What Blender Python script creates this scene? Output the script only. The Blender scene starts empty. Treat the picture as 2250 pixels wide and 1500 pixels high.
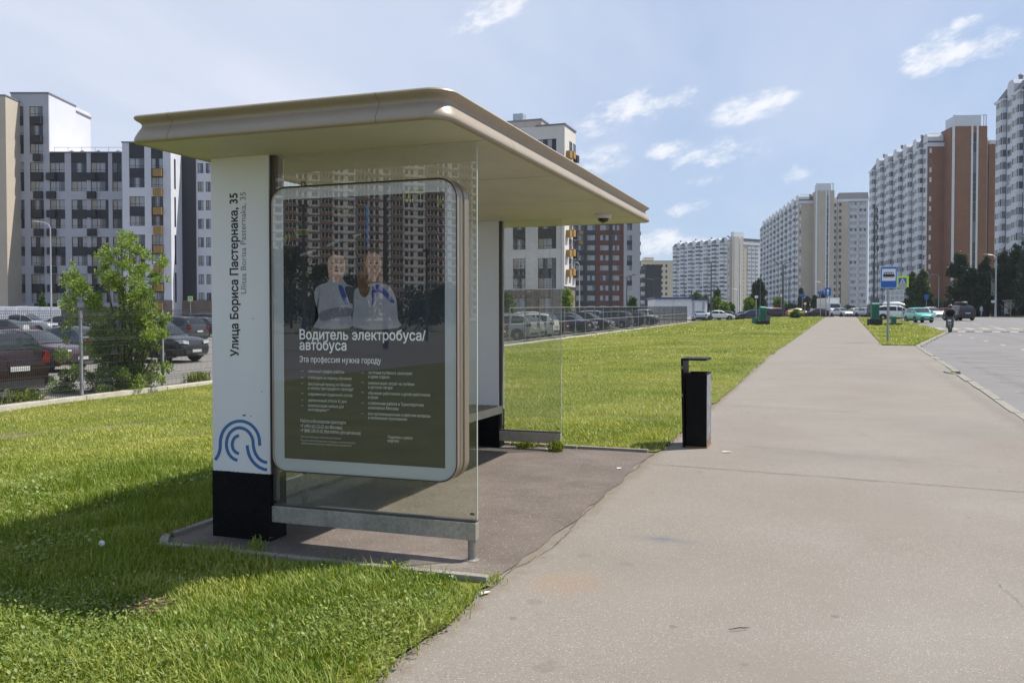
import bpy, bmesh, math, random
import numpy as np
from mathutils import Vector, Matrix
random.seed(11)
rng = np.random.default_rng(11)
sc = bpy.context.scene
COL = sc.collection
R = math.radians

# ------------------------------------------------------------------ camera
# world axes: x = across the street (towards the carriageway), y = along the pavement, z = up (metres)
FPX, YH, AZ, PIT = 1937.57, 694.26, 0.3453, 0.0219
CAM = (2.1445, -5.287, 1.6)
cd = bpy.data.cameras.new('camera'); cam = bpy.data.objects.new('camera', cd); COL.objects.link(cam)
cd.sensor_width = 36.0; cd.lens = 36.0 * FPX / 2250.0; cd.shift_y = -13.3 / 2250.0
cd.clip_start = 0.05; cd.clip_end = 6000
cam.location = CAM; cam.rotation_euler = (math.pi/2 - PIT, 0, AZ)
sc.camera = cam
sc.view_settings.view_transform = 'Standard'; sc.view_settings.look = 'None'
sc.view_settings.gamma = 1.0; sc.view_settings.use_curve_mapping = False
sc.view_settings.exposure = 0.42
sc.render.resolution_x = 1024; sc.render.resolution_y = 682
sc.render.engine = 'CYCLES'
sc.cycles.use_denoising = True; sc.cycles.use_adaptive_sampling = True; sc.cycles.adaptive_threshold = 0.016; sc.cycles.adaptive_min_samples = 16
sc.cycles.max_bounces = 6; sc.cycles.diffuse_bounces = 3; sc.cycles.transparent_max_bounces = 24

CA, SA = math.cos(AZ), math.sin(AZ)
def xy2uv(X, Y): return CAM[0] + X*CA - Y*SA, CAM[1] + X*SA + Y*CA
def ray(px, py):
    r = (px-1125)/FPX; upc = -(py-(YH+FPX*math.tan(PIT)))/FPX
    return r, math.cos(PIT)+upc*math.sin(PIT), -math.sin(PIT)+upc*math.cos(PIT)
def at(px, py, d):
    X, Y, Z = ray(px, py); s = d/Y
    u, v = xy2uv(X*s, Y*s); return u, v, CAM[2]+Z*s
def XZ(px, py, d):
    X, Y, Z = ray(px, py); s = d/Y
    return X*s, CAM[2]+Z*s
def pv(px, py, v0):
    X, Y, Z = ray(px, py); du, dv = X*CA-Y*SA, X*SA+Y*CA
    s = (v0-CAM[1])/dv; return CAM[0]+du*s, CAM[2]+Z*s
def soft(t, k=4.0): return 0.5*(t+np.sqrt(t*t+k*k))
def zr(v): return 0.012*(soft(v-3.0)-soft(v-132.0))
def drop(u):
    t = np.clip((-u-2.6)/10.5, 0, 1); return 0.5*t*t*(3-2*t)
def terr(u, v): return zr(v)-drop(u)
def tz(u, v): return float(terr(np.float64(u), np.float64(v)))
def u_at_px(px, u):
    """y (along the street) at which the line x=u is seen in column px"""
    k = (px-1125)/FPX; du = u-CAM[0]
    return CAM[1] + (du*CA + k*du*SA)/(k*CA - SA)

# ------------------------------------------------------------------ world: sky with clouds
SUN = Vector((1.5, 1.12, 2.85)).normalized()
world = bpy.data.worlds.new('World'); sc.world = world; world.use_nodes = True
wt = world.node_tree; wn = wt.nodes; wl = wt.links
for n in list(wn): wn.remove(n)
def N(t, **kw):
    n = wn.new(t)
    for k, v in kw.items(): setattr(n, k, v)
    return n
def wmath(op, a, b=None, c=None, clamp=False):
    n = N('ShaderNodeMath', operation=op); n.use_clamp = clamp
    for i, x in enumerate((a, b, c)):
        if x is None: continue
        if isinstance(x, (int, float)): n.inputs[i].default_value = x
        else: wl.new(x, n.inputs[i])
    return n.outputs[0]
def wvmath(op, a, b):
    n = N('ShaderNodeVectorMath', operation=op)
    for i, x in enumerate((a, b)):
        if isinstance(x, (tuple, list, Vector)): n.inputs[i].default_value = tuple(x)
        else: wl.new(x, n.inputs[i])
    return n
out = N('ShaderNodeOutputWorld'); bg = N('ShaderNodeBackground')
sky = N('ShaderNodeTexSky', sky_type='NISHITA'); sky.sun_disc = False
sky.sun_elevation = math.asin(SUN.z); sky.sun_rotation = math.atan2(SUN.x, SUN.y)
sky.air_density = 1.0; sky.dust_density = 0.6; sky.ozone_density = 1.2; sky.altitude = 150
SKY_STR = 0.10
bg.inputs['Strength'].default_value = SKY_STR
tc = N('ShaderNodeTexCoord'); D = tc.outputs['Generated']
sx = N('ShaderNodeSeparateXYZ'); wl.new(D, sx.inputs[0])
hz = wmath('MAXIMUM', wmath('ADD', sx.outputs['Z'], 0.12), 0.05)
cmb = N('ShaderNodeCombineXYZ')
wl.new(wmath('DIVIDE', sx.outputs['X'], hz), cmb.inputs[0]); wl.new(wmath('DIVIDE', sx.outputs['Y'], hz), cmb.inputs[1])
def noise(vec, scale, detail=6, rough=0.55, dist=0.0, loc=(0, 0, 0), scl=(1, 1, 1), rot=(0, 0, 0)):
    m = N('ShaderNodeMapping'); m.inputs['Location'].default_value = loc; m.inputs['Scale'].default_value = scl; m.inputs['Rotation'].default_value = rot
    wl.new(vec, m.inputs['Vector'])
    n = N('ShaderNodeTexNoise'); n.inputs['Scale'].default_value = scale; n.inputs['Detail'].default_value = detail
    n.inputs['Roughness'].default_value = rough; n.inputs['Distortion'].default_value = dist
    wl.new(m.outputs[0], n.inputs['Vector']); return n.outputs['Fac']
def ramp(x, a, b):
    n = N('ShaderNodeMapRange', interpolation_type='SMOOTHSTEP'); n.inputs['From Min'].default_value = a; n.inputs['From Max'].default_value = b
    wl.new(x, n.inputs['Value']); return n.outputs[0]
# thin high veil, streaked along one wind direction, everywhere
veil = ramp(noise(cmb.outputs[0], 0.75, 5, 0.62, 0.0, scl=(1.0, 0.30, 1), rot=(0, 0, R(52)), loc=(3.1, 1.7, 0)), 0.36, 0.70)
# a broad cirrus bank over the left half of the view and on beyond it
X, Y, Z = ray(-150, 60); bank = ramp(wvmath('DOT_PRODUCT', D, Vector((X*CA-Y*SA, X*SA+Y*CA, Z)).normalized()).outputs['Value'], 0.68, 0.975)
veil = wmath('ADD', wmath('MULTIPLY', veil, 0.38), wmath('MULTIPLY', bank, 0.60), clamp=True)
cw = N('ShaderNodeCombineXYZ'); cv_ = Vector((CA, SA, 0)); cz_ = math.cos(R(18)), math.sin(R(18))
wl.new(wvmath('DOT_PRODUCT', D, cv_*cz_[0]+Vector((0, 0, cz_[1]))).outputs['Value'], cw.inputs[0])
wl.new(wvmath('DOT_PRODUCT', D, (Vector((0, 0, cz_[0]))-cv_*cz_[1])*2.1).outputs['Value'], cw.inputs[1]); wl.new(wvmath('DOT_PRODUCT', D, (-SA, CA, 0)).outputs['Value'], cw.inputs[2])
fine = noise(cw.outputs[0], 17.0, 6, 0.66, 0.0)
# fair-weather cumulus: each its own place, size and tilt in the sky
clouds = [(1385, 245, 130, 46, 16, 1.0), (1480, 226, 62, 36, 25, 0.9), (1650, 235, 100, 34, 14, 1.0), (2098, 115, 115, 40, 8, 1.25),
          (1465, 328, 60, 24, 8, 0.8), (1570, 355, 125, 46, 16, 0.9), (1315, 342, 90, 44, 10, 0.7), (1735, 383, 60, 22, 14, 0.55),
          (1495, 458, 65, 26, 12, 0.85), (1080, 40, 100, 46, 28, 0.75), (2100, 62, 80, 26, 22, 0.55), (1470, 530, 140, 34, 10, 0.85)]
cm = None
for (px, py, rx, ry, tilt, amp) in clouds:
    X, Y, Z = ray(px, py); d = Vector((X*CA-Y*SA, X*SA+Y*CA, Z)).normalized()
    rt = Vector((d.y, -d.x, 0)).normalized(); up = rt.cross(d).normalized()
    c, s = math.cos(R(tilt)), math.sin(R(tilt))
    ex = (rt*c+up*s)/(rx/FPX); ey = (up*c-rt*s)/(ry/FPX)
    M3 = Matrix((ex, ey, d*3.0)); off = -(M3 @ d)
    mp = N('ShaderNodeMapping'); eu = None
    a = wvmath('DOT_PRODUCT', D, ex).outputs['Value']; b = wvmath('DOT_PRODUCT', D, ey).outputs['Value']
    a = wmath('SUBTRACT', a, d.dot(ex)); b = wmath('SUBTRACT', b, d.dot(ey))
    wn.remove(mp)
    r2 = wmath('MULTIPLY_ADD', b, b, wmath('MULTIPLY', a, a))
    e = wmath('MULTIPLY_ADD', wmath('SQRT', r2), -amp, amp*1.12)
    cm = e if cm is None else wmath('MAXIMUM', cm, e)
front = wmath('GREATER_THAN', wvmath('DOT_PRODUCT', D, (-SA, CA, 0)).outputs['Value'], 0.3)
cm = wmath('MULTIPLY', wmath('MAXIMUM', cm, 0.0), front)
cval = wmath('ADD', cm, wmath('MULTIPLY_ADD', fine, 5.2, -2.72))
cval = wmath('MULTIPLY', cval, wmath('MINIMUM', wmath('MULTIPLY', cm, 3.0), 1.0))
cmask = ramp(cval, -0.05, 1.25)
mixv = N('ShaderNodeMix', data_type='RGBA'); mixv.inputs['B'].default_value = (3.15, 4.15, 6.0, 1)
wl.new(sky.outputs[0], mixv.inputs['A']); mixv.inputs['Factor'].default_value = 0.72
mixw = N('ShaderNodeMix', data_type='RGBA'); mixw.inputs['B'].default_value = (6.1, 6.4, 7.3, 1); wl.new(mixv.outputs['Result'], mixw.inputs['A']); wl.new(wmath('MULTIPLY_ADD', veil, 0.9, 0.03), mixw.inputs['Factor'])
mixc = N('ShaderNodeMix', data_type='RGBA'); mixc.inputs['B'].default_value = (7.8, 7.8, 8.0, 1)
wl.new(mixw.outputs['Result'], mixc.inputs['A']); wl.new(wmath('MULTIPLY', cmask, 0.8), mixc.inputs['Factor'])
wl.new(mixc.outputs['Result'], bg.inputs['Color']); wl.new(bg.outputs[0], out.inputs['Surface'])

sl = bpy.data.lights.new('sun', 'SUN'); so = bpy.data.objects.new('sun', sl); COL.objects.link(so)
sl.energy = 4.9; sl.angle = R(0.53); sl.color = (1.0, 0.95, 0.87)
so.rotation_euler = SUN.to_track_quat('Z', 'Y').to_euler(); so.location = (30, 20, 60)

# ------------------------------------------------------------------ materials
MATS = {}
def mat(name, base, rough=0.6, metal=0.0, var=0.12, scale=3.0, bump=0.0, bscale=120.0, col2=None, spec=0.5, coat=0.0, detail=5.0, fine=0.0, fscale=150.0, dist=0.003):
    if name in MATS: return MATS[name]
    m = bpy.data.materials.new(name); m.use_nodes = True; MATS[name] = m
    nt = m.node_tree; nd = nt.nodes; lk = nt.links; b = nd['Principled BSDF']
    b.inputs['Roughness'].default_value = rough; b.inputs['Metallic'].default_value = metal
    b.inputs['Specular IOR Level'].default_value = spec; b.inputs['Coat Weight'].default_value = coat
    g = nd.new('ShaderNodeNewGeometry')
    c1 = tuple(base)+(1,); 
    if col2 is None: lo = tuple(x*(1-var) for x in base)+(1,); hi = tuple(min(1, x*(1+var)) for x in base)+(1,)
    else: lo = c1; hi = tuple(col2)+(1,)
    n = nd.new('ShaderNodeTexNoise'); n.inputs['Scale'].default_value = scale; n.inputs['Detail'].default_value = detail; n.inputs['Roughness'].default_value = 0.6
    lk.new(g.outputs['Position'], n.inputs['Vector'])
    r = nd.new('ShaderNodeMapRange'); r.inputs['From Min'].default_value = 0.3; r.inputs['From Max'].default_value = 0.7; lk.new(n.outputs['Fac'], r.inputs['Value'])
    mx = nd.new('ShaderNodeMix'); mx.data_type = 'RGBA'; mx.inputs['A'].default_value = lo; mx.inputs['B'].default_value = hi
    lk.new(r.outputs[0], mx.inputs['Factor']); col = mx.outputs['Result']
    if fine > 0:
        n2 = nd.new('ShaderNodeTexNoise'); n2.inputs['Scale'].default_value = fscale; n2.inputs['Detail'].default_value = 3
        lk.new(g.outputs['Position'], n2.inputs['Vector'])
        r2 = nd.new('ShaderNodeMapRange'); r2.inputs['From Min'].default_value = 0.25; r2.inputs['From Max'].default_value = 0.75
        r2.inputs['To Min'].default_value = 1-fine; r2.inputs['To Max'].default_value = 1+fine; lk.new(n2.outputs['Fac'], r2.inputs['Value'])
        mu = nd.new('ShaderNodeVectorMath'); mu.operation = 'SCALE'; lk.new(col, mu.inputs[0]); lk.new(r2.outputs[0], mu.inputs['Scale']); col = mu.outputs[0]
    lk.new(col, b.inputs['Base Color'])
    if bump > 0:
        nb = nd.new('ShaderNodeTexNoise'); nb.inputs['Scale'].default_value = bscale; nb.inputs['Detail'].default_value = 4
        lk.new(g.outputs['Position'], nb.inputs['Vector'])
        bp = nd.new('ShaderNodeBump'); bp.inputs['Strength'].default_value = bump; bp.inputs['Distance'].default_value = dist
        lk.new(nb.outputs['Fac'], bp.inputs['Height']); lk.new(bp.outputs[0], b.inputs['Normal'])
    return m
def glass_mat(name, tint=(0.93, 0.96, 0.94), ior=1.52, dirt=0.04, refl=(1, 1, 1)):
    if name in MATS: return MATS[name]
    m = bpy.data.materials.new(name); m.use_nodes = True; MATS[name] = m
    nt = m.node_tree; nd = nt.nodes; lk = nt.links; nd.remove(nd['Principled BSDF']); o = nd['Material Output']
    t = nd.new('ShaderNodeBsdfTransparent'); t.inputs[0].default_value = tint+(1,)
    g = nd.new('ShaderNodeBsdfGlossy'); g.inputs['Roughness'].default_value = 0.0; g.inputs['Color'].default_value = refl+(1,)
    fr = nd.new('ShaderNodeFresnel'); fr.inputs['IOR'].default_value = ior
    bf = nd.new('ShaderNodeNewGeometry'); im = nd.new('ShaderNodeMix'); im.inputs['A'].default_value = ior; im.inputs['B'].default_value = 1.0/ior; lk.new(bf.outputs['Backfacing'], im.inputs['Factor']); lk.new(im.outputs['Result'], fr.inputs['IOR'])   # a thin pane reflects alike from both sides
    mx = nd.new('ShaderNodeMixShader'); lk.new(fr.outputs[0], mx.inputs[0]); lk.new(t.outputs[0], mx.inputs[1]); lk.new(g.outputs[0], mx.inputs[2])
    df = nd.new('ShaderNodeBsdfDiffuse'); df.inputs[0].default_value = (0.6, 0.58, 0.52, 1)
    ge = nd.new('ShaderNodeNewGeometry'); n = nd.new('ShaderNodeTexNoise'); n.inputs['Scale'].default_value = 2.5; n.inputs['Detail'].default_value = 8; n.inputs['Roughness'].default_value = 0.7
    lk.new(ge.outputs['Position'], n.inputs['Vector'])
    r = nd.new('ShaderNodeMapRange'); r.inputs['From Min'].default_value = 0.35; r.inputs['From Max'].default_value = 0.8; r.inputs['To Min'].default_value = dirt*0.4; r.inputs['To Max'].default_value = dirt*2.2
    lk.new(n.outputs['Fac'], r.inputs['Value'])
    m2 = nd.new('ShaderNodeMixShader'); lk.new(r.outputs[0], m2.inputs[0]); lk.new(mx.outputs[0], m2.inputs[1]); lk.new(df.outputs[0], m2.inputs[2])
    lk.new(m2.outputs[0], o.inputs['Surface']); return m
def leaf_mat(name, c1, c2, trans=0.35, rough=0.5, attr='shade', c3=None):
    if name in MATS: return MATS[name]
    m = bpy.data.materials.new(name); m.use_nodes = True; MATS[name] = m
    nt = m.node_tree; nd = nt.nodes; lk = nt.links; nd.remove(nd['Principled BSDF']); o = nd['Material Output']
    at_ = nd.new('ShaderNodeAttribute'); at_.attribute_name = attr
    mx = nd.new('ShaderNodeMix'); mx.data_type = 'RGBA'; mx.inputs['A'].default_value = tuple(c1)+(1,); mx.inputs['B'].default_value = tuple(c2)+(1,)
    lk.new(at_.outputs['Fac'], mx.inputs['Factor'])
    if c3:
        m3 = nd.new('ShaderNodeMix'); m3.data_type = 'RGBA'; m3.inputs['B'].default_value = tuple(c3)+(1,); r3 = nd.new('ShaderNodeMapRange'); r3.inputs['From Min'].default_value = 0.78; r3.inputs['From Max'].default_value = 1.0
        lk.new(at_.outputs['Fac'], r3.inputs['Value']); lk.new(r3.outputs[0], m3.inputs['Factor']); lk.new(mx.outputs['Result'], m3.inputs['A']); mx = m3
    d = nd.new('ShaderNodeBsdfPrincipled'); d.inputs['Roughness'].default_value = rough; d.inputs['Specular IOR Level'].default_value = 0.35
    lk.new(mx.outputs['Result'], d.inputs['Base Color'])
    t = nd.new('ShaderNodeBsdfTranslucent'); hs = nd.new('ShaderNodeHueSaturation'); hs.inputs['Saturation'].default_value = 1.15; hs.inputs['Value'].default_value = 1.25
    lk.new(mx.outputs['Result'], hs.inputs['Color']); lk.new(hs.outputs[0], t.inputs[0])
    ms = nd.new('ShaderNodeMixShader'); ms.inputs[0].default_value = trans
    lk.new(d.outputs[0], ms.inputs[1]); lk.new(t.outputs[0], ms.inputs[2]); lk.new(ms.outputs[0], o.inputs['Surface']); return m

# ------------------------------------------------------------------ mesh helpers
class MB:
    def __init__(s): s.v = []; s.f = []; s.m = []
    def add(s, vs, fs, m=0):
        k = len(s.v); s.v += [tuple(p) for p in vs]; s.f += [tuple(i+k for i in f) for f in fs]; s.m += [m]*len(fs); return s
    def box(s, x0, y0, z0, x1, y1, z1, m=0, skip=''):
        if x0 > x1: x0, x1 = x1, x0
        if y0 > y1: y0, y1 = y1, y0
        if z0 > z1: z0, z1 = z1, z0
        vs = [(x0,y0,z0),(x1,y0,z0),(x1,y1,z0),(x0,y1,z0),(x0,y0,z1),(x1,y0,z1),(x1,y1,z1),(x0,y1,z1)]
        fs = {'b':(0,3,2,1),'t':(4,5,6,7),'f':(0,1,5,4),'r':(1,2,6,5),'k':(2,3,7,6),'l':(3,0,4,7)}
        return s.add(vs, [fs[k] for k in fs if k not in skip], m)
    def poly(s, pts, m=0): return s.add(pts, [tuple(range(len(pts)))], m)
    def prism(s, pts, ax, a, b, m=0):
        """extrude a 2-D polygon; ax='z': pts=(x,y), 'y': (x,z), 'x': (y,z)"""
        def P(p, t): return (p[0],p[1],t) if ax == 'z' else ((p[0],t,p[1]) if ax == 'y' else (t,p[0],p[1]))
        n = len(pts); vs = [P(p,a) for p in pts]+[P(p,b) for p in pts]
        fs = [tuple(range(n))[::-1], tuple(range(n,2*n))]+[(i,(i+1)%n,n+(i+1)%n,n+i) for i in range(n)]
        return s.add(vs, fs, m)
    def tube(s, p, q, r, n=8, r2=None, m=0, caps=True):
        p, q = Vector(p), Vector(q); d = (q-p).normalized(); r2 = r if r2 is None else r2
        a = d.orthogonal().normalized(); b = d.cross(a)
        vs = [p+(a*math.cos(t)+b*math.sin(t))*r for t in [2*math.pi*i/n for i in range(n)]]+[q+(a*math.cos(t)+b*math.sin(t))*r2 for t in [2*math.pi*i/n for i in range(n)]]
        fs = [(i,(i+1)%n,n+(i+1)%n,n+i) for i in range(n)]
        if caps: fs += [tuple(range(n))[::-1], tuple(range(n,2*n))]
        return s.add(vs, fs, m)
    def path(s, pts, r, n=8, m=0):
        for i in range(len(pts)-1):
            ra, rb = (r[i], r[i+1]) if isinstance(r, (list, tuple)) else (r, r)
            s.tube(pts[i], pts[i+1], ra, n, rb, m)
        return s
    def rings(s, rs, m=0, closed=True, capa=True, capb=True):
        n = len(rs[0]); vs = [p for r in rs for p in r]; fs = []
        for j in range(len(rs)-1):
            for i in range(n if closed else n-1):
                fs.append((j*n+i, j*n+(i+1)%n, (j+1)*n+(i+1)%n, (j+1)*n+i))
        if capa: fs.append(tuple(range(n))[::-1])
        if capb: fs.append(tuple(range((len(rs)-1)*n, len(rs)*n)))
        return s.add(vs, fs, m)
    def lathe(s, prof, c=(0,0,0), n=12, m=0):
        return s.rings([[(c[0]+r*math.cos(2*math.pi*i/n), c[1]+r*math.sin(2*math.pi*i/n), c[2]+z) for i in range(n)] for r, z in prof], m)
    def mesh(s, name, mats, smooth=False, angle=None):
        me = bpy.data.meshes.new(name); me.from_pydata(s.v, [], s.f)
        for mt in (mats if isinstance(mats, (list, tuple)) else [mats]): me.materials.append(mt)
        if len(set(s.m)) > 1: me.polygons.foreach_set('material_index', s.m)
        elif s.m and s.m[0]: me.polygons.foreach_set('material_index', s.m)
        if smooth: me.polygons.foreach_set('use_smooth', [True]*len(me.polygons))
        me.update()
        if smooth and angle: 
            try: me.set_sharp_from_angle(angle=R(angle))
            except Exception: pass
        return me
    def build(s, name, mats, parent=None, smooth=False, angle=35, loc=(0,0,0), rot=(0,0,0), bevel=0.0):
        o = obj(name, s.mesh(name, mats, smooth, angle), parent, loc, rot)
        if bevel: 
            b = o.modifiers.new('bevel', 'BEVEL'); b.width = bevel; b.segments = 2; b.limit_method = 'ANGLE'
        return o
def obj(name, me, parent=None, loc=(0,0,0), rot=(0,0,0)):
    o = bpy.data.objects.new(name, me); COL.objects.link(o); o.location = loc; o.rotation_euler = rot
    if parent: o.parent = parent
    return o
def tag(o, label=None, cat=None, group=None, kind=None):
    if label: o['label'] = label
    if cat: o['category'] = cat
    if group: o['group'] = group
    if kind: o['kind'] = kind
    return o
def thing(name, label, cat, loc=(0,0,0), rotz=0.0, group=None):
    o = bpy.data.objects.new(name, None); COL.objects.link(o); o.location = loc; o.rotation_euler = (0,0,rotz)
    o.empty_display_size = 0.2
    return tag(o, label, cat, group)
def np_mesh(name, verts, faces_n, idx, mats, shade=None, smooth=False, shade_name='shade'):
    """verts (N,3); faces given as loop starts sizes faces_n and flat idx"""
    me = bpy.data.meshes.new(name)
    me.vertices.add(len(verts)); me.vertices.foreach_set('co', np.asarray(verts, np.float32).ravel())
    me.loops.add(len(idx)); me.loops.foreach_set('vertex_index', np.asarray(idx, np.int32))
    fn = np.asarray(faces_n, np.int32); st = np.concatenate([[0], np.cumsum(fn)[:-1]]).astype(np.int32)
    me.polygons.add(len(fn)); me.polygons.foreach_set('loop_start', st); me.polygons.foreach_set('loop_total', fn)
    me.materials.append(mats)
    if shade is not None:
        a = me.attributes.new(shade_name, 'FLOAT', 'POINT'); a.data.foreach_set('value', np.asarray(shade, np.float32))
    if smooth: me.polygons.foreach_set('use_smooth', np.ones(len(fn), bool))
    me.update(calc_edges=True); return me
def sheet(name, us_vs, z_fn, m, parent=None, kind='structure'):
    """grid sheet from 2-D arrays of (u,v) points"""
    g = np.asarray(us_vs, float); nr, nc = g.shape[:2]
    z = z_fn(g[..., 0], g[..., 1]); V = np.dstack([g, z]).reshape(-1, 3)
    i = np.arange(nr*nc).reshape(nr, nc)
    q = np.stack([i[:-1,:-1], i[:-1,1:], i[1:,1:], i[1:,:-1]], -1).reshape(-1, 4)
    me = np_mesh(name, V, np.full(len(q), 4), q.ravel(), m, smooth=True)
    o = obj(name, me, parent)
    if kind and not parent: o['kind'] = kind
    return o
def vnoise(u, v, s, seed=0):
    """smooth value noise in numpy"""
    r = np.random.default_rng(seed).random((64, 64))
    x, y = u*s+100.0, v*s+100.0; i, j = np.floor(x).astype(int), np.floor(y).astype(int); fx, fy = x-i, y-j
    fx, fy = fx*fx*(3-2*fx), fy*fy*(3-2*fy); a = lambda p, q: r[p % 64, q % 64]
    return (a(i,j)*(1-fx)+a(i+1,j)*fx)*(1-fy)+(a(i,j+1)*(1-fx)+a(i+1,j+1)*fx)*fy
def glyph_mesh(name, body, size, bold, spacing, res):
    """outlines of the built-in font, filled by a constrained triangulation and the non-zero winding rule"""
    cu = bpy.data.curves.new('txt', 'FONT'); cu.body = body; cu.size = 1.0; cu.fill_mode = 'NONE'; cu.offset = 0.0; cu.space_character = spacing; cu.resolution_u = res
    t = bpy.data.objects.new('txt', cu); COL.objects.link(t)
    dg = bpy.context.evaluated_depsgraph_get(); me = bpy.data.meshes.new_from_object(t.evaluated_get(dg)); bpy.data.objects.remove(t); bpy.data.curves.remove(cu)
    P = np.array([v.co[:2] for v in me.vertices]); E = [tuple(e.vertices) for e in me.edges]; bpy.data.meshes.remove(me)
    nx = {}
    for i, j in E: nx.setdefault(i, []).append(j); nx.setdefault(j, []).append(i)
    seen, loops = set(), []
    for s0 in range(len(P)):
        if s0 in seen or s0 not in nx: continue
        L, cur, prev = [], s0, None
        while cur not in seen:
            seen.add(cur); L.append(cur); n = nx[cur]; n2 = [q for q in n if q != prev and q not in seen]
            if prev is None: n2 = sorted(n2, key=lambda q: abs(q-cur))
            if not n2: break
            prev, cur = cur, n2[0]
        if len(L) > 2: loops.append(L)
    # glyphs sit side by side: triangulate each cluster of overlapping loops on its own
    bb = sorted([(P[L][:,0].min(), P[L][:,0].max(), L) for L in loops], key=lambda q: q[0]); groups = []
    for x0, x1, L in bb:
        if groups and x0 < groups[-1][0]-1e-6: groups[-1][0] = max(groups[-1][0], x1); groups[-1][1].append(L)
        else: groups.append([x1, [L]])
    if bold:   # heavier weight: push every outline of a glyph outwards
        ar = lambda q: 0.5*float((q[:,0]*np.roll(q[:,1], -1)-np.roll(q[:,0], -1)*q[:,1]).sum()); P2 = P.copy()
        for _, Ls in groups:
            sg = 1.0 if max((ar(P[L]) for L in Ls), key=abs) > 0 else -1.0
            for L in Ls:
                q = P[L]; e1 = q-np.roll(q, 1, 0); e2 = np.roll(q, -1, 0)-q; n1 = np.c_[e1[:,1], -e1[:,0]]; n2 = np.c_[e2[:,1], -e2[:,0]]
                n1 /= np.maximum(np.linalg.norm(n1, axis=1), 1e-9)[:,None]; n2 /= np.maximum(np.linalg.norm(n2, axis=1), 1e-9)[:,None]; m_ = n1+n2; dn_ = np.maximum((m_*m_).sum(1)/2, 0.5)[:,None]; P2[L] = q+sg*m_/dn_*bold/size
        P = P2
    from mathutils.geometry import delaunay_2d_cdt
    b = MB()
    for _, Ls in groups:
        pts = [Vector(P[i]) for L in Ls for i in L]; ed, k = [], 0
        for L in Ls: ed += [(k+i, k+(i+1) % len(L)) for i in range(len(L))]; k += len(L)
        V, _, F, *_ = delaunay_2d_cdt(pts, ed, [], 0, 1e-6)
        va = np.array([tuple(v) for v in V]); keep = []
        c = np.array([va[list(f)].mean(0) for f in F]) if F else np.zeros((0, 2)); w = np.zeros(len(c))
        for L in Ls:
            q = P[L]; q2 = np.roll(q, -1, 0)
            for (xa, ya), (xb, yb) in zip(q, q2):
                up = (ya <= c[:,1]) & (yb > c[:,1]); dn = (ya > c[:,1]) & (yb <= c[:,1]); sd = (xb-xa)*(c[:,1]-ya)-(c[:,0]-xa)*(yb-ya)
                w += (up & (sd > 0)); w -= (dn & (sd < 0))
        for f, q in zip(F, w):
            if q != 0: keep.append(tuple(f) if len(f) == 3 else tuple(f))
        b.add([(x*size, y*size, 0.0) for x, y in va], keep)
    return b
def text(body, size, m, parent, loc, width=None, vertical=False, bold=0.0, name='lettering', spacing=1.0):
    b = glyph_mesh(name, body, size, bold, spacing, 2 if size < 0.05 else 4); co = np.array(b.v)
    x0, x1 = co[:,0].min(), co[:,0].max(); k = (width/(x1-x0)) if width else 1.0
    b.v = [((x-x0)*k, y, z) for x, y, z in b.v]
    o = obj(name, b.mesh(name, m), parent, loc)
    # lettering lies in the x-z plane and faces -y
    o.rotation_euler = (math.pi/2, 0, 0) if not vertical else (math.pi/2, -math.pi/2, 0)
    return o
# ------------------------------------------------------------------ ground, pavement, road
def stain(m, c, r, color, amt, nscale=6.0):
    nt = m.node_tree; nd = nt.nodes; lk = nt.links; b = nd['Principled BSDF']
    src = b.inputs['Base Color'].links[0].from_socket
    g = nd.new('ShaderNodeNewGeometry')
    mp = nd.new('ShaderNodeVectorMath'); mp.operation = 'SUBTRACT'; mp.inputs[1].default_value = (c[0], c[1], 0); lk.new(g.outputs['Position'], mp.inputs[0])
    dv = nd.new('ShaderNodeVectorMath'); dv.operation = 'MULTIPLY'; dv.inputs[1].default_value = (1/r[0], 1/r[1], 0); lk.new(mp.outputs[0], dv.inputs[0])
    ln = nd.new('ShaderNodeVectorMath'); ln.operation = 'LENGTH'; lk.new(dv.outputs[0], ln.inputs[0])
    n = nd.new('ShaderNodeTexNoise'); n.inputs['Scale'].default_value = nscale; n.inputs['Detail'].default_value = 6; lk.new(g.outputs['Position'], n.inputs['Vector'])
    a = nd.new('ShaderNodeMath'); a.operation = 'MULTIPLY_ADD'; a.inputs[1].default_value = 1.3; lk.new(n.outputs['Fac'], a.inputs[0]); lk.new(ln.outputs['Value'], a.inputs[2])
    mr = nd.new('ShaderNodeMapRange'); mr.interpolation_type = 'SMOOTHSTEP'; mr.inputs['From Min'].default_value = 1.6; mr.inputs['From Max'].default_value = 0.55; mr.inputs['To Max'].default_value = amt
    lk.new(a.outputs[0], mr.inputs['Value'])
    mx = nd.new('ShaderNodeMix'); mx.data_type = 'RGBA'; mx.inputs['B'].default_value = tuple(color)+(1,); lk.new(mr.outputs[0], mx.inputs['Factor']); lk.new(src, mx.inputs['A'])
    lk.new(mx.outputs['Result'], b.inputs['Base Color'])
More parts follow.
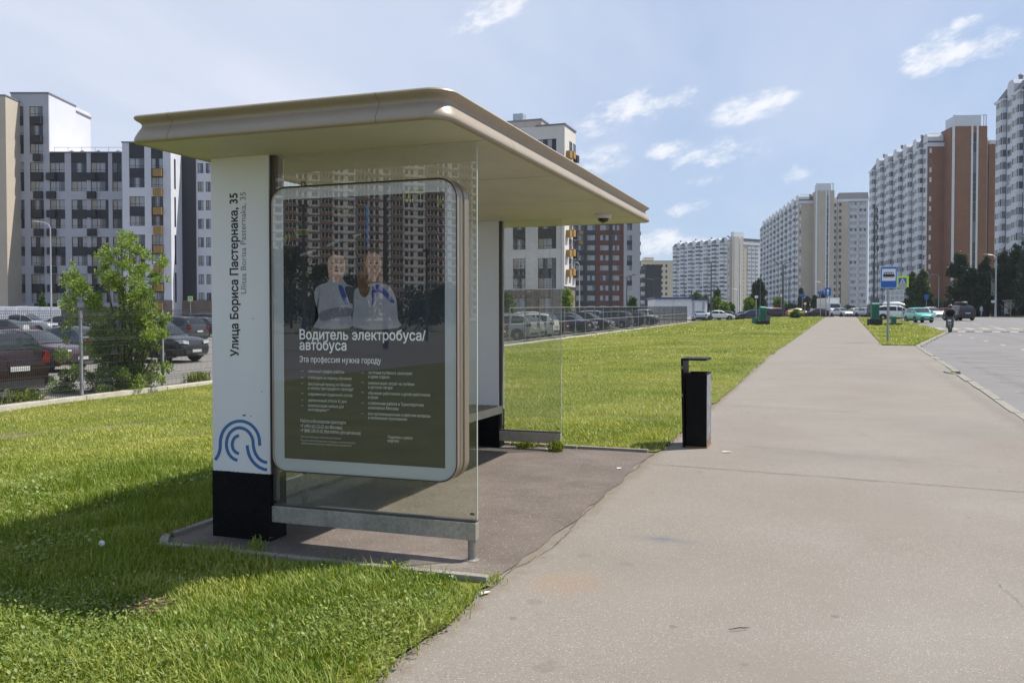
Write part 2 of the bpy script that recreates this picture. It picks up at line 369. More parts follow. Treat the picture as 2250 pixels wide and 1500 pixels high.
def speckle(m, scale, thr, color, amt, rad=0.33):
    """scattered small chips of aggregate"""
    nt = m.node_tree; nd = nt.nodes; lk = nt.links; b = nd['Principled BSDF']
    src = b.inputs['Base Color'].links[0].from_socket; g = nd.new('ShaderNodeNewGeometry')
    v = nd.new('ShaderNodeTexVoronoi'); v.inputs['Scale'].default_value = scale; lk.new(g.outputs['Position'], v.inputs['Vector'])
    s = nd.new('ShaderNodeSeparateColor'); lk.new(v.outputs['Color'], s.inputs[0])
    a = nd.new('ShaderNodeMath'); a.operation = 'GREATER_THAN'; a.inputs[1].default_value = thr; lk.new(s.outputs[0], a.inputs[0])
    d = nd.new('ShaderNodeMath'); d.operation = 'LESS_THAN'; d.inputs[1].default_value = rad; lk.new(v.outputs['Distance'], d.inputs[0])
    mu = nd.new('ShaderNodeMath'); mu.operation = 'MULTIPLY'; lk.new(a.outputs[0], mu.inputs[0]); lk.new(d.outputs[0], mu.inputs[1])
    m2 = nd.new('ShaderNodeMath'); m2.operation = 'MULTIPLY'; m2.inputs[1].default_value = amt; lk.new(mu.outputs[0], m2.inputs[0])
    mx = nd.new('ShaderNodeMix'); mx.data_type = 'RGBA'; mx.inputs['B'].default_value = tuple(color)+(1,); lk.new(m2.outputs[0], mx.inputs['Factor']); lk.new(src, mx.inputs['A'])
    lk.new(mx.outputs['Result'], b.inputs['Base Color'])

m_walk = mat('pavement_asphalt', (0.190, 0.165, 0.139), 0.9, scale=0.55, col2=(0.226, 0.204, 0.177), fine=0.28, fscale=130, bump=0.45, bscale=190, detail=9, spec=0.3, dist=0.004)
speckle(m_walk, 85, 0.80, (0.44, 0.40, 0.36), 0.6); speckle(m_walk, 55, 0.90, (0.16, 0.14, 0.125), 0.55)
speckle(m_walk, 5.0, 0.90, (0.115, 0.10, 0.09), 0.6, 0.11); speckle(m_walk, 3.1, 0.86, (0.15, 0.132, 0.115), 0.45, 0.16); speckle(m_walk, 11.0, 0.93, (0.36, 0.33, 0.29), 0.5, 0.10)
stain(m_walk, (0.66, -0.25), (0.42, 0.42), (0.26, 0.165, 0.085), 0.38)
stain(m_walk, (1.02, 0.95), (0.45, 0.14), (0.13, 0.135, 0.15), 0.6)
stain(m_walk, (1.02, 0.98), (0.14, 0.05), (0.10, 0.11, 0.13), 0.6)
stain(m_walk, (2.4, 5.2), (2.2, 0.8), (0.16, 0.148, 0.132), 0.5, 2.5)
stain(m_walk, (3.9, 8.0), (1.6, 2.2), (0.165, 0.152, 0.135), 0.45, 2.0)
stain(m_walk, (0.55, 2.6), (0.35, 2.0), (0.215, 0.178, 0.148), 0.5, 3.0)
stain(m_walk, (3.2, -1.8), (1.5, 1.4), (0.185, 0.178, 0.155), 0.5, 2.0)
stain(m_walk, (3.6, 19.0), (1.8, 5.0), (0.18, 0.165, 0.145), 0.5, 1.2)
stain(m_walk, (0.30, 12.0), (0.16, 30.0), (0.15, 0.115, 0.075), 0.75, 9.0); stain(m_walk, (4.7, 10.0), (0.25, 26.0), (0.165, 0.15, 0.13), 0.7, 5.0); stain(m_walk, (1.9, -1.2), (0.9, 0.5), (0.19, 0.165, 0.138), 0.6, 3.0); stain(m_walk, (2.7, 2.6), (0.5, 1.4), (0.20, 0.178, 0.15), 0.6, 3.0); stain(m_walk, (1.2, 7.5), (0.6, 1.8), (0.19, 0.165, 0.138), 0.6, 2.0)
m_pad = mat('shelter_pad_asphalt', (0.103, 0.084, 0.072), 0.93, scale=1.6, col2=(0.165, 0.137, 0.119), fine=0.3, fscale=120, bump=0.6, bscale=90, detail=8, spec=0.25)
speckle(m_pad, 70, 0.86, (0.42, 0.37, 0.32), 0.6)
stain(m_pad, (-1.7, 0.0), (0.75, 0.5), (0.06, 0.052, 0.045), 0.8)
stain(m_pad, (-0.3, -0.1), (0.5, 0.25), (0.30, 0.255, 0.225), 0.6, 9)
m_road = mat('road_asphalt', (0.150, 0.142, 0.138), 0.85, scale=0.35, col2=(0.182, 0.175, 0.170), fine=0.12, fscale=60, bump=0.1, bscale=120, detail=8, spec=0.35)
stain(m_road, (7.0, 14.0), (1.2, 9.0), (0.135, 0.13, 0.128), 0.3, 0.6)
stain(m_road, (6.15, 14.0), (0.28, 22.0), (0.115, 0.11, 0.108), 0.5, 2.0); stain(m_road, (7.75, 14.0), (0.28, 22.0), (0.115, 0.11, 0.108), 0.5, 2.0); stain(m_road, (11.0, 45.0), (0.5, 60.0), (0.125, 0.12, 0.117), 0.5, 1.0); stain(m_road, (12.8, 45.0), (0.5, 60.0), (0.125, 0.12, 0.117), 0.5, 1.0)
m_lot = mat('parking_asphalt', (0.178, 0.164, 0.15), 0.9, scale=0.3, col2=(0.215, 0.20, 0.182), fine=0.15, fscale=40, spec=0.3)
m_gnd = mat('far_ground', (0.24, 0.23, 0.21), 0.95, scale=0.05, col2=(0.16, 0.18, 0.10), spec=0.2)
m_kerb = mat('kerb_concrete', (0.245, 0.228, 0.20), 0.9, scale=4, var=0.16, fine=0.2, fscale=90, bump=0.4, bscale=80, spec=0.3)
m_soil = mat('lawn_soil', (0.095, 0.105, 0.026), 0.95, scale=1.1, col2=(0.17, 0.185, 0.036), fine=0.45, fscale=55, bump=0.8, bscale=60, detail=8, spec=0.15, dist=0.02)
stain(m_soil, (-10.6, 5.4), (0.9, 0.9), (0.22, 0.17, 0.11), 0.9, 2.0); stain(m_soil, (-9.4, 6.6), (0.8, 0.8), (0.22, 0.17, 0.11), 0.9, 2.0); stain(m_soil, (-1.3, -1.5), (0.25, 0.18), (0.20, 0.15, 0.085), 0.8); stain(m_soil, (-3.4, 3.4), (1.2, 0.35), (0.22, 0.18, 0.09), 0.7, 2.5); stain(m_soil, (-3.5, 1.6), (0.8, 0.3), (0.20, 0.16, 0.085), 0.6)
m_crack = mat('crack_filler', (0.075, 0.068, 0.06), 0.95, var=0.2)
m_white_line = mat('faded_road_paint', (0.33, 0.32, 0.295), 0.8, scale=6, var=0.2, fine=0.3, fscale=40)
m_yellow_line = mat('faded_yellow_paint', (0.36, 0.32, 0.20), 0.8, scale=6, var=0.2, fine=0.3, fscale=40)
m_zig = mat('worn_zigzag_paint', (0.25, 0.24, 0.222), 0.85, scale=5, var=0.12, fine=0.3, fscale=30)

# far ground sheet to the horizon
gu = np.array([-1150,-800,-400,-200,-120,-80,-60,-45,-35,-25,-20,-16,-14.5,-12,-9,-6,-3,0,3,6,10,15,20,27,35,50,80,150,300,600,950.])
gv = np.array([-650,-500,-300,-150,-80,-50,-30,-20,-12,-6,0,4,8,14,22,32,45,60,75,90,105,120,132,145,170,220,300,500,800,1150.])
sheet('ground', np.dstack(np.meshgrid(gu, gv)), lambda u, v: terr(u, v)-0.30, m_gnd)
def rows(vs, L, Rr, t):
    return np.array([[(L(v)*(1-k)+Rr(v)*k, v) for k in t] for v in vs])
vn = np.concatenate([np.arange(-14, 12, 0.1), np.arange(12, 35, 0.5), np.arange(35, 128, 2.0)])
def walk_left(v): return 0.12 if v < 24 else 0.12+(v-24)*0.0135
def kerb_u(v): return 4.62+0.0242*v
def walk_right(v):
    if v <= 34.6: return kerb_u(v)+0.02
    return 4.25+max(0, v-36)*0.0155
sheet('pavement', rows(np.concatenate([[-60,-40,-20], np.arange(-14, 34.5, 0.5), [34.59, 34.61], np.arange(36, 130, 3)]), walk_left, walk_right, np.linspace(0, 1, 8)), lambda u, v: zr(v)-0.004+0*u, m_walk)
pave = bpy.data.objects['pavement']
# road, bus bay, cross street and the far pavement
def road_left(v):
    if v < 34.2: return kerb_u(v)+0.1
    if v < 56: return kerb_u(34.2)+0.1+(v-34.2)*(9.1-kerb_u(34.2))/21.8
    return 9.2+(v-56)*0.012
rv = np.concatenate([[-120,-80,-50,-30,-20,-10], np.arange(-4, 34, 3), [34.2], np.arange(37, 56, 3), [56], np.arange(60, 124, 4), [126,150,200,280,400,700]])
sheet('road', rows(rv, road_left, lambda v: 27.0+(v-60)*0.006, np.linspace(0, 1, 10)), lambda u, v: zr(v)-0.105+0*u, m_road)
sheet('cross_street', np.dstack(np.meshgrid(np.linspace(-60, 9.0, 12), np.array([129.5, 134, 138, 142, 147.0]))), lambda u, v: zr(v)-0.098+0*u, m_road)
sheet('far_pavement', np.dstack(np.meshgrid(np.array([27.3, 28.5, 31.0]), np.concatenate([[-60,-20], np.arange(0, 200, 8), [260, 400]]))), lambda u, v: zr(v)+0.01+0*u, m_walk)
sheet('parking_lot', np.dstack(np.meshgrid(np.array([-140,-110,-80,-60,-45,-35,-28,-22,-18,-14.62]), np.concatenate([[-60,-30], np.arange(-10, 150, 5), [170, 200]]))), lambda u, v: terr(u, v)-0.02, m_lot)
# lawn soil in three patches round the shelter pad, joined in one sheet
def walk_edge(v):
    v = np.asarray(v, float)
    e = 0.285+np.where(v > 24, (v-24)*0.0135, 0.0)
    return e+0.07*(vnoise(v, v*0, 1.7, 3)-0.5)+0.06*(vnoise(v, v*0, 5.0, 4)-0.5)+0.045*(vnoise(v, v*0, 15.0, 14)-0.5)
def lawn_patch(vs, u0, u1, n, p=1.0):
    t = np.linspace(0, 1, n)**p
    return np.array([[(u0+(u1(v)-u0)*(1-(1-k)**1.6), v) for k in t] for v in vs])
def join_sheets(name, grids, zf, m, kind):
    V, Q, k = [], [], 0
    for g in grids:
        nr, nc = g.shape[:2]; z = zf(g[...,0], g[...,1]); V.append(np.dstack([g, z]).reshape(-1, 3))
        i = np.arange(nr*nc).reshape(nr, nc)+k; k += nr*nc
        Q.append(np.stack([i[:-1,:-1], i[:-1,1:], i[1:,1:], i[1:,:-1]], -1).reshape(-1, 4))
    V = np.concatenate(V); Q = np.concatenate(Q)
    o = obj(name, np_mesh(name, V, np.full(len(Q), 4), Q.ravel(), m, smooth=True)); o['kind'] = kind; return o
PU0, PV0, PV1 = -2.30, -0.455, 4.74
far_v = np.concatenate([np.arange(4.74, 12, 0.2), np.arange(12, 40, 1.0), np.arange(40, 129, 3.0)])
def lawn_z(u, v): return terr(u, v)+0.012+0.03*(vnoise(u, v, 0.7, 8)-0.5)*np.clip((0.1-u)*2, 0, 1)
join_sheets('lawn_earth', [
    lawn_patch(np.concatenate([[-60,-45,-30,-22,-16], np.arange(-12, PV0, 0.15), [PV0]]), -14.45, lambda v: float(walk_edge(v)), 40),
    lawn_patch(np.linspace(PV0, PV1, 40), -14.45, lambda v: PU0, 24),
    lawn_patch(far_v, -14.45, lambda v: float(walk_edge(v)), 40)], lawn_z, m_soil, 'structure')
isl = [(34.75,35.2), (38,None), (45,None), (52,None), (56,None), (62,None), (72,None), (82,None), (92,None), (102,None), (112,None), (120,None)]
def isl_l(v): return 4.25+max(0, v-36)*0.0155+0.02
def isl_r(v): return road_left(v)-0.2
sheet('island_earth', np.array([[(isl_l(v)+(isl_r(v)-isl_l(v))*k, v) for k in np.linspace(0, 1, 8)] for v in [a for a, _ in isl]]), lambda u, v: zr(v)+0.012+0*u, m_soil)
sheet('far_verge', np.dstack(np.meshgrid(np.array([31.0, 36, 45, 60, 90]), np.concatenate([[-60], np.arange(0, 200, 20), [300]]))), lambda u, v: zr(v)+0.0+0*u, m_soil)

# shelter pad with its edging boards
pad_rows = np.array([[(PU0+(max(0.20, 0.275+0.05*(float(vnoise(np.array(v), np.array(0.), 5.0, 21))-0.5)+0.05*(float(vnoise(np.array(v), np.array(0.), 1.3, 22))-0.5))-PU0)*k, v) for k in np.linspace(0, 1, 12)] for v in np.linspace(PV0, PV1, 90)])
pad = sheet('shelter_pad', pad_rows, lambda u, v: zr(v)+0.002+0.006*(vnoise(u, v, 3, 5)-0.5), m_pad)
def board(parent, p, q, w=0.06, h=0.05, jit=0.0, name='edging_board'):
    d = Vector((q[0]-p[0], q[1]-p[1], 0)); L = d.length; b = MB(); b.box(0, -w/2, -0.08, L-0.012, w/2, h)
    return b.build(name, m_kerb, parent, loc=(p[0], p[1], float(zr(np.float64(p[1])))), rot=(0, random.uniform(-jit, jit)*0.3, math.atan2(d.y, d.x)+random.uniform(-jit, jit)), bevel=0.006)
us = [-2.12, -1.2, -0.33, 0.26]
for i in range(3): board(pad, (us[i], PV0-0.02+0.012*i, 0), (us[i+1], PV0-0.008+0.012*i, 0), jit=0.008)
board(pad, (-2.34, -0.18, 0), (-2.13, PV0-0.01, 0), h=0.03)
for i in range(5): board(pad, (PU0-0.02, -0.15+i*0.98, 0), (PU0-0.02, 0.82+i*0.98, 0), h=0.03, jit=0.01)
for i in range(3): board(pad, (-2.3+i*0.84, PV1+0.01, 0), (-1.47+i*0.84, PV1+0.01, 0), h=0.035, jit=0.01)

# seams and cracks across the pavement
def crack(parent, p, q, w, n=60, jag=0.02, seed=0, name='pavement_seam'):
    r = np.random.default_rng(seed); p, q = np.array(p), np.array(q); d = q-p; nrm = np.array([-d[1], d[0]])/np.hypot(*d)
    off = np.cumsum(r.normal(0, jag/6, n+1)); off -= np.linspace(off[0], off[-1], n+1)
    ww = w*(0.35+r.random(n+1)); b = MB()
    for i in range(n):
        a0, a1 = p+d*i/n+nrm*off[i], p+d*(i+1)/n+nrm*off[i+1]
        P = [a0-nrm*ww[i]/2, a1-nrm*ww[i+1]/2, a1+nrm*ww[i+1]/2, a0+nrm*ww[i]/2]
        b.poly([(x[0], x[1], float(zr(np.float64(x[1])))+0.003) for x in P])
    return b.build(name, m_crack, parent)
crack(pave, (0.36, 4.0), (4.72, 3.58), 0.012, 90, 0.025, 1)
crack(pave, (0.45, 10.02), (2.6, 9.60), 0.014, 60, 0.03, 2)
crack(pave, (0.5, 21.5), (4.9, 20.9), 0.02, 40, 0.04, 3)
crack(pave, (1.2, 5.6), (3.9, 4.9), 0.006, 70, 0.06, 5)
crack(pave, (3.1, 0.6), (3.25, -0.7), 0.0025, 40, 0.02, 6)
crack(pave, (0.29, -0.6), (0.28, 4.7), 0.006, 160, 0.05, 7, 'pad_joint')
crack(pave, (1.95, 38.6), (4.2, 38.0), 0.05, 30, 0.05, 8)

# kerb along the bus bay, stone by stone
kerb = bpy.data.objects.new('kerb', None); COL.objects.link(kerb); kerb['kind'] = 'structure'
def stone_mesh(L, w=0.17):
    b = MB(); b.prism([(-w/2, -0.25), (w/2, -0.25), (w/2, -0.02), (w/2-0.025, 0.012), (-w/2, 0.012)], 'y', 0, L); return b.mesh('kerb_stone', m_kerb)
sm1 = stone_mesh(0.985)
def kerb_run(p, q, skip=()):
    d = Vector((q[0]-p[0], q[1]-p[1])); n = max(1, int(d.length)); ang = math.atan2(d.y, d.x)-math.pi/2
    for i in range(n):
        if i in skip: continue
        x, y = p[0]+d.x*i/n, p[1]+d.y*i/n
        o = obj('kerb_stone', sm1, kerb, (x+random.uniform(-.012,.012), y, float(zr(np.float64(y)))+random.uniform(-.012,.004)), (0.012, random.uniform(-.02,.02), ang+random.uniform(-.012,.012)))
kerb_run((kerb_u(-8)+0.06, -8), (kerb_u(18.4)+0.06, 18.4))
kerb_run((kerb_u(19.4)+0.10, 19.4), (kerb_u(34.2)+0.10, 34.2))
b = MB(); b.prism([(-0.08, -0.2), (0.09, -0.2), (0.08, 0.0), (-0.07, 0.01)], 'y', 0, 0.55)
b.build('kerb_stone', m_kerb, kerb, loc=(kerb_u(18.7)-0.02, 18.55, float(zr(np.float64(18.7)))+0.0), rot=(0.05, 0.06, 0.28), bevel=0.01)
kerb_run((kerb_u(34.3)+0.1, 34.35), (9.08, 56.0)); kerb_run((9.1, 56.2), (9.62, 100.0))
kerb_run((27.2, 90.0), (27.6, 160.0))

# paint on the road: bay zigzag, crossing bars, lane lines, speed hump blocks
road = bpy.data.objects['road']
def stripe(p, q, w, m, name):
    p, q = np.array(p, float), np.array(q, float); d = q-p; n = np.array([-d[1], d[0]])/np.hypot(*d)*w/2
    k = max(1, int(np.hypot(*d)/4)); b = MB()
    for i in range(k):
        a0, a1 = p+d*i/k, p+d*(i+1)/k
        b.poly([(c[0], c[1], float(zr(np.float64(c[1])))-0.100) for c in (a0-n, a1-n, a1+n, a0+n)])
    return b.build(name, m, road)
for i in range(11):
    v0 = 5.0+i*2.55; uL = kerb_u(v0)+0.75
    stripe((uL, v0), (8.3, v0+1.25), 0.085, m_zig, 'zigzag_line'); stripe((8.3, v0+1.3), (uL+0.05, v0+2.5), 0.085, m_zig, 'zigzag_line')
for i in range(17): stripe((9.9+i*1.0, 65.5), (9.9+i*1.0, 69.5), 0.42, m_white_line if i % 2 == 0 else m_yellow_line, 'crossing_bar')
for v0 in np.arange(72, 118, 9): stripe((14.6, v0), (14.7, v0+5.5), 0.14, m_white_line, 'lane_line')
for v0 in np.arange(20, 62, 4.5): stripe((9.35, v0), (9.37, v0+1.2), 0.14, m_white_line, 'lane_line')
for v0 in np.arange(28, 62, 8): stripe((13.2, v0), (13.25, v0+3), 0.12, m_white_line, 'lane_line')
stripe((19.5, 30), (19.9, 130), 0.14, m_white_line, 'lane_line')
m_hump = [mat('hump_black', (0.07, 0.07, 0.07), 0.8), mat('hump_grey', (0.35, 0.34, 0.31), 0.8)]
hb = MB(); hb.prism([(-0.25, 0), (0.25, 0), (0.12, 0.05), (-0.12, 0.05)], 'x', 0, 0.48); hms = [hb.mesh('hump_block', mm) for mm in m_hump]
for i in range(34): obj('hump_block', hms[i % 2], road, (9.5+i*0.5, 58.6, float(zr(np.float64(58.6)))-0.10))

# ------------------------------------------------------------------ grass
def in_lawn(u, v, margin=0.0):
    e = walk_edge(v)
    a = (u > -14.4) & (u < e+margin) & (v < 127)
    p = (u > PU0-0.02) & (v > PV0-0.02) & (v < PV1+0.02)
    return a & ~p
def in_island(u, v):
    l = 4.25+np.maximum(0, v-36)*0.0155
    r = np.where(v < 56, kerb_u(34.2)+0.1+(v-34.2)*(9.1-kerb_u(34.2))/21.8, 9.2+(v-56)*0.012)-0.12
    return (v > 34.75) & (v < 118) & (u > l+0.03) & (u < r)
def blades(rmin, rmax, dens, hmin, hmax, w, seed, two=True, half=0.66, rootfn=in_lawn):
    r = np.random.default_rng(seed); n = int(dens*half*(rmax**2-rmin**2))
    rr = np.sqrt(r.uniform(rmin**2, rmax**2, n)); th = r.uniform(-half, half, n)
    u, v = xy2uv(rr*np.sin(th), rr*np.cos(th))
    k = rootfn(u, v, 0.03+0.05*r.random(n)**3) if rootfn is in_lawn else rootfn(u, v); u, v = u[k], v[k]
    if rootfn is in_lawn:   # worn, thin patches
        thin = vnoise(u, v, 0.9, 31)*0.6+vnoise(u, v, 2.6, 32)*0.4
        edge = np.clip((walk_edge(v)-u)/0.35, 0.25, 1)
        wear = np.exp(-((v-(5.0+(u+11.0)*0.98))/0.30)**2)*((u < -7.0) & (u > -13.0))
        k = (r.random(len(u)) < np.clip(0.55+1.2*(thin-0.28), 0.15, 1)*edge*(1-0.85*wear)); u, v = u[k], v[k]
    n = len(u)
    tuft = vnoise(u, v, 3.1, 41); big = vnoise(u, v, 0.45, 42); dry = vnoise(u, v, 1.3, 43)
    h = r.uniform(hmin, hmax, n)*(0.55+0.9*tuft); az = r.uniform(0, 2*np.pi, n); lean = r.uniform(0.15, 1.25, n)*h
    ww = w*r.uniform(0.6, 1.4, n); z0 = (lawn_z(u, v) if rootfn is in_lawn else zr(v)+0.012)-0.006
    px, py = np.cos(az+np.pi/2)*ww/2, np.sin(az+np.pi/2)*ww/2; lx, ly = np.cos(az)*lean, np.sin(az)*lean
    sh = np.clip(-0.12+1.15*(0.45*big+0.33*dry+0.22*tuft)+0.35*np.clip(vnoise(u, v, 0.9, 44)-0.62, 0, 1)*2+r.normal(0, 0.15, n)+(r.random(n) < 0.07)*0.5, 0, 1)
    if two:
        V = np.empty((n, 5, 3)); V[:,0] = np.c_[u-px, v-py, z0]; V[:,1] = np.c_[u+px, v+py, z0]
        V[:,2] = np.c_[u+px*0.8+lx*0.35, v+py*0.8+ly*0.35, z0+h*0.62]; V[:,3] = np.c_[u-px*0.8+lx*0.35, v-py*0.8+ly*0.35, z0+h*0.62]
        V[:,4] = np.c_[u+lx, v+ly, z0+h*0.98]
        idx = (np.arange(n)*5)[:,None]+np.array([0,1,2,3,3,2,4])[None]; fn = np.tile([4,3], n); S = np.repeat(sh, 5)
        S = S.reshape(n, 5); S[:, :2] *= 0.85; S = S.ravel()
    else:
        V = np.empty((n, 3, 3)); V[:,0] = np.c_[u-px, v-py, z0]; V[:,1] = np.c_[u+px, v+py, z0]; V[:,2] = np.c_[u+lx, v+ly, z0+h]
        idx = (np.arange(n)*3)[:,None]+np.array([0,1,2])[None]; fn = np.full(n, 3); S = np.repeat(sh, 3)
    return V.reshape(-1, 3), fn, idx.ravel(), S
def leaves_low(rmin, rmax, dens, size, seed):
    """broad clover and dandelion leaves between the blades"""
    r = np.random.default_rng(seed); n = int(dens*0.66*(rmax**2-rmin**2)); rr = np.sqrt(r.uniform(rmin**2, rmax**2, n)); th = r.uniform(-0.66, 0.66, n)
    u, v = xy2uv(rr*np.sin(th), rr*np.cos(th)); k = in_lawn(u, v, 0.05) & (r.random(n) < np.clip((vnoise(u, v, 1.4, 51)-0.35)*3, 0.02, 1)); u, v = u[k], v[k]; n = len(u)
    L = size*r.uniform(0.6, 1.7, n); W = L*r.uniform(0.4, 0.85, n); az = r.uniform(0, 2*np.pi, n); el = r.uniform(-0.1, 1.0, n); z0 = lawn_z(u, v)+r.uniform(0.015, 0.075, n)
    ax = np.c_[np.cos(az)*np.cos(el), np.sin(az)*np.cos(el), np.sin(el)]; bx = np.c_[-np.sin(az), np.cos(az), r.normal(0, 0.25, n)]
    p = np.c_[u, v, z0]; V = np.empty((n, 4, 3)); V[:,0] = p; V[:,1] = p+ax*(L*0.55)[:,None]+bx*(W*0.5)[:,None]; V[:,2] = p+ax*L[:,None]; V[:,3] = p+ax*(L*0.55)[:,None]-bx*(W*0.5)[:,None]
    idx = (np.arange(n)*4)[:,None]+np.array([0,1,2,3])[None]
    return V.reshape(-1, 3), np.full(n, 4), idx.ravel(), np.repeat(np.clip(r.normal(0.42, 0.25, n), 0, 1), 4)
def tall_grass(n, seed):
    """unmown grass left standing beside the shelter"""
    r = np.random.default_rng(seed); u = r.uniform(-5.2, 0.1, n); v = r.uniform(-1.95, 2.6, n)
    k = in_lawn(u, v, 0.0) & (r.random(n) < np.where(u < -1.5, 0.62, np.where(v > -0.62, 0.16, 0.02))*np.clip(0.3+1.2*vnoise(u, v, 1.8, 61), 0, 1)) & ((v > -1.5) | (r.random(n) < 0.2)); u, v = u[k], v[k]; n = len(u)
    h = r.uniform(0.06, 0.13, n)*(0.5+0.8*vnoise(u, v, 3.0, 62)); az = r.uniform(0, 6.283, n); lean = r.uniform(0.1, 0.7, n)*h; w = 0.0055*r.uniform(0.6, 1.4, n); z0 = lawn_z(u, v)-0.005
    px, py, lx, ly = -np.sin(az)*w/2, np.cos(az)*w/2, np.cos(az)*lean, np.sin(az)*lean; V = np.empty((n, 5, 3))
    V[:,0] = np.c_[u-px, v-py, z0]; V[:,1] = np.c_[u+px, v+py, z0]; V[:,2] = np.c_[u+px*0.8+lx*0.35, v+py*0.8+ly*0.35, z0+h*0.62]; V[:,3] = np.c_[u-px*0.8+lx*0.35, v-py*0.8+ly*0.35, z0+h*0.62]; V[:,4] = np.c_[u+lx, v+ly, z0+h]
    idx = (np.arange(n)*5)[:,None]+np.array([0,1,2,3,3,2,4])[None]
    return V.reshape(-1, 3), np.tile([4,3], n), idx.ravel(), np.repeat(np.clip(r.normal(0.16, 0.15, n), 0, 1), 5)  # low tone value darkens this grass, to deepen the shelter's shadow on the lawn
def merge(parts):
    V, F, I, S, k = [], [], [], [], 0
    for a, b_, c, d in parts: V.append(a); F.append(b_); I.append(c+k); S.append(d); k += len(a)
    return np.concatenate(V), np.concatenate(F), np.concatenate(I), np.concatenate(S)
m_grass = leaf_mat('grass_blades', (0.115, 0.190, 0.016), (0.47, 0.46, 0.085), 0.24, 0.55, c3=(0.52, 0.44, 0.22))
V, F_, I, S = merge([blades(2.2, 7.0, 8500, 0.03, 0.075, 0.0058, 1), blades(7.0, 13.0, 3600, 0.02, 0.055, 0.0075, 2), blades(13, 28, 1050, 0.02, 0.052, 0.0125, 3, False),
                     blades(28, 60, 230, 0.03, 0.06, 0.027, 4, False, 0.5), blades(60, 135, 26, 0.05, 0.10, 0.08, 5, False, 0.42), tall_grass(105000, 15)])
V2, F2, I2, S2 = leaves_low(2.2, 6.5, 4200, 0.016, 6); V3, F3, I3, S3 = leaves_low(6.5, 10.0, 900, 0.028, 16)
V4, F4, I4, S4 = merge([(V2, F2, I2, S2), (V3, F3, I3, S3)])
gc = obj('lawn_clover', np_mesh('lawn_clover', V4, F4, I4, leaf_mat('clover_leaves', (0.085, 0.145, 0.016), (0.34, 0.38, 0.10), 0.28, 0.5), S4)); tag(gc, 'small broad clover and dandelion leaves in the near lawn', 'ground cover', kind='stuff')
gr = obj('lawn_grass', np_mesh('lawn_grass', V, F_, I, m_grass, S)); tag(gr, 'sunlit mown lawn grass between the pavement and the mesh fence', 'grass', kind='stuff')
V, F_, I, S = merge([blades(36, 62, 130, 0.05, 0.09, 0.034, 7, False, 0.5, in_island), blades(62, 120, 28, 0.05, 0.10, 0.08, 8, False, 0.45, in_island)])
gi = obj('island_grass', np_mesh('island_grass', V, F_, I, m_grass, S)); tag(gi, 'grass on the wedge of verge behind the bus stop sign', 'grass', kind='stuff')

# weeds along the pad edges, on the kerb break and round the shelter feet
def weed(name, label, u, v, n, h, spread, grp=None, z=None):
    t = thing(name, label, 'weed', (u, v, (tz(u, v) if z is None else z)), 0, grp); r = np.random.default_rng(int(abs(u*100+v*1000))+n); b = MB(); st = []
    for i in range(n*2):
        a, l = r.uniform(0, 6.28), r.uniform(0.3, 1.0)*spread; hh = h*r.uniform(0.4, 1.0); w = h*0.032*r.uniform(0.8, 1.6)
        bx, by = r.normal(0, spread*0.35), r.normal(0, spread*0.35); c, s_ = math.cos(a), math.sin(a)
        b.add([(bx-s_*w, by+c*w, 0), (bx+s_*w, by-c*w, 0), (bx+c*l*0.5+s_*w, by+s_*l*0.5-c*w, hh*0.8), (bx+c*l*0.5-s_*w, by+s_*l*0.5+c*w, hh*0.8), (bx+c*l, by+s_*l, hh*0.85)], [(0,1,2,3), (3,2,4)])
    me = b.mesh('leaves', MATS['grass_blades']); a = me.attributes.new('shade', 'FLOAT', 'POINT'); a.data.foreach_set('value', np.clip(np.random.default_rng(n).normal(0.3, 0.2, len(me.vertices)), 0, 1).astype(np.float32))
    obj('leaves', me, t); return t
weed('weed_tuft', 'dark weed sprouting from the pad beside the black pillar base', -1.5, -0.28, 14, 0.12, 0.09)
weed('weed_tuft', 'tall grass tuft at the split in the near edging board', -0.33, -0.50, 18, 0.12, 0.07)
weed('weed_tuft', 'green weed at the near corner where pad and pavement meet', 0.25, -0.38, 26, 0.07, 0.08)
weed('weed_tuft', 'grass tuft round the foot of the far glass panel', -0.82, 4.50, 60, 0.16, 0.11)
weed('weed_tuft', 'grass growing under the beam of the far glass panel', -1.25, 4.66, 70, 0.13, 0.16)
weed('weed_tuft', 'weeds in the broken joint of the bay kerb', 5.02, 18.85, 40, 0.06, 0.12)
weed('weed_tuft', 'dark weeds at the foot of the bus stop sign post', 4.45, 35.2, 60, 0.12, 0.35)
# ------------------------------------------------------------------ the bus shelter
H = 2.722
m_fascia = mat('champagne_fascia', (0.33, 0.275, 0.21), 0.42, metal=0.15, var=0.05, scale=2, spec=0.5, fine=0.03, fscale=30)
m_soffit = mat('cream_soffit', (0.51, 0.48, 0.375), 0.55, var=0.09, scale=0.9, fine=0.03, fscale=12, spec=0.35)
m_gap = mat('dark_gap', (0.03, 0.028, 0.025), 0.9)
m_panel = mat('white_panel', (0.70, 0.705, 0.73), 0.38, var=0.03, scale=1.5)
m_black = mat('black_base_paint', (0.006, 0.0062, 0.007), 0.75, spec=0.15, var=0.4, scale=12, fine=0.5, fscale=60, bump=0.2)
m_steel = mat('grey_steel', (0.30, 0.285, 0.26), 0.42, metal=0.55, var=0.12, scale=5, fine=0.12, fscale=60)
m_steel_d = mat('dark_steel', (0.10, 0.095, 0.085), 0.5, metal=0.4, var=0.15)
m_beam = mat('beam_steel', (0.36, 0.34, 0.29), 0.45, metal=0.35, var=0.18, scale=6, fine=0.2, fscale=40)
m_case = mat('bronze_casing', (0.36, 0.295, 0.235), 0.35, metal=0.6, var=0.06)
m_frame = mat('lightbox_frame', (0.47, 0.49, 0.53), 0.5, var=0.03, scale=2)
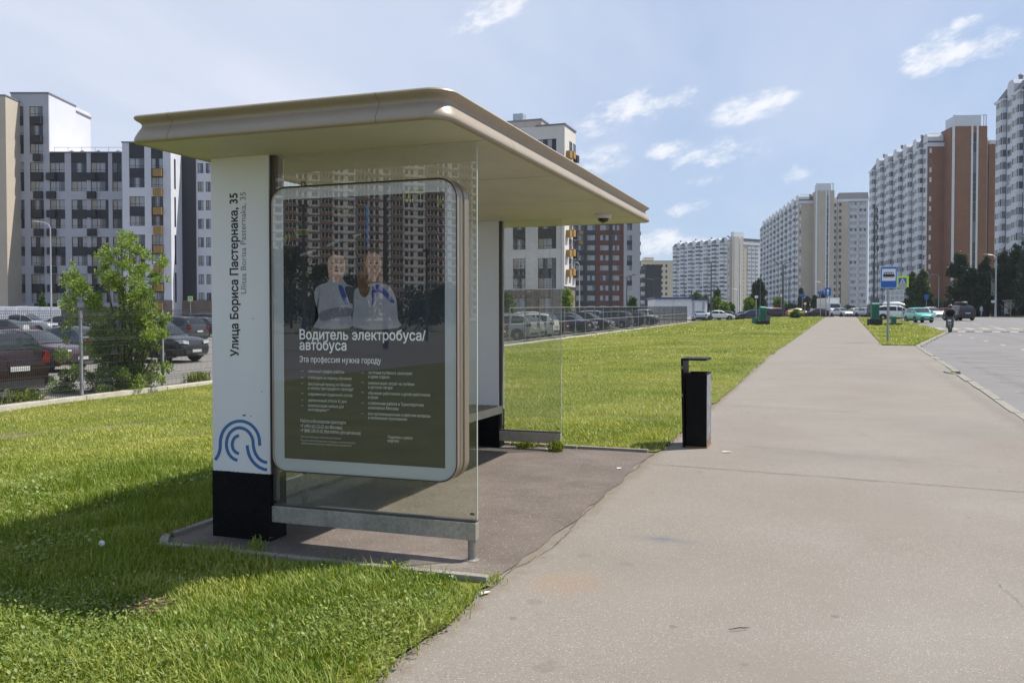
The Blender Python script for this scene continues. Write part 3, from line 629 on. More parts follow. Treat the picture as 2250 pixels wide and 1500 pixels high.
m_glass = glass_mat('shelter_glass', (0.925, 0.94, 0.915), 1.55, 0.035)
m_pane = glass_mat('lightbox_pane', (0.97, 0.98, 0.97), 1.82, 0.006)
m_edge = mat('glass_edge', (0.46, 0.50, 0.44), 0.3, var=0.05)
m_blue = mat('logo_blue', (0.035, 0.135, 0.36), 0.4, var=0.04)
m_ink = mat('sign_ink', (0.012, 0.014, 0.02), 0.5)
m_ink2 = mat('sign_ink_grey', (0.17, 0.19, 0.22), 0.5)
m_wood = mat('bench_slat_brown', (0.16, 0.115, 0.095), 0.6, var=0.2, scale=9)

shel = thing('bus_shelter', 'bus shelter with cream canopy, glass end walls and a lit poster box', 'bus shelter', (0, 0, 0.0))
def outline(u0, u1, v0, v1, rad, n=8):
    """points and outward normals round a rectangle; rad = radii at (u0,v0),(u1,v0),(u1,v1),(u0,v1)"""
    P = []
    for (cx, cy, r, a0) in ((u0+rad[0], v0+rad[0], rad[0], 180), (u1-rad[1], v0+rad[1], rad[1], 270), (u1-rad[2], v1-rad[2], rad[2], 0), (u0+rad[3], v1-rad[3], rad[3], 90)):
        for i in range(n+1):
            t = R(a0+90*i/n); P.append((cx+r*math.cos(t), cy+r*math.sin(t), math.cos(t), math.sin(t)))
    return P
RO = outline(-2.125, 0.077, -0.672, 5.29, (0.04, 0.12, 0.06, 0.04), 12)
prof = [(-0.030, 0.012), (-0.004, 0.003), (0.010, 0.001), (0.024, 0.005), (0.031, 0.014), (0.0315, 0.026), (0.026, 0.048), (0.014, 0.074), (0.000, 0.100), (-0.013, 0.122), (-0.019, 0.138), (-0.016, 0.151), (-0.003, 0.164), (0.015, 0.175), (0.027, 0.185), (0.032, 0.195), (0.028, 0.206), (0.015, 0.213), (-0.06, 0.218), (-0.30, 0.221)]
prof = [(o, z*0.86) for o, z in prof]
b = MB(); b.rings([[(p[0]+p[2]*o, p[1]+p[3]*o, H+z) for p in RO] for o, z in prof])
roof = b.build('canopy_roof', m_fascia, shel, smooth=True, angle=50)
def fascia_joint(p, q):
    b = MB(); d = Vector((q[0]-p[0], q[1]-p[1])).normalized()*0.002; n = Vector((d.y, -d.x)).normalized()
    A_ = [(p[0]+n.x*(o+0.0006)-d.x, p[1]+n.y*(o+0.0006)-d.y, H+z) for o, z in prof[1:-2]]; B_ = [(p[0]+n.x*(o+0.0006)+d.x, p[1]+n.y*(o+0.0006)+d.y, H+z) for o, z in prof[1:-2]]
    k = len(A_); b.add(A_+B_, [(i, i+1, k+i+1, k+i) for i in range(k-1)]); b.build('fascia_joint', mat('joint_dark', (0.13, 0.11, 0.09), 0.8), roof)  # thin dark seam between two fascia lengths
for y in (0.42, 2.86, 4.85): fascia_joint((0.077, y), (0.077, y+1))
for x in (-0.35, -1.85): fascia_joint((x, -0.672), (x+1, -0.672))
sv = [-0.66, 0.0, 1.52, 3.06, 4.56, 5.278]
for i in range(5):
    b = MB(); a0, a1 = sv[i]+(0.006 if i else 0), sv[i+1]-(0.006 if i < 4 else 0)
    if i == 0:
        pts = [(p[0]-p[2]*0.014, p[1]-p[3]*0.014) for p in RO if p[1] < 0.2 and (p[3] < 0.01)]
        pts = [(x, y) for x, y in pts if y < 0.0]+[(0.063, a1), (-2.111, a1)]
        b.prism(pts, 'z', H+0.004, H+0.03)
    else: b.box(-2.111, a0, H+0.004, 0.063, a1, H+0.03)
    b.build('soffit_panel', m_soffit, roof)
for y in sv[1:5]: b = MB(); b.box(-2.10, y-0.006, H+0.0055, 0.06, y+0.006, H+0.028); b.build('soffit_joint', m_gap, roof)

def pillar(v, front, letter):
    p = MB(); u0, u1 = -2.04, -1.552
    p.box(u0, v-0.040, 0.486, u1, v-0.030, H+0.004)             # face panel towards the camera
    o = p.build('pillar', m_panel, shel)
    q = MB(); q.box(u0+0.004, v-0.030, 0.486, u1-0.003, v+0.135, H+0.006); q.build('pillar_core', m_steel, o)
    q = MB(); q.box(u0, v+0.135, 0.486, u1, v+0.145, H+0.004); q.build('rear_face', m_panel, o)
    q = MB(); q.box(u1-0.003, v-0.012, 0.30, u1+0.030, v+0.03, H+0.005); q.build('glazing_channel', m_steel_d, o)
    # painted base with an uneven upper edge
    n = 60; top = [0.487+random.uniform(-.002, .003) for i in range(n+1)]; q = MB()
    vs = []; 
    for i in range(n+1):
        x = u0-0.003+(u1-u0+0.006)*i/n; vs += [(x, v-0.0435, -0.06), (x, v-0.0435, top[i])]
    q.add(vs, [(2*i, 2*i+2, 2*i+3, 2*i+1) for i in range(n)])
    q.box(u0-0.003, v-0.0432, -0.06, u1+0.003, v+0.1485, 0.482); q.build('pillar_base', m_black, o)
    return o
pl = pillar(0.0, True, True)
pf = pillar(4.56, False, False)
# street name and emblem on the near pillar
z0, z1 = 1.311, 2.472
text('Улица Бориса Пастернака, 35', 0.094, m_ink, pl, (-1.813, -0.0415, z0), width=z1-z0, vertical=True, bold=0.0022)
text('Ulitsa Borisa Pasternaka, 35', 0.066, m_ink2, pl, (-1.744, -0.0415, 1.759), width=2.475-1.759, vertical=True)
def Lz(x, y):   # emblem traced on the pillar face
    return pv(440+x/4.41, 880+y/4.41, -0.0415)
def arc(cx, cy, r, a0, a1, n=22, ry=None):
    ry = r if ry is None else ry
    return [(cx+r*math.cos(R(a0+(a1-a0)*i/n)), cy-ry*math.sin(R(a0+(a1-a0)*i/n))) for i in range(n+1)]
def bez(p0, p1, p2, p3, n=14):
    return [tuple((1-t)**3*a+3*(1-t)**2*t*b_+3*(1-t)*t*t*c+t**3*d for a, b_, c, d in zip(p0, p1, p2, p3)) for t in [i/n for i in range(n+1)]]
strokes = [bez((143, 572), (175, 535), (194, 490), (194, 425))[:-1]+arc(384, 405, 190, 180, 0, 30, 208)+[(576, 435)],
           arc(378, 420, 125, 262, 90, 26, 158)+arc(378, 420, 135, 88, 10, 14, 158)+bez((512, 400), (512, 500), (560, 590), (648, 598)),
           arc(378, 424, 68, 268, 92, 20, 86), bez((455, 430), (458, 560), (545, 660), (648, 668))]
b = MB()
for st in strokes:
    Lp, Rp = [], []
    for i, p in enumerate(st):
        a, c = st[max(0, i-1)], st[min(len(st)-1, i+1)]; dx, dy = c[0]-a[0], c[1]-a[1]; l = math.hypot(dx, dy) or 1; nx, ny = -dy/l*15, dx/l*15
        u, z = Lz(p[0]+nx, p[1]+ny); Lp.append((u, -0.0415, z)); u, z = Lz(p[0]-nx, p[1]-ny); Rp.append((u, -0.0415, z))
    k = len(st); b.add(Lp+Rp, [(i, i+1, k+i+1, k+i) for i in range(k-1)])
b.build('emblem', m_blue, pl)

m_scuff = mat('scuff_dirt', (0.10, 0.095, 0.09), 0.9)
for px_, py_, w_ in ((537, 912, 7), (551, 914, 3), (556, 700, 3), (488, 960, 4), (575, 860, 3), (545, 1000, 3)):
    q = []
    for k in range(9): a = R(40*k); rr_ = w_*(0.4+0.6*random.random()); u_, z_ = pv(px_+rr_*math.cos(a), py_+rr_*0.4*math.sin(a), -0.0412); q.append((u_, -0.0412, z_))
    b = MB(); b.poly(q); b.build('scuff_mark', m_scuff, pl)
def end_wall(v, u1, zb0, zb1, right_foot):
    b = MB(); b.box(-1.524, v-0.005, zb1+0.012, u1, v+0.005, H+0.003); g = b.build('glass_end_wall', m_glass, shel)
    b = MB(); b.box(u1+0.0005, v-0.005, zb1+0.014, u1+0.005, v+0.005, H+0.002); b.build('glass_edge', m_edge, g)
    b = MB(); b.box(-1.55, v-0.032, zb0, u1+0.004, v+0.032, zb1); bm_ = b.build('beam', m_beam, g, bevel=0.004)
    b = MB(); b.box(-1.54, v-0.022, zb1, u1+0.002, v+0.022, zb1+0.016); b.build('beam_channel', m_steel_d, g)
    b = MB(); b.path([(right_foot, v, -0.05), (right_foot, v, zb0-0.01), (right_foot, v, zb0)], [0.027, 0.027, 0.03], 16); b.lathe([(0.05, -0.02), (0.05, 0.004), (0.03, 0.012)], (right_foot, v, tz(0, v)), 16); b.build('foot', m_steel, g, smooth=True)
    b = MB(); b.box(u1-0.045, v-0.0062, zb1+0.045, u1-0.015, v-0.0055, zb1+0.06); b.build('glass_mark', m_steel_d, g)
    return g
end_wall(0.0, 0.0, 0.148, 0.262, -0.035)
end_wall(4.56, -0.792, 0.118, 0.235, -0.835)
# rear wall
b = MB(); b.box(-2.03, 0.15, 0.15, -1.99, 4.40, 0.27); rw = b.build('rear_wall_beam', m_beam, shel)
for (a0, a1) in ((0.16, 1.085), (1.115, 2.265), (2.295, 3.445), (3.475, 4.39)):
    b = MB(); b.box(-2.014, a0, 0.285, -2.006, a1, H+0.002); b.build('rear_glass', m_glass, rw)
for v_ in (1.1, 2.28, 3.46):
    b = MB(); b.box(-2.025, v_-0.014, 0.27, -1.995, v_+0.014, H+0.002); b.build('rear_post', m_steel_d, rw)
    b = MB(); b.tube((-2.01, v_, -0.05), (-2.01, v_, 0.15), 0.025, 10); b.build('foot', m_steel, rw, smooth=True)
# bench
b = MB(); b.box(-1.485, 0.30, 0.462, -1.462, 4.40, 0.548); bench = b.build('bench', mat('bench_rail', (0.42, 0.38, 0.29), 0.5, var=0.1), shel)
for i in range(5): 
    b = MB(); b.box(-1.93+i*0.088, 0.30, 0.525, -1.865+i*0.088, 4.395, 0.552); b.build('slat', m_wood, bench, bevel=0.004)
for v_ in (1.1, 2.28, 3.46): 
    b = MB(); b.box(-1.99, v_-0.02, 0.48, -1.486, v_+0.02, 0.522); b.build('bracket', m_steel, bench)

# poster light box set through the near glass
BU0, BU1, BZ0, BZ1 = -1.4915, -0.093, 0.5285, 2.484
BO = outline(BU0, BU1, BZ0, BZ1, (0.11, 0.13, 0.13, 0.11), 10)
def casing(vs_os, name, m, parent):
    b = MB(); b.rings([[(p[0]+p[2]*o, v, p[1]+p[3]*o) for p in BO] for v, o in vs_os], capa=False, capb=False); return b.build(name, m, parent, smooth=True, angle=30)
lb = casing([(-0.0985, -0.010), (-0.1035, -0.004), (-0.1035, 0.0), (-0.098, 0.004), (-0.070, 0.004), (-0.066, -0.004), (-0.058, -0.004), (-0.054, 0.004), (-0.022, 0.004), (-0.016, -0.02)], 'light_box', m_case, shel)
casing([(0.012, -0.02), (0.018, 0.002), (0.060, 0.006), (0.095, 0.0), (0.110, -0.02), (0.113, -0.06)], 'rear_casing', m_case, lb)
casing([(-0.020, -0.012), (0.016, -0.012)], 'casing_joint', m_gap, lb)
casing([(-0.1045, -0.006), (-0.1045, 0.001)], 'front_gasket', m_gap, lb)
b = MB(); b.poly([(p[0]-p[2]*0.03, 0.1125, p[1]-p[3]*0.03) for p in BO][::-1]); b.build('rear_face', m_frame, lb)
b = MB(); b.poly([(p[0]-p[2]*0.008, -0.099, p[1]-p[3]*0.008) for p in BO]); b.build('front_pane', m_pane, lb)
PUa, PUb, PZa, PZb = -1.397, -0.182, 0.618, 2.398
ctr = ((PUa+PUb)/2, (PZa+PZb)/2)
def to_rect(p):
    dx, dz = p[0]-ctr[0], p[1]-ctr[1]; s = min((PUb-PUa)/2/max(1e-6, abs(dx)), (PZb-PZa)/2/max(1e-6, abs(dz))); return (ctr[0]+dx*s, ctr[1]+dz*s)
# resample the outline with the poster's corner directions included
op = [(p[0]-p[2]*0.009, p[1]-p[3]*0.009) for p in BO]
ring_o, ring_i = [], []
for i in range(len(op)):
    a, c = op[i], op[(i+1) % len(op)]
    for k in range(6):
        t = k/6; p = (a[0]+(c[0]-a[0])*t, a[1]+(c[1]-a[1])*t); ring_o.append((p[0], -0.0935, p[1])); q = to_rect(p); ring_i.append((q[0], -0.0935, q[1]))
b = MB(); n = len(ring_o); b.add(ring_o+ring_i, [(i, (i+1) % n, n+(i+1) % n, n+i) for i in range(n)]); b.build('poster_frame', m_frame, lb)
m_post = bpy.data.materials.new('poster_print'); m_post.use_nodes = True; MATS['poster_print'] = m_post
nt = m_post.node_tree; g_ = nt.nodes.new('ShaderNodeNewGeometry'); sx_ = nt.nodes.new('ShaderNodeSeparateXYZ'); nt.links.new(g_.outputs['Position'], sx_.inputs[0])
nz = nt.nodes.new('ShaderNodeTexNoise'); nz.inputs['Scale'].default_value = 3.0; nz.inputs['Detail'].default_value = 4; nt.links.new(g_.outputs['Position'], nz.inputs['Vector'])
ma = nt.nodes.new('ShaderNodeMath'); ma.operation = 'MULTIPLY_ADD'; ma.inputs[1].default_value = 0.5; nt.links.new(nz.outputs['Fac'], ma.inputs[0]); nt.links.new(sx_.outputs['Z'], ma.inputs[2])
cr = nt.nodes.new('ShaderNodeValToRGB'); mr_ = nt.nodes.new('ShaderNodeMapRange'); mr_.inputs['From Min'].default_value = 0.85; mr_.inputs['From Max'].default_value = 2.6
nt.links.new(ma.outputs[0], mr_.inputs['Value']); nt.links.new(mr_.outputs[0], cr.inputs[0])
el = cr.color_ramp.elements; el[0].position = 0.0; el[0].color = (0.046, 0.040, 0.050, 1); el[1].position = 1.0; el[1].color = (0.050, 0.048, 0.055, 1)
for pos, c in ((0.33, (0.045, 0.041, 0.050, 1)), (0.48, (0.030, 0.034, 0.055, 1)), (0.62, (0.034, 0.038, 0.048, 1)), (0.75, (0.022, 0.022, 0.024, 1))):
    e = el.new(pos); e.color = c
pb = nt.nodes['Principled BSDF']; pb.inputs['Roughness'].default_value = 0.6; pb.inputs['Specular IOR Level'].default_value = 0.2; nt.links.new(cr.outputs[0], pb.inputs['Base Color'])
b = MB(); b.poly([(PUa-0.004, -0.0890, PZa-0.004), (PUb+0.004, -0.0890, PZa-0.004), (PUb+0.004, -0.0890, PZb+0.004), (PUa-0.004, -0.0890, PZb+0.004)]); post = b.build('poster', m_post, lb)
# printed picture and wording (flat, on the poster sheet)
def ink(name, c): return mat('print_'+name, c, 0.6, var=0.10, scale=9, spec=0.2)
i_white, i_soft, i_dim = ink('white', (0.88, 0.88, 0.92)), ink('soft_white', (0.70, 0.70, 0.69)), ink('dim_white', (0.5, 0.5, 0.48))
i_shirt, i_shirt2, i_skin, i_hair, i_tie, i_brown, i_bar, i_yel, i_jack = ink('shirt', (0.29, 0.29, 0.34)), ink('shirt_fold', (0.16, 0.16, 0.20)), ink('skin', (0.40, 0.25, 0.20)), ink('hair', (0.045, 0.03, 0.022)), ink('tie', (0.04, 0.07, 0.25)), ink('hair_brown', (0.12, 0.065, 0.035)), ink('bar', (0.05, 0.16, 0.38)), ink('yellow', (0.33, 0.36, 0.10)), ink('jacket', (0.06, 0.06, 0.075))
LAY = [-0.0893]
def smooth_poly(pts, n=5):
    P = [Vector(p) for p in pts]; o = []
    for i in range(len(P)):
        a, b_, c, d = P[i-1], P[i], P[(i+1) % len(P)], P[(i+2) % len(P)]
        for k in range(n):
            t = k/n; o.append(0.5*((2*b_)+(c-a)*t+(2*a-5*b_+4*c-d)*t*t+(3*b_-a-3*c+d)*t**3))
    return [(p.x, p.y) for p in o]
def blob(name, pts, m, curve=True):
    LAY[0] -= 0.00009; p = [pv(x, y, -0.09) for x, y in pts]; p = smooth_poly(p) if curve else p
    bm = bmesh.new(); f = bm.faces.new([bm.verts.new((u, LAY[0], z)) for u, z in p]); bmesh.ops.triangulate(bm, faces=[f]); me = bpy.data.meshes.new(name); bm.to_mesh(me); bm.free(); me.materials.append(m); return obj(name, me, lb)
Z5 = lambda x, y: (600+x/4.688, 400+y/4.688)
blob('printed_figure', [Z5(*p) for p in ((430, 1500), (470, 1380), (425, 1190), (450, 1080), (560, 1030), (600, 975), (700, 985), (760, 1050), (830, 1090), (840, 1250), (805, 1380), (790, 1500))], i_shirt)
blob('printed_face', [Z5(*p) for p in ((585, 985), (562, 880), (575, 770), (640, 715), (715, 740), (742, 850), (730, 950), (690, 1040), (630, 1020))], i_skin)
blob('printed_hair', [Z5(*p) for p in ((560, 800), (575, 730), (640, 690), (715, 710), (745, 780), (720, 765), (640, 745), (585, 775))], i_hair)
blob('printed_tie', [Z5(*p) for p in ((672, 1075), (700, 1060), (728, 1100), (775, 1245), (745, 1255), (705, 1180))], i_tie)
blob('printed_jacket', [Z5(*p) for p in ((740, 1080), (850, 1100), (850, 1240), (800, 1250), (770, 1200))], i_jack)
blob('printed_arm', [Z5(*p) for p in ((480, 1350), (600, 1300), (790, 1290), (805, 1370), (650, 1395), (500, 1430))], i_shirt2)
blob('printed_hair', [Z5(*p) for p in ((930, 760), (1000, 715), (1090, 740), (1120, 850), (1140, 1000), (1215, 1080), (1240, 1150), (1160, 1150), (1080, 1040), (1000, 1060), (960, 1180), (890, 1150), (870, 1000), (920, 900))], i_brown)
blob('printed_figure', [Z5(*p) for p in ((840, 1500), (830, 1300), (835, 1130), (885, 1085), (980, 1050), (1120, 1040), (1210, 1090), (1265, 1200), (1285, 1400), (1290, 1500))], i_shirt)
blob('printed_face', [Z5(*p) for p in ((985, 960), (955, 860), (965, 770), (1030, 725), (1100, 760), (1115, 860), (1085, 960), (1050, 1030), (1010, 1010))], i_skin)
blob('printed_hair', [Z5(*p) for p in ((900, 1000), (960, 980), (1000, 1080), (960, 1180), (905, 1165), (880, 1080))], i_brown)
blob('printed_scarf', [Z5(*p) for p in ((1020, 1085), (1080, 1050), (1130, 1085), (1200, 1160), (1250, 1230), (1215, 1240), (1120, 1150), (1060, 1140), (1045, 1230), (1020, 1265), (1025, 1150))], i_tie)
for x in (610, 690, 1000, 1070): blob('printed_eye', [Z5(x-16, 835), Z5(x, 828), Z5(x+16, 836), Z5(x, 844)], i_hair)
for x, y in ((655, 915), (1045, 935)): blob('printed_mouth', [Z5(x-24, y), Z5(x, y-6), Z5(x+24, y), Z5(x, y+9)], ink('lip', (0.17, 0.06, 0.05)))
for x, y in ((652, 870), (1048, 880)): blob('printed_nose', [Z5(x-5, y-25), Z5(x+10, y+10), Z5(x-8, y+12)], ink('nose', (0.14, 0.075, 0.055)))
blob('printed_bar', [Z5(955, 240), Z5(988, 240), Z5(985, 690), Z5(968, 690)], i_bar, False)
for (x0, y0, x1, y1) in ((820, 545, 910, 525), (555, 640, 680, 595), (280, 740, 440, 690)): blob('printed_dash', [Z5(x0, y0), Z5(x1, y1), Z5(x1, y1+26), Z5(x0, y0+28)], ink('pale_dash', (0.22, 0.22, 0.21)), False)
def ptext(s, x, y, x1, size, m, bold=0.0):
    u, z = pv(x, y, -0.0915); w = pv(x1, y, -0.0915)[0]-u
    text(s, size, m, lb, (u, -0.0962, z), width=w, bold=bold)
ptext('Водитель электробуса/', 659, 745, 936, 0.093, i_white, 0.0016)
ptext('автобуса', 659, 768, 762, 0.093, i_white, 0.0016)
ptext('Эта профессия нужна городу', 659, 795, 838, 0.056, i_white, 0.0004)
sm = 0.0285
for s, x, y, x1 in (('сменный график работы', 678, 818, 757), ('стипендия на период обучения', 678, 832, 773), ('бесплатный проезд по Москве', 678, 846, 772), ('и оплата пригородного проезда*', 678, 855, 778), ('современный подвижной состав', 678, 868, 775), ('увеличенный отпуск 42 дня', 678, 881.5, 762), ('компенсация жилья для', 678, 893, 756), ('иногородних**', 678, 902, 725),
                    ('льготные путёвки в санатории', 810, 821, 906), ('и дома отдыха', 810, 830, 856), ('компенсация затрат на путёвки', 810, 844, 911), ('в детские лагеря', 810, 853, 863), ('обучение работников и детей работников', 810, 866, 946), ('в вузах', 810, 875, 832), ('стабильная работа в Транспортном', 810, 888, 931), ('комплексе Москвы', 810, 898, 876), ('все организационные и рабочие вопросы', 810, 911, 946), ('в мобильном приложении', 810, 920, 895)):
    ptext(s, x, y, x1, sm, i_soft)
for x, ys in ((662, (815, 829, 842, 864, 878, 891)), (794, (819, 840, 862, 885, 908))):
    for y in ys: ptext('—', x, y+2, x+6, sm, i_soft)
ptext('Работа в Московском транспорте', 661, 927, 761, 0.032, i_soft); ptext('+7 (495) 622-22-22 (из Москвы)', 661, 938, 753, 0.032, i_soft); ptext('+7 (800) 220-22-02 (бесплатно для регионов)', 661, 948, 793, 0.032, i_soft)
ptext('*для проживающих в Московской области', 661, 960, 750, 0.019, i_dim); ptext('**на части эксплуатационных площадок, соответствующих', 660, 968, 782, 0.019, i_dim); ptext('требованиям внутренних нормативных документов', 662, 974.5, 773, 0.019, i_dim)
ptext('Подробнее о работе', 853, 962, 907, 0.026, i_soft); ptext('водителя', 853, 970, 877, 0.026, i_soft)
ptext('МГТ', 887, 446, 931, 0.11, i_yel); ptext('Мо', 961, 454, 977, 0.09, i_yel); ptext('МГТ', 622, 532, 640, 0.07, i_yel); ptext('МОСГОР', 648, 518, 680, 0.06, i_yel)
b = MB()
def pstroke(pts, w):
    k = len(pts); Lp, Rp = [], []
    for i, p in enumerate(pts):
        a, c = pts[max(0, i-1)], pts[min(k-1, i+1)]; dx, dy = c[0]-a[0], c[1]-a[1]; l = math.hypot(dx, dy) or 1; nx, ny = -dy/l*w, dx/l*w
        for q, L in (((p[0]+nx, p[1]+ny), Lp), ((p[0]-nx, p[1]-ny), Rp)): u, z = pv(*Z5(*q), -0.09); L.append((u, -0.0945, z))
    b.add(Lp+Rp, [(i, i+1, k+i+1, k+i) for i in range(k-1)])
for r in (18, 34, 50): pstroke(arc(690, 305, r, 170, 0)+arc(715, 330, r*0.9, 180, 330), 3); pstroke(arc(770, 262, r, 180, 0)+arc(800, 300, r*0.7, 180, 350), 3)
b.build('printed_emblem', ink('wave', (0.30, 0.26, 0.20)), lb)

# dome camera under the canopy
c = thing('dome_camera', 'small white dome camera under the far end of the canopy', 'camera', (-0.218, 4.27, H+0.004))
b = MB(); b.lathe([(0.001, 0.0), (0.092, 0.0), (0.094, -0.012), (0.084, -0.045), (0.080, -0.048)], n=24); b.build('housing', mat('camera_white', (0.62, 0.60, 0.55), 0.5), c, smooth=True, angle=40)
b = MB(); b.lathe([(0.066, -0.046), (0.064, -0.060), (0.05, -0.078), (0.028, -0.09), (0.001, -0.094)], n=20); b.build('dome', mat('dome_black', (0.02, 0.02, 0.022), 0.12), c, smooth=True)
b = MB(); b.tube((0, 0, -0.088), (0, 0, -0.104), 0.016, 10); b.build('lens_ring', m_steel, c)

# litter bin
m_bin = mat('bin_black', (0.0045, 0.0048, 0.0055), 0.5, spec=0.16, var=0.35, scale=7, fine=0.3, fscale=50, bump=0.1)
m_rust = mat('bin_rust', (0.20, 0.12, 0.07), 0.85, scale=30, var=0.4)
t = thing('litter_bin', 'black square litter bin with an angled flat hood on the pavement edge', 'litter bin', (0.49, 5.25, tz(0.5, 5.4)))
b = MB(); b.box(0.055, 0.02, 0.0, 0.30, 0.44, 0.865, skip='t'); o = b.build('bin_body', m_bin, t, bevel=0.006)
b = MB(); b.box(0.065, 0.03, 0.45, 0.29, 0.43, 0.80); b.build('inner_liner', m_black, o)
b = MB()
for (x0, x1, y0, y1) in ((0.056, 0.299, 0.021, 0.036), (0.056, 0.299, 0.424, 0.439), (0.056, 0.071, 0.036, 0.424), (0.284, 0.299, 0.036, 0.424)): b.box(x0, y0, 0.866, x1, y1, 0.878)
b.build('rim', m_bin, o)
b = MB(); b.box(0.3005, 0.028, 0.09, 0.3018, 0.432, 0.86); b.build('glare_side', mat('bin_glare_grey', (0.19, 0.20, 0.215), 0.5, scale=9, var=0.5, fine=0.3, fscale=40), o)  # sun glare on the black side, painted as a thin grey plate
b = MB(); b.box(0.3005, 0.03, 0.01, 0.3025, 0.42, 0.085); b.box(0.052, 0.015, -0.03, 0.306, 0.445, 0.012); b.build('rusty_foot', m_rust, o)
b = MB(); b.prism([(-0.002, 1.035), (0.022, 1.035), (0.05, 0.0), (0.022, 0.0)], 'y', 0.0, 0.46); b.build('back_plate', m_bin, t)
b = MB(); b.box(-0.003, -0.005, 1.032, 0.30, 0.465, 1.055); b.build('hood', m_bin, t, bevel=0.003)
for z in (0.60, 0.93):
    b = MB(); b.box(0.006, -0.004, z, 0.022, -0.0005, z+0.035); b.build('hinge', m_steel, t)
# ------------------------------------------------------------------ mesh fence along the car park
m_galv = mat('galvanised_wire', (0.055, 0.057, 0.06), 0.5, metal=0.2, var=0.1)
m_post = mat('fence_post_grey', (0.33, 0.34, 0.36), 0.5, metal=0.3, var=0.12)
m_block = mat('fence_footing', (0.50, 0.455, 0.375), 0.95, scale=3, var=0.16, fine=0.2, fscale=25, bump=0.5, bscale=30)
FU, FS = -14.52, 2.70
def wire_panel(rails):
    b = MB(); w = 0.0026; L = FS-0.07
    bends = (0.30, 1.30, 1.90)
    pts = [(0.0, 0.0)]
    for z in bends: pts += [(z-0.06, 0.0), (z, 0.03), (z+0.06, 0.0)]
    pts.append((2.03, 0.0)); n = int(L/0.05)
    for i in range(n+1):
        y = 0.035+L*i/n; R_ = [[(o-w, y-w, z), (o+w, y-w, z), (o+w, y+w, z), (o-w, y+w, z)] for z, o in pts]
        b.rings(R_, capa=False, capb=True)
    for z in [0.03, 0.18, 0.24, 0.30, 0.36, 0.55, 0.75, 0.95, 1.15, 1.24, 1.30, 1.36, 1.55, 1.75, 1.84, 1.90, 1.96, 2.02]:
        o = 0.034 if z in bends else 0.005
        b.box(o-0.004, 0.03, z-0.0042, o+0.004, 0.04+L, z+0.0042)
    for z in rails: b.box(-0.015, 0.0, z-0.018, 0.012, FS, z+0.018, 1)
    return b.mesh('wire_panel', [m_galv, m_post])
wp1, wp2 = wire_panel(()), wire_panel((0.12, 1.08, 2.0))
pb_ = MB(); pb_.box(-0.03, -0.03, -0.1, 0.03, 0.03, 2.06); pb_.box(-0.034, -0.034, 2.06, 0.034, 0.034, 2.075); pm1 = pb_.mesh('post', m_post)
kb = MB(); kb.box(-0.14, 0.01, -0.35, 0.14, FS-0.012, 0.09); km1 = kb.mesh('footing_block', m_block)
v0 = 10.9-FS*5
fence = thing('mesh_fence', 'long grey welded mesh fence on concrete footing beside the car park', 'fence', (FU, v0, tz(FU, v0)))
fz0 = tz(FU, v0)
for i in range(41):
    v = v0+i*FS; z = tz(FU, v)+0.05-fz0; z2 = tz(FU, v+FS)+0.05-fz0; lean = random.uniform(-0.015, 0.015)
    obj('post', pm1, fence, (0, v-v0, z), (random.uniform(-0.02, 0.02), lean, 0))
    if i < 40:
        obj('wire_panel', wp1 if v < 38 else wp2, fence, (0.035, v-v0, z+0.06), (math.atan2(z2-z, FS), lean*0.5, random.uniform(-.008, .008)))
        obj('footing_block', km1, fence, (random.uniform(-.03, .03), v-v0, z-0.05+random.uniform(-.03, .03)), (math.atan2(z2-z, FS), 0, random.uniform(-.01, .01)))

# white sheet-metal hoarding behind the cars
m_hoard = mat('white_hoarding', (0.86, 0.86, 0.87), 0.6, scale=2, var=0.08)
X0, zt = XZ(-60, 672, 92); X1, _ = XZ(158, 672, 92)
u0, v0_ = xy2uv(X0, 92); hz0 = tz(u0, v0_)
hf = thing('white_hoarding_fence', 'white corrugated metal hoarding behind the silver pickup', 'fence', (u0, v0_, hz0), AZ)
ns = int((X1-X0)/1.15)
cb = MB(); 
for k in range(8): x = k*0.14; cb.prism([(x, 0), (x+0.045, -0.035), (x+0.085, -0.035), (x+0.12, 0)], 'z', 0, zt-hz0)
cb.box(0, 0.0, 0, 1.12, 0.02, zt-hz0-0.004); cmh = cb.mesh('sheet_panel', m_hoard)
for k in range(ns): obj('sheet_panel', cmh, hf, (k*1.15, random.uniform(-.03, .03), random.uniform(-0.12, 0.0)))

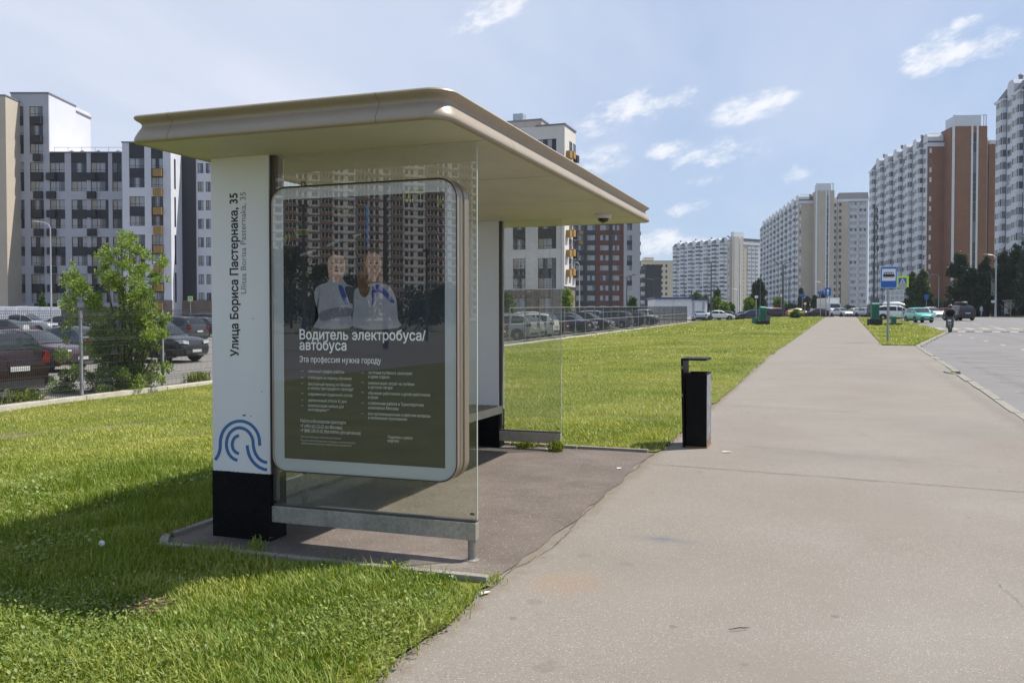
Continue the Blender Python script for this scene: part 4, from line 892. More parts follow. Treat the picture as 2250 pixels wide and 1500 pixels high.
# ------------------------------------------------------------------ lamps
m_lampd = mat('lamp_dark', (0.045, 0.047, 0.052), 0.55); m_lampg = mat('lamp_grey', (0.42, 0.43, 0.44), 0.5, metal=0.3)
m_lens = mat('lamp_lens', (0.6, 0.6, 0.58), 0.3)
def lamp(px, ytop, d, arms, m, label, rad=0.085, extra=None, arm=1.6):
    u, v = xy2uv((px-1125)/FPX*d, d); z = tz(u, v) if u < 60 else 1.5; zt = XZ(px, ytop, d)[1]; h = zt-z
    t = thing('street_lamp', label, 'street lamp', (u, v, z), AZ)
    b = MB(); b.path([(0, 0, -0.1), (0, 0, 1.2), (0, 0, h-0.3)], [rad*1.25, rad*1.05, rad*0.6], 8); b.build('pole', m, t, smooth=True)
    for ax in arms:
        b = MB(); pts = [(0, 0, h-0.35), (ax*arm*0.15, 0, h-0.05), (ax*arm*0.45, 0, h+0.12), (ax*arm, 0, h+0.2)]; b.path(pts, rad*0.45, 6); o = b.build('arm', m, t, smooth=True)
        b = MB(); b.rings([[(ax*arm*k, -w, h+0.2+zz), (ax*arm*k, w, h+0.2+zz), (ax*arm*k, w*0.8, h+0.2+zz+hh), (ax*arm*k, -w*0.8, h+0.2+zz+hh)] for k, w, zz, hh in ((0.92, 0.06, -0.02, 0.06), (1.1, 0.15, -0.03, 0.12), (1.35, 0.16, 0.0, 0.11), (1.48, 0.06, 0.03, 0.05))]); b.build('lamp_head', m_lampg if m is m_lampg else m_lampd, t, smooth=True, angle=40)
    return t, h
lamp(113, 492, 80, (-1,), m_lampg, 'grey curved street lamp standing before the left apartment block', arm=1.1)
lamp(1562, 574, 128, (-1,), m_lampd, 'dark single-arm street lamp by the white parked sedan', arm=0.8, rad=0.11)
lamp(1720, 580, 128, (-1, 1), m_lampd, 'tall dark double-arm street lamp left of the path', rad=0.13, arm=0.9)
lamp(1733, 610, 170, (-1, 1), m_lampd, 'shorter dark double-arm street lamp just right of the tall one', rad=0.11, arm=0.9)
lamp(1670, 600, 150, (), m_lampd, 'dark post-top street lamp rising over the dense poplar', rad=0.12)
lamp(1568, 622, 190, (1,), m_lampd, 'dark street lamp close behind the single-arm lamp', rad=0.11)
lamp(1549, 628, 210, (-1, 1), m_lampd, 'far double-arm street lamp over the blue-roofed kiosk end', rad=0.11)
lamp(1504, 622, 215, (1,), m_lampd, 'far single-arm street lamp above the blue roof', rad=0.10)
lamp(1621, 636, 220, (-1,), m_lampg, 'pale far street lamp before the beige stair tower', rad=0.10)
lamp(1846, 622, 230, (), m_lampd, 'thin dark far pole before the beige balcony wing', rad=0.14)
lamp(1804, 620, 240, (-1,), m_lampg, 'pale far lamp before the wide beige tower', rad=0.1)
lamp(1377, 608, 120, (-1, 1), m_lampd, 'dark double-arm lamp before the red and grey block', rad=0.08, arm=0.8)
lamp(1215, 600, 100, (), m_lampd, 'dark lamp pole seen through the far glass panel', rad=0.08)
lamp(1273, 578, 150, (-1,), m_lampg, 'slim grey lamp before the dark grey block corner', rad=0.09, arm=0.8)
lamp(1436, 614, 190, (-1, 1), m_lampd, 'dark double-arm lamp before the black cube building', rad=0.1)
tl, hl = lamp(2187, 562, 140, (-1,), m_lampg, 'grey street lamp with banner frame across the road', rad=0.15, arm=1.4)
b = MB(); 
for (x0, z0_, x1, z1_) in ((-0.72, 3.9+hl-10, -0.62, 6.1+hl-10), (-0.18, 3.9+hl-10, -0.1, 6.1+hl-10), (-0.72, 6.1+hl-10, -0.1, 6.2+hl-10), (-0.72, 3.8+hl-10, -0.1, 3.9+hl-10), (-0.60, 4.2+hl-10, -0.2, 5.8+hl-10)): b.box(x0, -0.03, z0_, x1, 0.03, z1_)
b.build('banner_frame', mat('banner_grey', (0.16, 0.17, 0.17), 0.6), tl)
b = MB(); b.box(-0.72, -0.04, 2.15, -0.12, -0.02, 2.55); b.build('plate', m_panel, tl)
lamp(2275, 523, 120, (-1,), m_lampg, 'grey street lamp at the right edge with its head over the trees', rad=0.15, arm=1.4)
lamp(2062, 605, 200, (-1,), m_lampg, 'pale far lamp before the orange brick end wall', rad=0.1, arm=1.2)

# ------------------------------------------------------------------ signs
m_sblue = mat('sign_blue', (0.02, 0.12, 0.42), 0.35, var=0.03); m_swhite = mat('sign_white', (0.74, 0.76, 0.80), 0.4, var=0.03)
m_sgreen = mat('sign_fluorescent', (0.62, 0.80, 0.02), 0.4, var=0.03); m_sborder = mat('sign_border', (0.35, 0.55, 0.78), 0.4)
m_pole = mat('sign_pole', (0.27, 0.29, 0.32), 0.45, metal=0.4, var=0.15)
def rrect(u0, u1, z0, z1, r, n=5): return [(p[0], p[1]) for p in outline(u0, u1, z0, z1, (r, r, r, r), n)]
def plate(parent, name, pts, y, m, th=0.003):
    b = MB(); b.prism(pts, 'y', y, y+th, 0); return b.build(name, m, parent)
# bus stop sign
s = thing('bus_stop_sign', 'blue and white bus stop sign with bus pictogram on grey post', 'sign', (4.62, 37.7, tz(4.62, 37.7)), 0.08)
b = MB(); b.path([(0, 0.03, -0.2), (0, 0.03, 2.1), (0.02, 0.03, 3.38)], [0.05, 0.04, 0.036], 12); b.build('post', m_pole, s, smooth=True)
pt = plate(s, 'sign_plate', rrect(-0.33, 0.37, 2.44, 3.40, 0.05), -0.02, m_sborder, 0.02)
def sub(name, pts, y, m, th=0.002):
    b = MB(); b.prism(pts, 'y', y, y+th); return b.build(name, m, pt)
sub('blue_field', rrect(-0.305, 0.345, 2.465, 3.375, 0.04), -0.0225, m_sblue); sub('white_field', rrect(-0.265, 0.305, 2.76, 3.30, 0.03), -0.025, m_swhite)
m_sblk = mat('sign_black', (0.015, 0.015, 0.018), 0.5)
sub('bus_pictogram', smooth_poly([(-0.20, 2.94), (0.24, 2.94), (0.245, 3.03), (0.225, 3.12), (0.17, 3.145), (-0.14, 3.145), (-0.185, 3.10), (-0.205, 3.02)], 3), -0.0275, m_sblk)
for x in (-0.155, -0.055, 0.045, 0.145): sub('bus_window', [(x, 3.06), (x+0.075, 3.06), (x+0.07, 3.115), (x+0.005, 3.115)], -0.0295, m_swhite)
for x in (-0.11, 0.15): sub('bus_wheel', [(x+0.045*math.cos(a), 2.935+0.045*math.sin(a)) for a in [R(i*36) for i in range(10)]], -0.0297, m_sblk); sub('bus_hub', [(x+0.024*math.cos(a), 2.935+0.024*math.sin(a)) for a in [R(i*45) for i in range(8)]], -0.032, m_swhite)
# pedestrian crossing sign behind it
def crossing_sign(name, label, loc, w, zc, rot=0.0, h=None):
    t = thing(name, label, 'sign', loc, rot); b = MB(); b.tube((0, 0.04, -0.2), (0, 0.04, zc+w*0.5), 0.035, 8); b.build('post', m_pole, t, smooth=True)
    p = plate(t, 'sign_plate', rrect(-w/2, w/2, zc-w/2, zc+w/2, w*0.05, 3), -0.02, m_sgreen, 0.02)
    def sb(n_, pts, y, m): bb = MB(); bb.prism(pts, 'y', y, y+0.004); return bb.build(n_, m, p)
    k = w*0.33; sb('blue_field', rrect(-k, k, zc-k, zc+k, 0.01, 2), -0.025, m_sblue)
    sb('white_triangle', [(-k*0.9, zc-k*0.75), (k*0.9, zc-k*0.75), (0, zc+k*0.85)], -0.030, m_swhite)
    def q(pts): sb('walking_figure', [(x*k, zc+y*k) for x, y in pts], -0.035, m_sblk)
    q([(-0.08, 0.42), (0.08, 0.42), (0.09, 0.28), (-0.07, 0.28)]); q([(-0.12, 0.25), (0.14, 0.25), (0.12, -0.2), (-0.1, -0.2)]); q([(-0.1, -0.2), (0.02, -0.2), (-0.22, -0.68), (-0.34, -0.66)]); q([(0.0, -0.2), (0.12, -0.2), (0.34, -0.66), (0.22, -0.68)]); q([(0.12, 0.2), (0.3, -0.08), (0.24, -0.12), (0.1, 0.08)]); q([(-0.12, 0.2), (-0.3, 0.0), (-0.25, -0.06), (-0.1, 0.08)])
    return t
crossing_sign('crossing_sign', 'yellow-green bordered pedestrian crossing sign behind the bus stop sign', (8.3, 81, tz(8.3, 81)), 1.02, 4.45-0.95+0.25)
u_, v_ = xy2uv(XZ(133, 666, 88)[0], 88); crossing_sign('crossing_sign', 'small crossing sign in front of the white hoarding', (u_, v_, tz(u_, v_)), 0.62, XZ(133, 666, 88)[1]-tz(u_, v_), AZ)
u_, v_ = xy2uv(XZ(418, 656, 92)[0], 92); crossing_sign('crossing_sign', 'small crossing sign seen just left of the white pillar', (u_, v_, tz(u_, v_)), 0.5, XZ(418, 656, 92)[1]-tz(u_, v_), AZ)
# timetable board
t = thing('timetable_board', 'white timetable board on two thin posts behind the bus stop sign', 'board', (7.35, 76, tz(7.35, 76)), 0.1)
for x in (-0.42, 0.60):
    b = MB(); b.tube((x, 0.04, -0.2), (x, 0.04, 2.9), 0.03, 8); b.build('post', m_pole, t, smooth=True)
p = plate(t, 'board_panel', rrect(-0.75, 0.72, 2.02, 2.92, 0.02, 2), -0.02, m_swhite, 0.03)
for i in range(2):
    for k in range(4): 
        b = MB(); b.box(-0.69+k*0.355, -0.026, 2.07+i*0.43, -0.37+k*0.355, -0.022, 2.44+i*0.43); b.build('timetable_sheet', mat('sheet_grey', (0.42, 0.44, 0.47), 0.6, scale=14, var=0.35), p)
b = MB(); b.tube((0.60, -0.03, 3.25), (0.60, -0.01, 3.25), 0.34, 24); b.build('round_sign_back', mat('sign_back', (0.40, 0.41, 0.42), 0.5), t)
# far direction boards
def far_sign(px, py, d, w, h, label, m, posts=1, cat='sign', name='road_sign'):
    X, z = XZ(px, py, d); u, v = xy2uv(X, d); zg = min(tz(u, v), 1.55); t = thing(name, label, cat, (u, v, zg), AZ)
    for i in range(posts):
        b = MB(); x = (i-(posts-1)/2)*w*0.5; b.tube((x, 0.05, -0.2), (x, 0.05, z-zg+h/2), 0.05, 6); b.build('post', m_pole, t)
    plate(t, 'sign_plate', rrect(-w/2, w/2, z-zg-h/2, z-zg+h/2, min(w, h)*0.1, 3), -0.02, m, 0.04); return t, z-zg
ts, zc = far_sign(1819, 641, 118, 0.85, 1.1, 'blue lane direction sign on twin posts beside the path end', m_sblue, 2)
b = MB(); b.prism([(-0.06, zc-0.4), (0.06, zc-0.4), (0.06, zc+0.05), (0.2, zc+0.05), (0, zc+0.42), (-0.2, zc+0.05), (-0.06, zc+0.05)], 'y', -0.028, -0.022); b.build('arrow', m_swhite, ts)
far_sign(1803, 643, 135, 0.9, 0.45, 'small wide blue sign left of the lane direction sign', m_sblue)
far_sign(1763, 649, 160, 0.9, 0.5, 'small blue street sign before the beige end wall', m_sblue)
far_sign(2036, 652, 150, 0.75, 0.75, 'blue square sign before the orange brick wall', m_sblue)
far_sign(1662, 652, 120, 0.45, 0.35, 'small white plate on a thin post before the dense poplar', m_swhite)
far_sign(1500, 660, 170, 0.5, 0.5, 'small blue sign above the far parked cars', m_sblue)
def disc_sign(px, py, d, r, label, ring):
    X, z = XZ(px, py, d); u, v = xy2uv(X, d); zg = min(tz(u, v), 1.55); t = thing('round_sign', label, 'sign', (u, v, zg), AZ)
    b = MB(); b.tube((0, 0.05, -0.2), (0, 0.05, z-zg), 0.05, 6); b.build('post', m_pole, t)
    b = MB(); b.tube((0, -0.02, z-zg), (0, 0.02, z-zg), r, 20); b.build('disc', ring, t); b = MB(); b.tube((0, -0.03, z-zg), (0, -0.021, z-zg), r*0.68, 18); b.build('centre', m_swhite, t)
m_red = mat('sign_red', (0.50, 0.03, 0.025), 0.4)
disc_sign(1717, 649, 140, 0.36, 'round red sign beside the tall double-arm lamp', m_red)
disc_sign(1769, 667, 150, 0.3, 'low round red sign before the beige end wall', m_red)
disc_sign(1254, 661, 110, 0.36, 'round red sign by the grey building corner', m_red)

# ------------------------------------------------------------------ green utility boxes on the grass
m_green = mat('green_metal', (0.02, 0.16, 0.105), 0.5, var=0.15); m_dark = mat('dark_footing', (0.03, 0.03, 0.032), 0.8); m_gtub = mat('grey_green_tub', (0.11, 0.14, 0.135), 0.6)
def hood_box(parent, x0, x1, z0, z1, y0=-0.28, y1=0.28):
    b = MB(); pr = [(y0, z0), (y1, z0), (y1, z1-0.12), (y1*0.7, z1-0.03), (0, z1), (y0*0.7, z1-0.03), (y0, z1-0.12)]; b.prism(pr, 'x', x0, x1); o = b.build('cabinet', m_green, parent, bevel=0.02)
    b = MB(); b.box(x0-0.03, y0-0.03, z1-0.27, x1+0.03, y0-0.002, z1-0.22); b.box(x0+0.08, y0-0.012, z0+0.1, x1-0.08, y0-0.001, z1-0.35); b.build('door', mat('green_metal_dark', (0.012, 0.10, 0.07), 0.5), o); return o
t = thing('utility_box', 'leaning green hooded box with two tubs at its foot on the lawn', 'utility box', (-3.24, 74.65, tz(-3.24, 74.65)), AZ)
b = MB(); b.box(-0.70, -0.35, -0.05, 0.45, 0.35, 0.33); b.build('footing', m_dark, t, bevel=0.03)
o = hood_box(t, -0.46, 0.10, 0.33, 1.58); o.rotation_euler = (0, 0.06, 0)
b = MB(); b.rings([[(-0.98+x*k, y*k, z) for x, y in ((0, -0.24), (0.44, -0.24), (0.44, 0.24), (0, 0.24))] for z, k in ((0.10, 0.9), (0.52, 1.0), (0.56, 1.05))]); b.build('tub', m_green, t)
b = MB(); b.rings([[(0.12+x*k, y*k-0.1, z) for x, y in ((0, -0.26), (0.42, -0.26), (0.42, 0.26), (0, 0.26))] for z, k in ((0.33, 0.8), (0.76, 1.0), (0.80, 1.05))]); b.build('tub', m_gtub, t)
t = thing('utility_box', 'tall green box on a black plinth right of the path', 'utility box', (5.63, 72.26, tz(5.63, 72.26)), 0.2)
b = MB(); b.box(-0.50, -0.45, -0.05, 0.50, 0.45, 0.53); b.build('plinth', m_dark, t, bevel=0.03); hood_box(t, -0.29, 0.29, 0.53, 1.85)
t = thing('utility_box', 'small green box on a low dark slab near the kerb', 'utility box', (7.15, 74.2, tz(7.15, 74.2)), 0.2)
b = MB(); b.box(-0.62, -0.4, -0.05, 0.62, 0.4, 0.16); b.build('plinth', m_dark, t, bevel=0.03); hood_box(t, -0.19, 0.19, 0.16, 0.80, -0.2, 0.2)

# lattice phone mast
X, zt = XZ(1924, 455, 262); u, v = xy2uv(X, 262); t = thing('phone_mast', 'thin grey lattice phone mast against the white tower block', 'mast', (u, v, 1.5), AZ)
m_mast = mat('mast_grey', (0.07, 0.075, 0.08), 0.6, metal=0.3); hm = zt-1.5; b = MB(); L3 = [R(90), R(210), R(330)]
def leg(k, z): w = 0.75*(1-0.7*z/hm)+0.1; return (w*math.cos(L3[k % 3]), w*math.sin(L3[k % 3]), z)
nseg = 16
for k in range(3): b.path([leg(k, hm*i/nseg) for i in range(nseg+1)], 0.10, 5)
b.build('mast_legs', m_mast, t); b = MB()
for i in range(nseg):
    for k in range(3): b.tube(leg(k, hm*i/nseg), leg(k+1, hm*(i+1)/nseg), 0.055, 4)
b.build('bracing', m_mast, t)
for z, w in ((0.97, 0.3), (0.9, 0.4), (0.82, 0.35), (0.72, 0.3), (0.62, 0.3), (0.45, 0.3)):
    b = MB(); 
    for k in range(3): x, y, zz = leg(k, hm*z); b.box(x*1.5-w/2, y*1.5-0.1, zz-0.7, x*1.5+w/2, y*1.5+0.1, zz+0.7)
    b.build('antenna', mat('antenna_dark', (0.05, 0.052, 0.056), 0.6), t)
b = MB(); b.box(-1.0, -0.8, 3.0, 1.0, 0.8, 5.4); b.build('equipment_cabin', mat('cabin_dark', (0.10, 0.11, 0.115), 0.7), t)

# far bus shelter across the road
u, v = xy2uv(XZ(2213, 690, 142)[0], 142); fs = thing('bus_shelter', 'small shaded bus shelter across the road under the trees', 'bus shelter', (u, v, tz(u, v)), AZ+0.15)
b = MB(); b.box(-0.25, -0.9, 2.45, 5.5, 0.9, 2.62); b.build('roof', m_steel, fs, bevel=0.04)
for x in (0.05, 2.6, 5.2):
    for y in (-0.7, 0.75): b = MB(); b.box(x, y-0.04, 0, x+0.08, y+0.04, 2.45); b.build('post', m_steel, fs)
for x in (0.13, 2.7): b = MB(); b.box(x, 0.75, 0.3, x+2.4, 0.77, 2.4); b.build('rear_glass', m_glass, fs)
b = MB(); b.box(0.5, 0.3, 0.42, 4.8, 0.65, 0.48); b.build('bench', m_wood, fs)
b = MB(); b.box(0.02, -0.65, 0.4, 0.06, 0.65, 2.2); b.build('side_glass', m_glass, fs)
# ------------------------------------------------------------------ vehicles
# stations rear -> front: x, z_bottom, z_belt, z_top, half width at belt, half width at top
CARS = {
 'suv': dict(L=4.65, r=0.36, st=[(-2.32,.48,.90,.92,.76,.70),(-2.29,.34,1.00,1.06,.86,.78),(-2.18,.27,1.06,1.30,.90,.74),(-1.95,.25,1.08,1.58,.92,.69),(-1.4,.24,1.07,1.67,.93,.68),(-.4,.23,1.05,1.69,.93,.68),(.35,.23,1.03,1.63,.93,.66),(.72,.23,1.02,1.42,.93,.68),(1.22,.23,1.01,1.05,.92,.77),(1.8,.24,.96,1.0,.91,.76),(2.14,.28,.84,.87,.86,.68),(2.28,.36,.70,.72,.76,.56),(2.33,.46,.60,.62,.66,.5)], rear=(-2.22,-1.93), front=(.42,1.16), side=(-1.85,1.0)),
 'sedan': dict(L=4.55, r=0.32, st=[(-2.27,.44,.82,.84,.72,.66),(-2.22,.32,.92,.96,.82,.74),(-1.95,.25,.97,1.02,.87,.76),(-1.62,.23,.97,1.08,.88,.74),(-1.1,.22,.96,1.36,.89,.66),(-.7,.22,.95,1.45,.89,.63),(-.1,.22,.94,1.47,.89,.62),(.35,.22,.93,1.40,.89,.62),(.75,.22,.92,1.18,.89,.66),(1.15,.22,.91,.95,.88,.74),(1.75,.23,.84,.88,.86,.72),(2.1,.27,.72,.75,.80,.64),(2.24,.36,.58,.60,.70,.54)], rear=(-1.58,-.78), front=(.38,1.10), side=(-1.15,.85)),
 'hatch': dict(L=4.0, r=0.30, st=[(-1.98,.44,.84,.86,.72,.66),(-1.95,.32,.94,1.0,.82,.74),(-1.82,.25,.97,1.22,.85,.68),(-1.5,.23,.97,1.43,.86,.63),(-.8,.22,.96,1.49,.86,.62),(0,.22,.94,1.48,.86,.62),(.35,.22,.93,1.38,.86,.62),(.75,.22,.92,1.15,.86,.66),(1.15,.22,.90,.94,.85,.72),(1.6,.24,.82,.86,.83,.70),(1.88,.28,.68,.71,.76,.6),(1.98,.38,.56,.58,.66,.5)], rear=(-1.86,-1.48), front=(.34,1.08), side=(-1.35,.85)),
 'pickup': dict(L=5.3, r=0.38, st=[(-2.65,.55,1.05,1.07,.84,.82),(-2.6,.42,1.12,1.14,.90,.86),(-1.2,.32,1.12,1.14,.92,.88),(-.95,.30,1.12,1.20,.92,.80),(-.8,.30,1.12,1.70,.92,.70),(-.3,.30,1.11,1.78,.92,.70),(.4,.30,1.09,1.74,.92,.69),(.8,.30,1.08,1.50,.92,.70),(1.25,.30,1.07,1.12,.91,.78),(1.95,.32,1.02,1.06,.90,.77),(2.4,.36,.92,.95,.86,.70),(2.6,.46,.75,.78,.76,.6)], rear=(-.94,-.82), front=(.48,1.18), side=(-.78,1.05)),
 'van': dict(L=4.9, r=0.34, st=[(-2.45,.45,1.0,1.5,.82,.78),(-2.42,.32,1.1,1.85,.88,.76),(-2.2,.26,1.1,1.95,.90,.74),(-.5,.25,1.1,1.98,.92,.74),(.7,.25,1.08,1.94,.92,.72),(1.1,.25,1.06,1.65,.92,.72),(1.75,.25,1.03,1.1,.90,.76),(2.2,.28,.92,.96,.86,.7),(2.45,.42,.7,.72,.74,.55)], rear=(-2.445,-2.43), front=(.8,1.68), side=(-2.1,1.3)),
}
m_tyre = mat('tyre_rubber', (0.018, 0.018, 0.019), 0.85); m_rim = mat('alloy_rim', (0.42, 0.42, 0.43), 0.35, metal=0.7); m_cglass = mat('car_glass', (0.018, 0.022, 0.026), 0.06, var=0.05, spec=0.6)
m_trim = mat('car_trim', (0.022, 0.022, 0.023), 0.6); m_head = mat('headlamp', (0.62, 0.64, 0.66), 0.12, spec=0.8); m_tail = mat('tail_lamp', (0.13, 0.008, 0.008), 0.2); m_plate = mat('number_plate', (0.48, 0.48, 0.47), 0.5)
PAINT = {}
def paint(name, c, metal=0.35, rough=0.28):
    return mat('paint_'+name, c, rough, metal=metal, var=0.03, spec=0.5, coat=0.7)
CM = {}
def car_meshes(kind):
    if kind in CM: return CM[kind]
    S = CARS[kind]; st = S['st']; a = np.array(st); fi = lambda x, c: float(np.interp(x, a[:,0], a[:,c])); out = []
    def half(s):
        x, zb, zl, zt, wl, wt = s; k = max(0.02, zt-zl)
        return [(x, wl*0.90, zb), (x, wl*0.985, zb+0.10), (x, wl*1.0, zb+(zl-zb)*0.55), (x, wl*0.985, zl-0.05), (x, wl*0.955, zl), (x, wt+(wl*0.955-wt)*0.35, zl+k*0.60), (x, wt, zt-k*0.10), (x, wt-0.10, zt), (x, wt*0.4, zt+0.02)]
    b = MB(); xs = []
    for i in range(len(st)-1):   # denser stations, eased
        for t in (0, 0.5): xs.append(tuple(st[i][j]*(1-t)+st[i+1][j]*t for j in range(6)))
    xs.append(st[-1])
    rr = []
    for s in xs: h = half(s); rr.append(h+[(x, -y, z) for x, y, z in h[::-1]])
    b.rings(rr); me = b.mesh('body', m_trim, True, 38); out.append(('body', me, 'paint'))
    # glass
    def patch(x0, x1, name, off):
        bb = MB(); n = 5; L = [x0+(x1-x0)*i/n for i in range(n+1)]; vs = []
        for x in L: z = fi(x, 3)+off; w = fi(x, 5)-0.035; vs += [(x+off*0.5*(1 if x0 > 0 else -1), w, z-0.012), (x+off*0.5*(1 if x0 > 0 else -1), w*0.4, z+0.018), (x+off*0.5*(1 if x0 > 0 else -1), -w*0.4, z+0.018), (x+off*0.5*(1 if x0 > 0 else -1), -w, z-0.012)]
        for i in range(n):
            for k in range(3): bb.f.append((i*4+k, i*4+k+1, i*4+k+5, i*4+k+4)); bb.m.append(0)
        bb.v = vs; return bb.mesh(name, m_cglass, True)
    out.append(('windscreen', patch(S['front'][0], S['front'][1], 'windscreen', 0.014), None)); out.append(('rear_window', patch(S['rear'][0], S['rear'][1], 'rear_window', 0.016), None))
    x0, x1 = S['side']; mid = [x0, (x0+x1)/2-0.02, (x0+x1)/2+0.06, x1]
    if kind in ('suv', 'van'): mid = [x0, x0+(x1-x0)*.28, x0+(x1-x0)*.31, x0+(x1-x0)*.62, x0+(x1-x0)*.65, x1]
    for sd in (1, -1):
        for j in range(0, len(mid)-1, 2):
            bb = MB(); n = 4; vs = []
            for i in range(n+1):
                x = mid[j]+(mid[j+1]-mid[j])*i/n; zl, zt, wl, wt = fi(x, 2), fi(x, 3), fi(x, 4), fi(x, 5); k = max(0.02, zt-zl); lo = zl+min(0.05, k*0.2)
                def yy(z):
                    t = (z-zl)/k; a1 = wl*0.955; a2 = wt+(a1-wt)*0.35
                    return (a1+(a2-a1)*t/0.6 if t < 0.6 else a2+(wt-a2)*(t-0.6)/0.3)+0.012
                hi = zl+k*0.84; m_ = (lo+hi)/2; vs += [(x, sd*yy(z), z) for z in (lo, max(lo, zl+k*0.6), max(lo+0.001, hi))]
            for i in range(n):
                for q in range(2): bb.f.append((i*3+q, i*3+q+1, i*3+q+4, i*3+q+3)); bb.m.append(0)
            bb.v = vs; out.append(('side_window', bb.mesh('side_window', m_cglass, True), None))
    # trim: sills, bumpers, arches
    L = S['L']; r = S['r']; wx = L/2-0.86 if kind != 'pickup' else L/2-1.0; bb = MB()
    for sd in (1, -1):
        bb.box(-wx+r, sd*0.80, 0.20, wx-r, sd*(fi(0, 4)+0.012), 0.36)
        for x in (-wx, wx-0.02):
            w_ = fi(x, 4); n = 14; pts = [(x+(r+0.07)*math.cos(R(180*i/n)), r+(r+0.07)*math.sin(R(180*i/n))) for i in range(n+1)]+[(x-(r+0.07), 0.2), (x+(r+0.07), 0.2)]
            bb.prism(pts, 'y', sd*(w_-0.30), sd*(w_+0.008))
    xr, xf = st[0][0], st[-1][0]; bb.box(xr-0.015, -0.70, 0.34, xr+0.25, 0.70, 0.52); bb.box(xf-0.25, -0.60, 0.36, xf+0.012, 0.60, 0.52); bb.box(st[-2][0]-0.02, -0.42, 0.56, xf+0.01, 0.42, fi(xf, 2)+0.06)
    out.append(('trim', bb.mesh('trim', m_trim), None))
    zl = fi(xf-0.2, 2)
    for sd in (1, -1):
        bb = MB(); hx = st[-2][0]; bb.rings([[(hx-0.28+dx, sd*(y0), zl-0.10+z*0.16) for y0, z in ((0.50+dy, 0), (0.80+dy, 0.2), (0.82+dy, 1), (0.52+dy, 0.8))] for dx, dy in ((0, 0.02), (0.2, 0.0), (0.31, -0.09))]); out.append(('headlight', bb.mesh('headlight', m_head, True, 30), None))
        zt_ = fi(xr+0.1, 2); bb = MB(); tall = 0.32 if kind in ('suv', 'van', 'hatch') else 0.17
        y1 = fi(xr+0.06, 4); bb.rings([[(xr+0.02+dx, sd*y, zz) for y, zz in ((y1-0.26, zt_-0.12), (y1+oy, zt_-0.14), (y1+oy-0.02*(tall > .3), zt_+0.02+tall*0.4), (y1-0.14, zt_+0.02+tall*0.4))] for dx, oy in ((-0.03, 0.0), (0.10, 0.03), (0.2, 0.045))]); out.append(('tail_light', bb.mesh('tail_light', m_tail, True, 30), None))
        bb = MB(); x = S['front'][1]-0.28; bb.rings([[(x+dx, sd*(fi(x, 4)-0.04+y), 1.0+(0.06 if kind != 'sedan' else -0.02)+z) for y, z in ((0, -s_), (0.2, -s_*1.3), (0.22, s_), (0.02, s_))] for dx, s_ in ((-0.05, 0.06), (0.05, 0.08), (0.12, 0.04))]); out.append(('mirror', bb.mesh('mirror', m_trim, True, 30), 'paint'))
    bb = MB(); bb.box(xr-0.045, -0.26, fi(xr, 2)-0.16, xr-0.02, 0.26, fi(xr, 2)-0.05); bb.box(xf+0.012, -0.26, 0.42, xf+0.025, 0.26, 0.53); out.append(('number_plate', bb.mesh('number_plate', m_plate), None))
    # one wheel: tyre with rim child
    tb = MB(); n = 20; tb.rings([[(q*math.cos(2*math.pi*i/n), y, q*math.sin(2*math.pi*i/n)) for i in range(n)] for q, y in ((r*0.7, -0.11), (r*0.95, -0.11), (r, -0.07), (r, 0.07), (r*0.95, 0.11), (r*0.7, 0.11))]); tm = tb.mesh('wheel', m_tyre, True, 40)
    rb = MB(); rb.rings([[(q*math.cos(2*math.pi*i/n), y, q*math.sin(2*math.pi*i/n)) for i in range(n)] for q, y in ((r*0.68, 0.112), (r*0.6, 0.10), (r*0.2, 0.118), (0.001, 0.12))], capa=False, capb=False)
    for k in range(5):
        a_ = 2*math.pi*k/5; rb.prism([(r*0.62*math.cos(a_-0.28), r*0.62*math.sin(a_-0.28)), (r*0.62*math.cos(a_+0.28), r*0.62*math.sin(a_+0.28)), (r*0.3*math.cos(a_), r*0.3*math.sin(a_))], 'y', 0.112, 0.106, 1)
    rm = rb.mesh('rim', [m_rim, m_trim], False)
    CM[kind] = (out, tm, rm, wx, fi(0, 4)-0.10, r); return CM[kind]
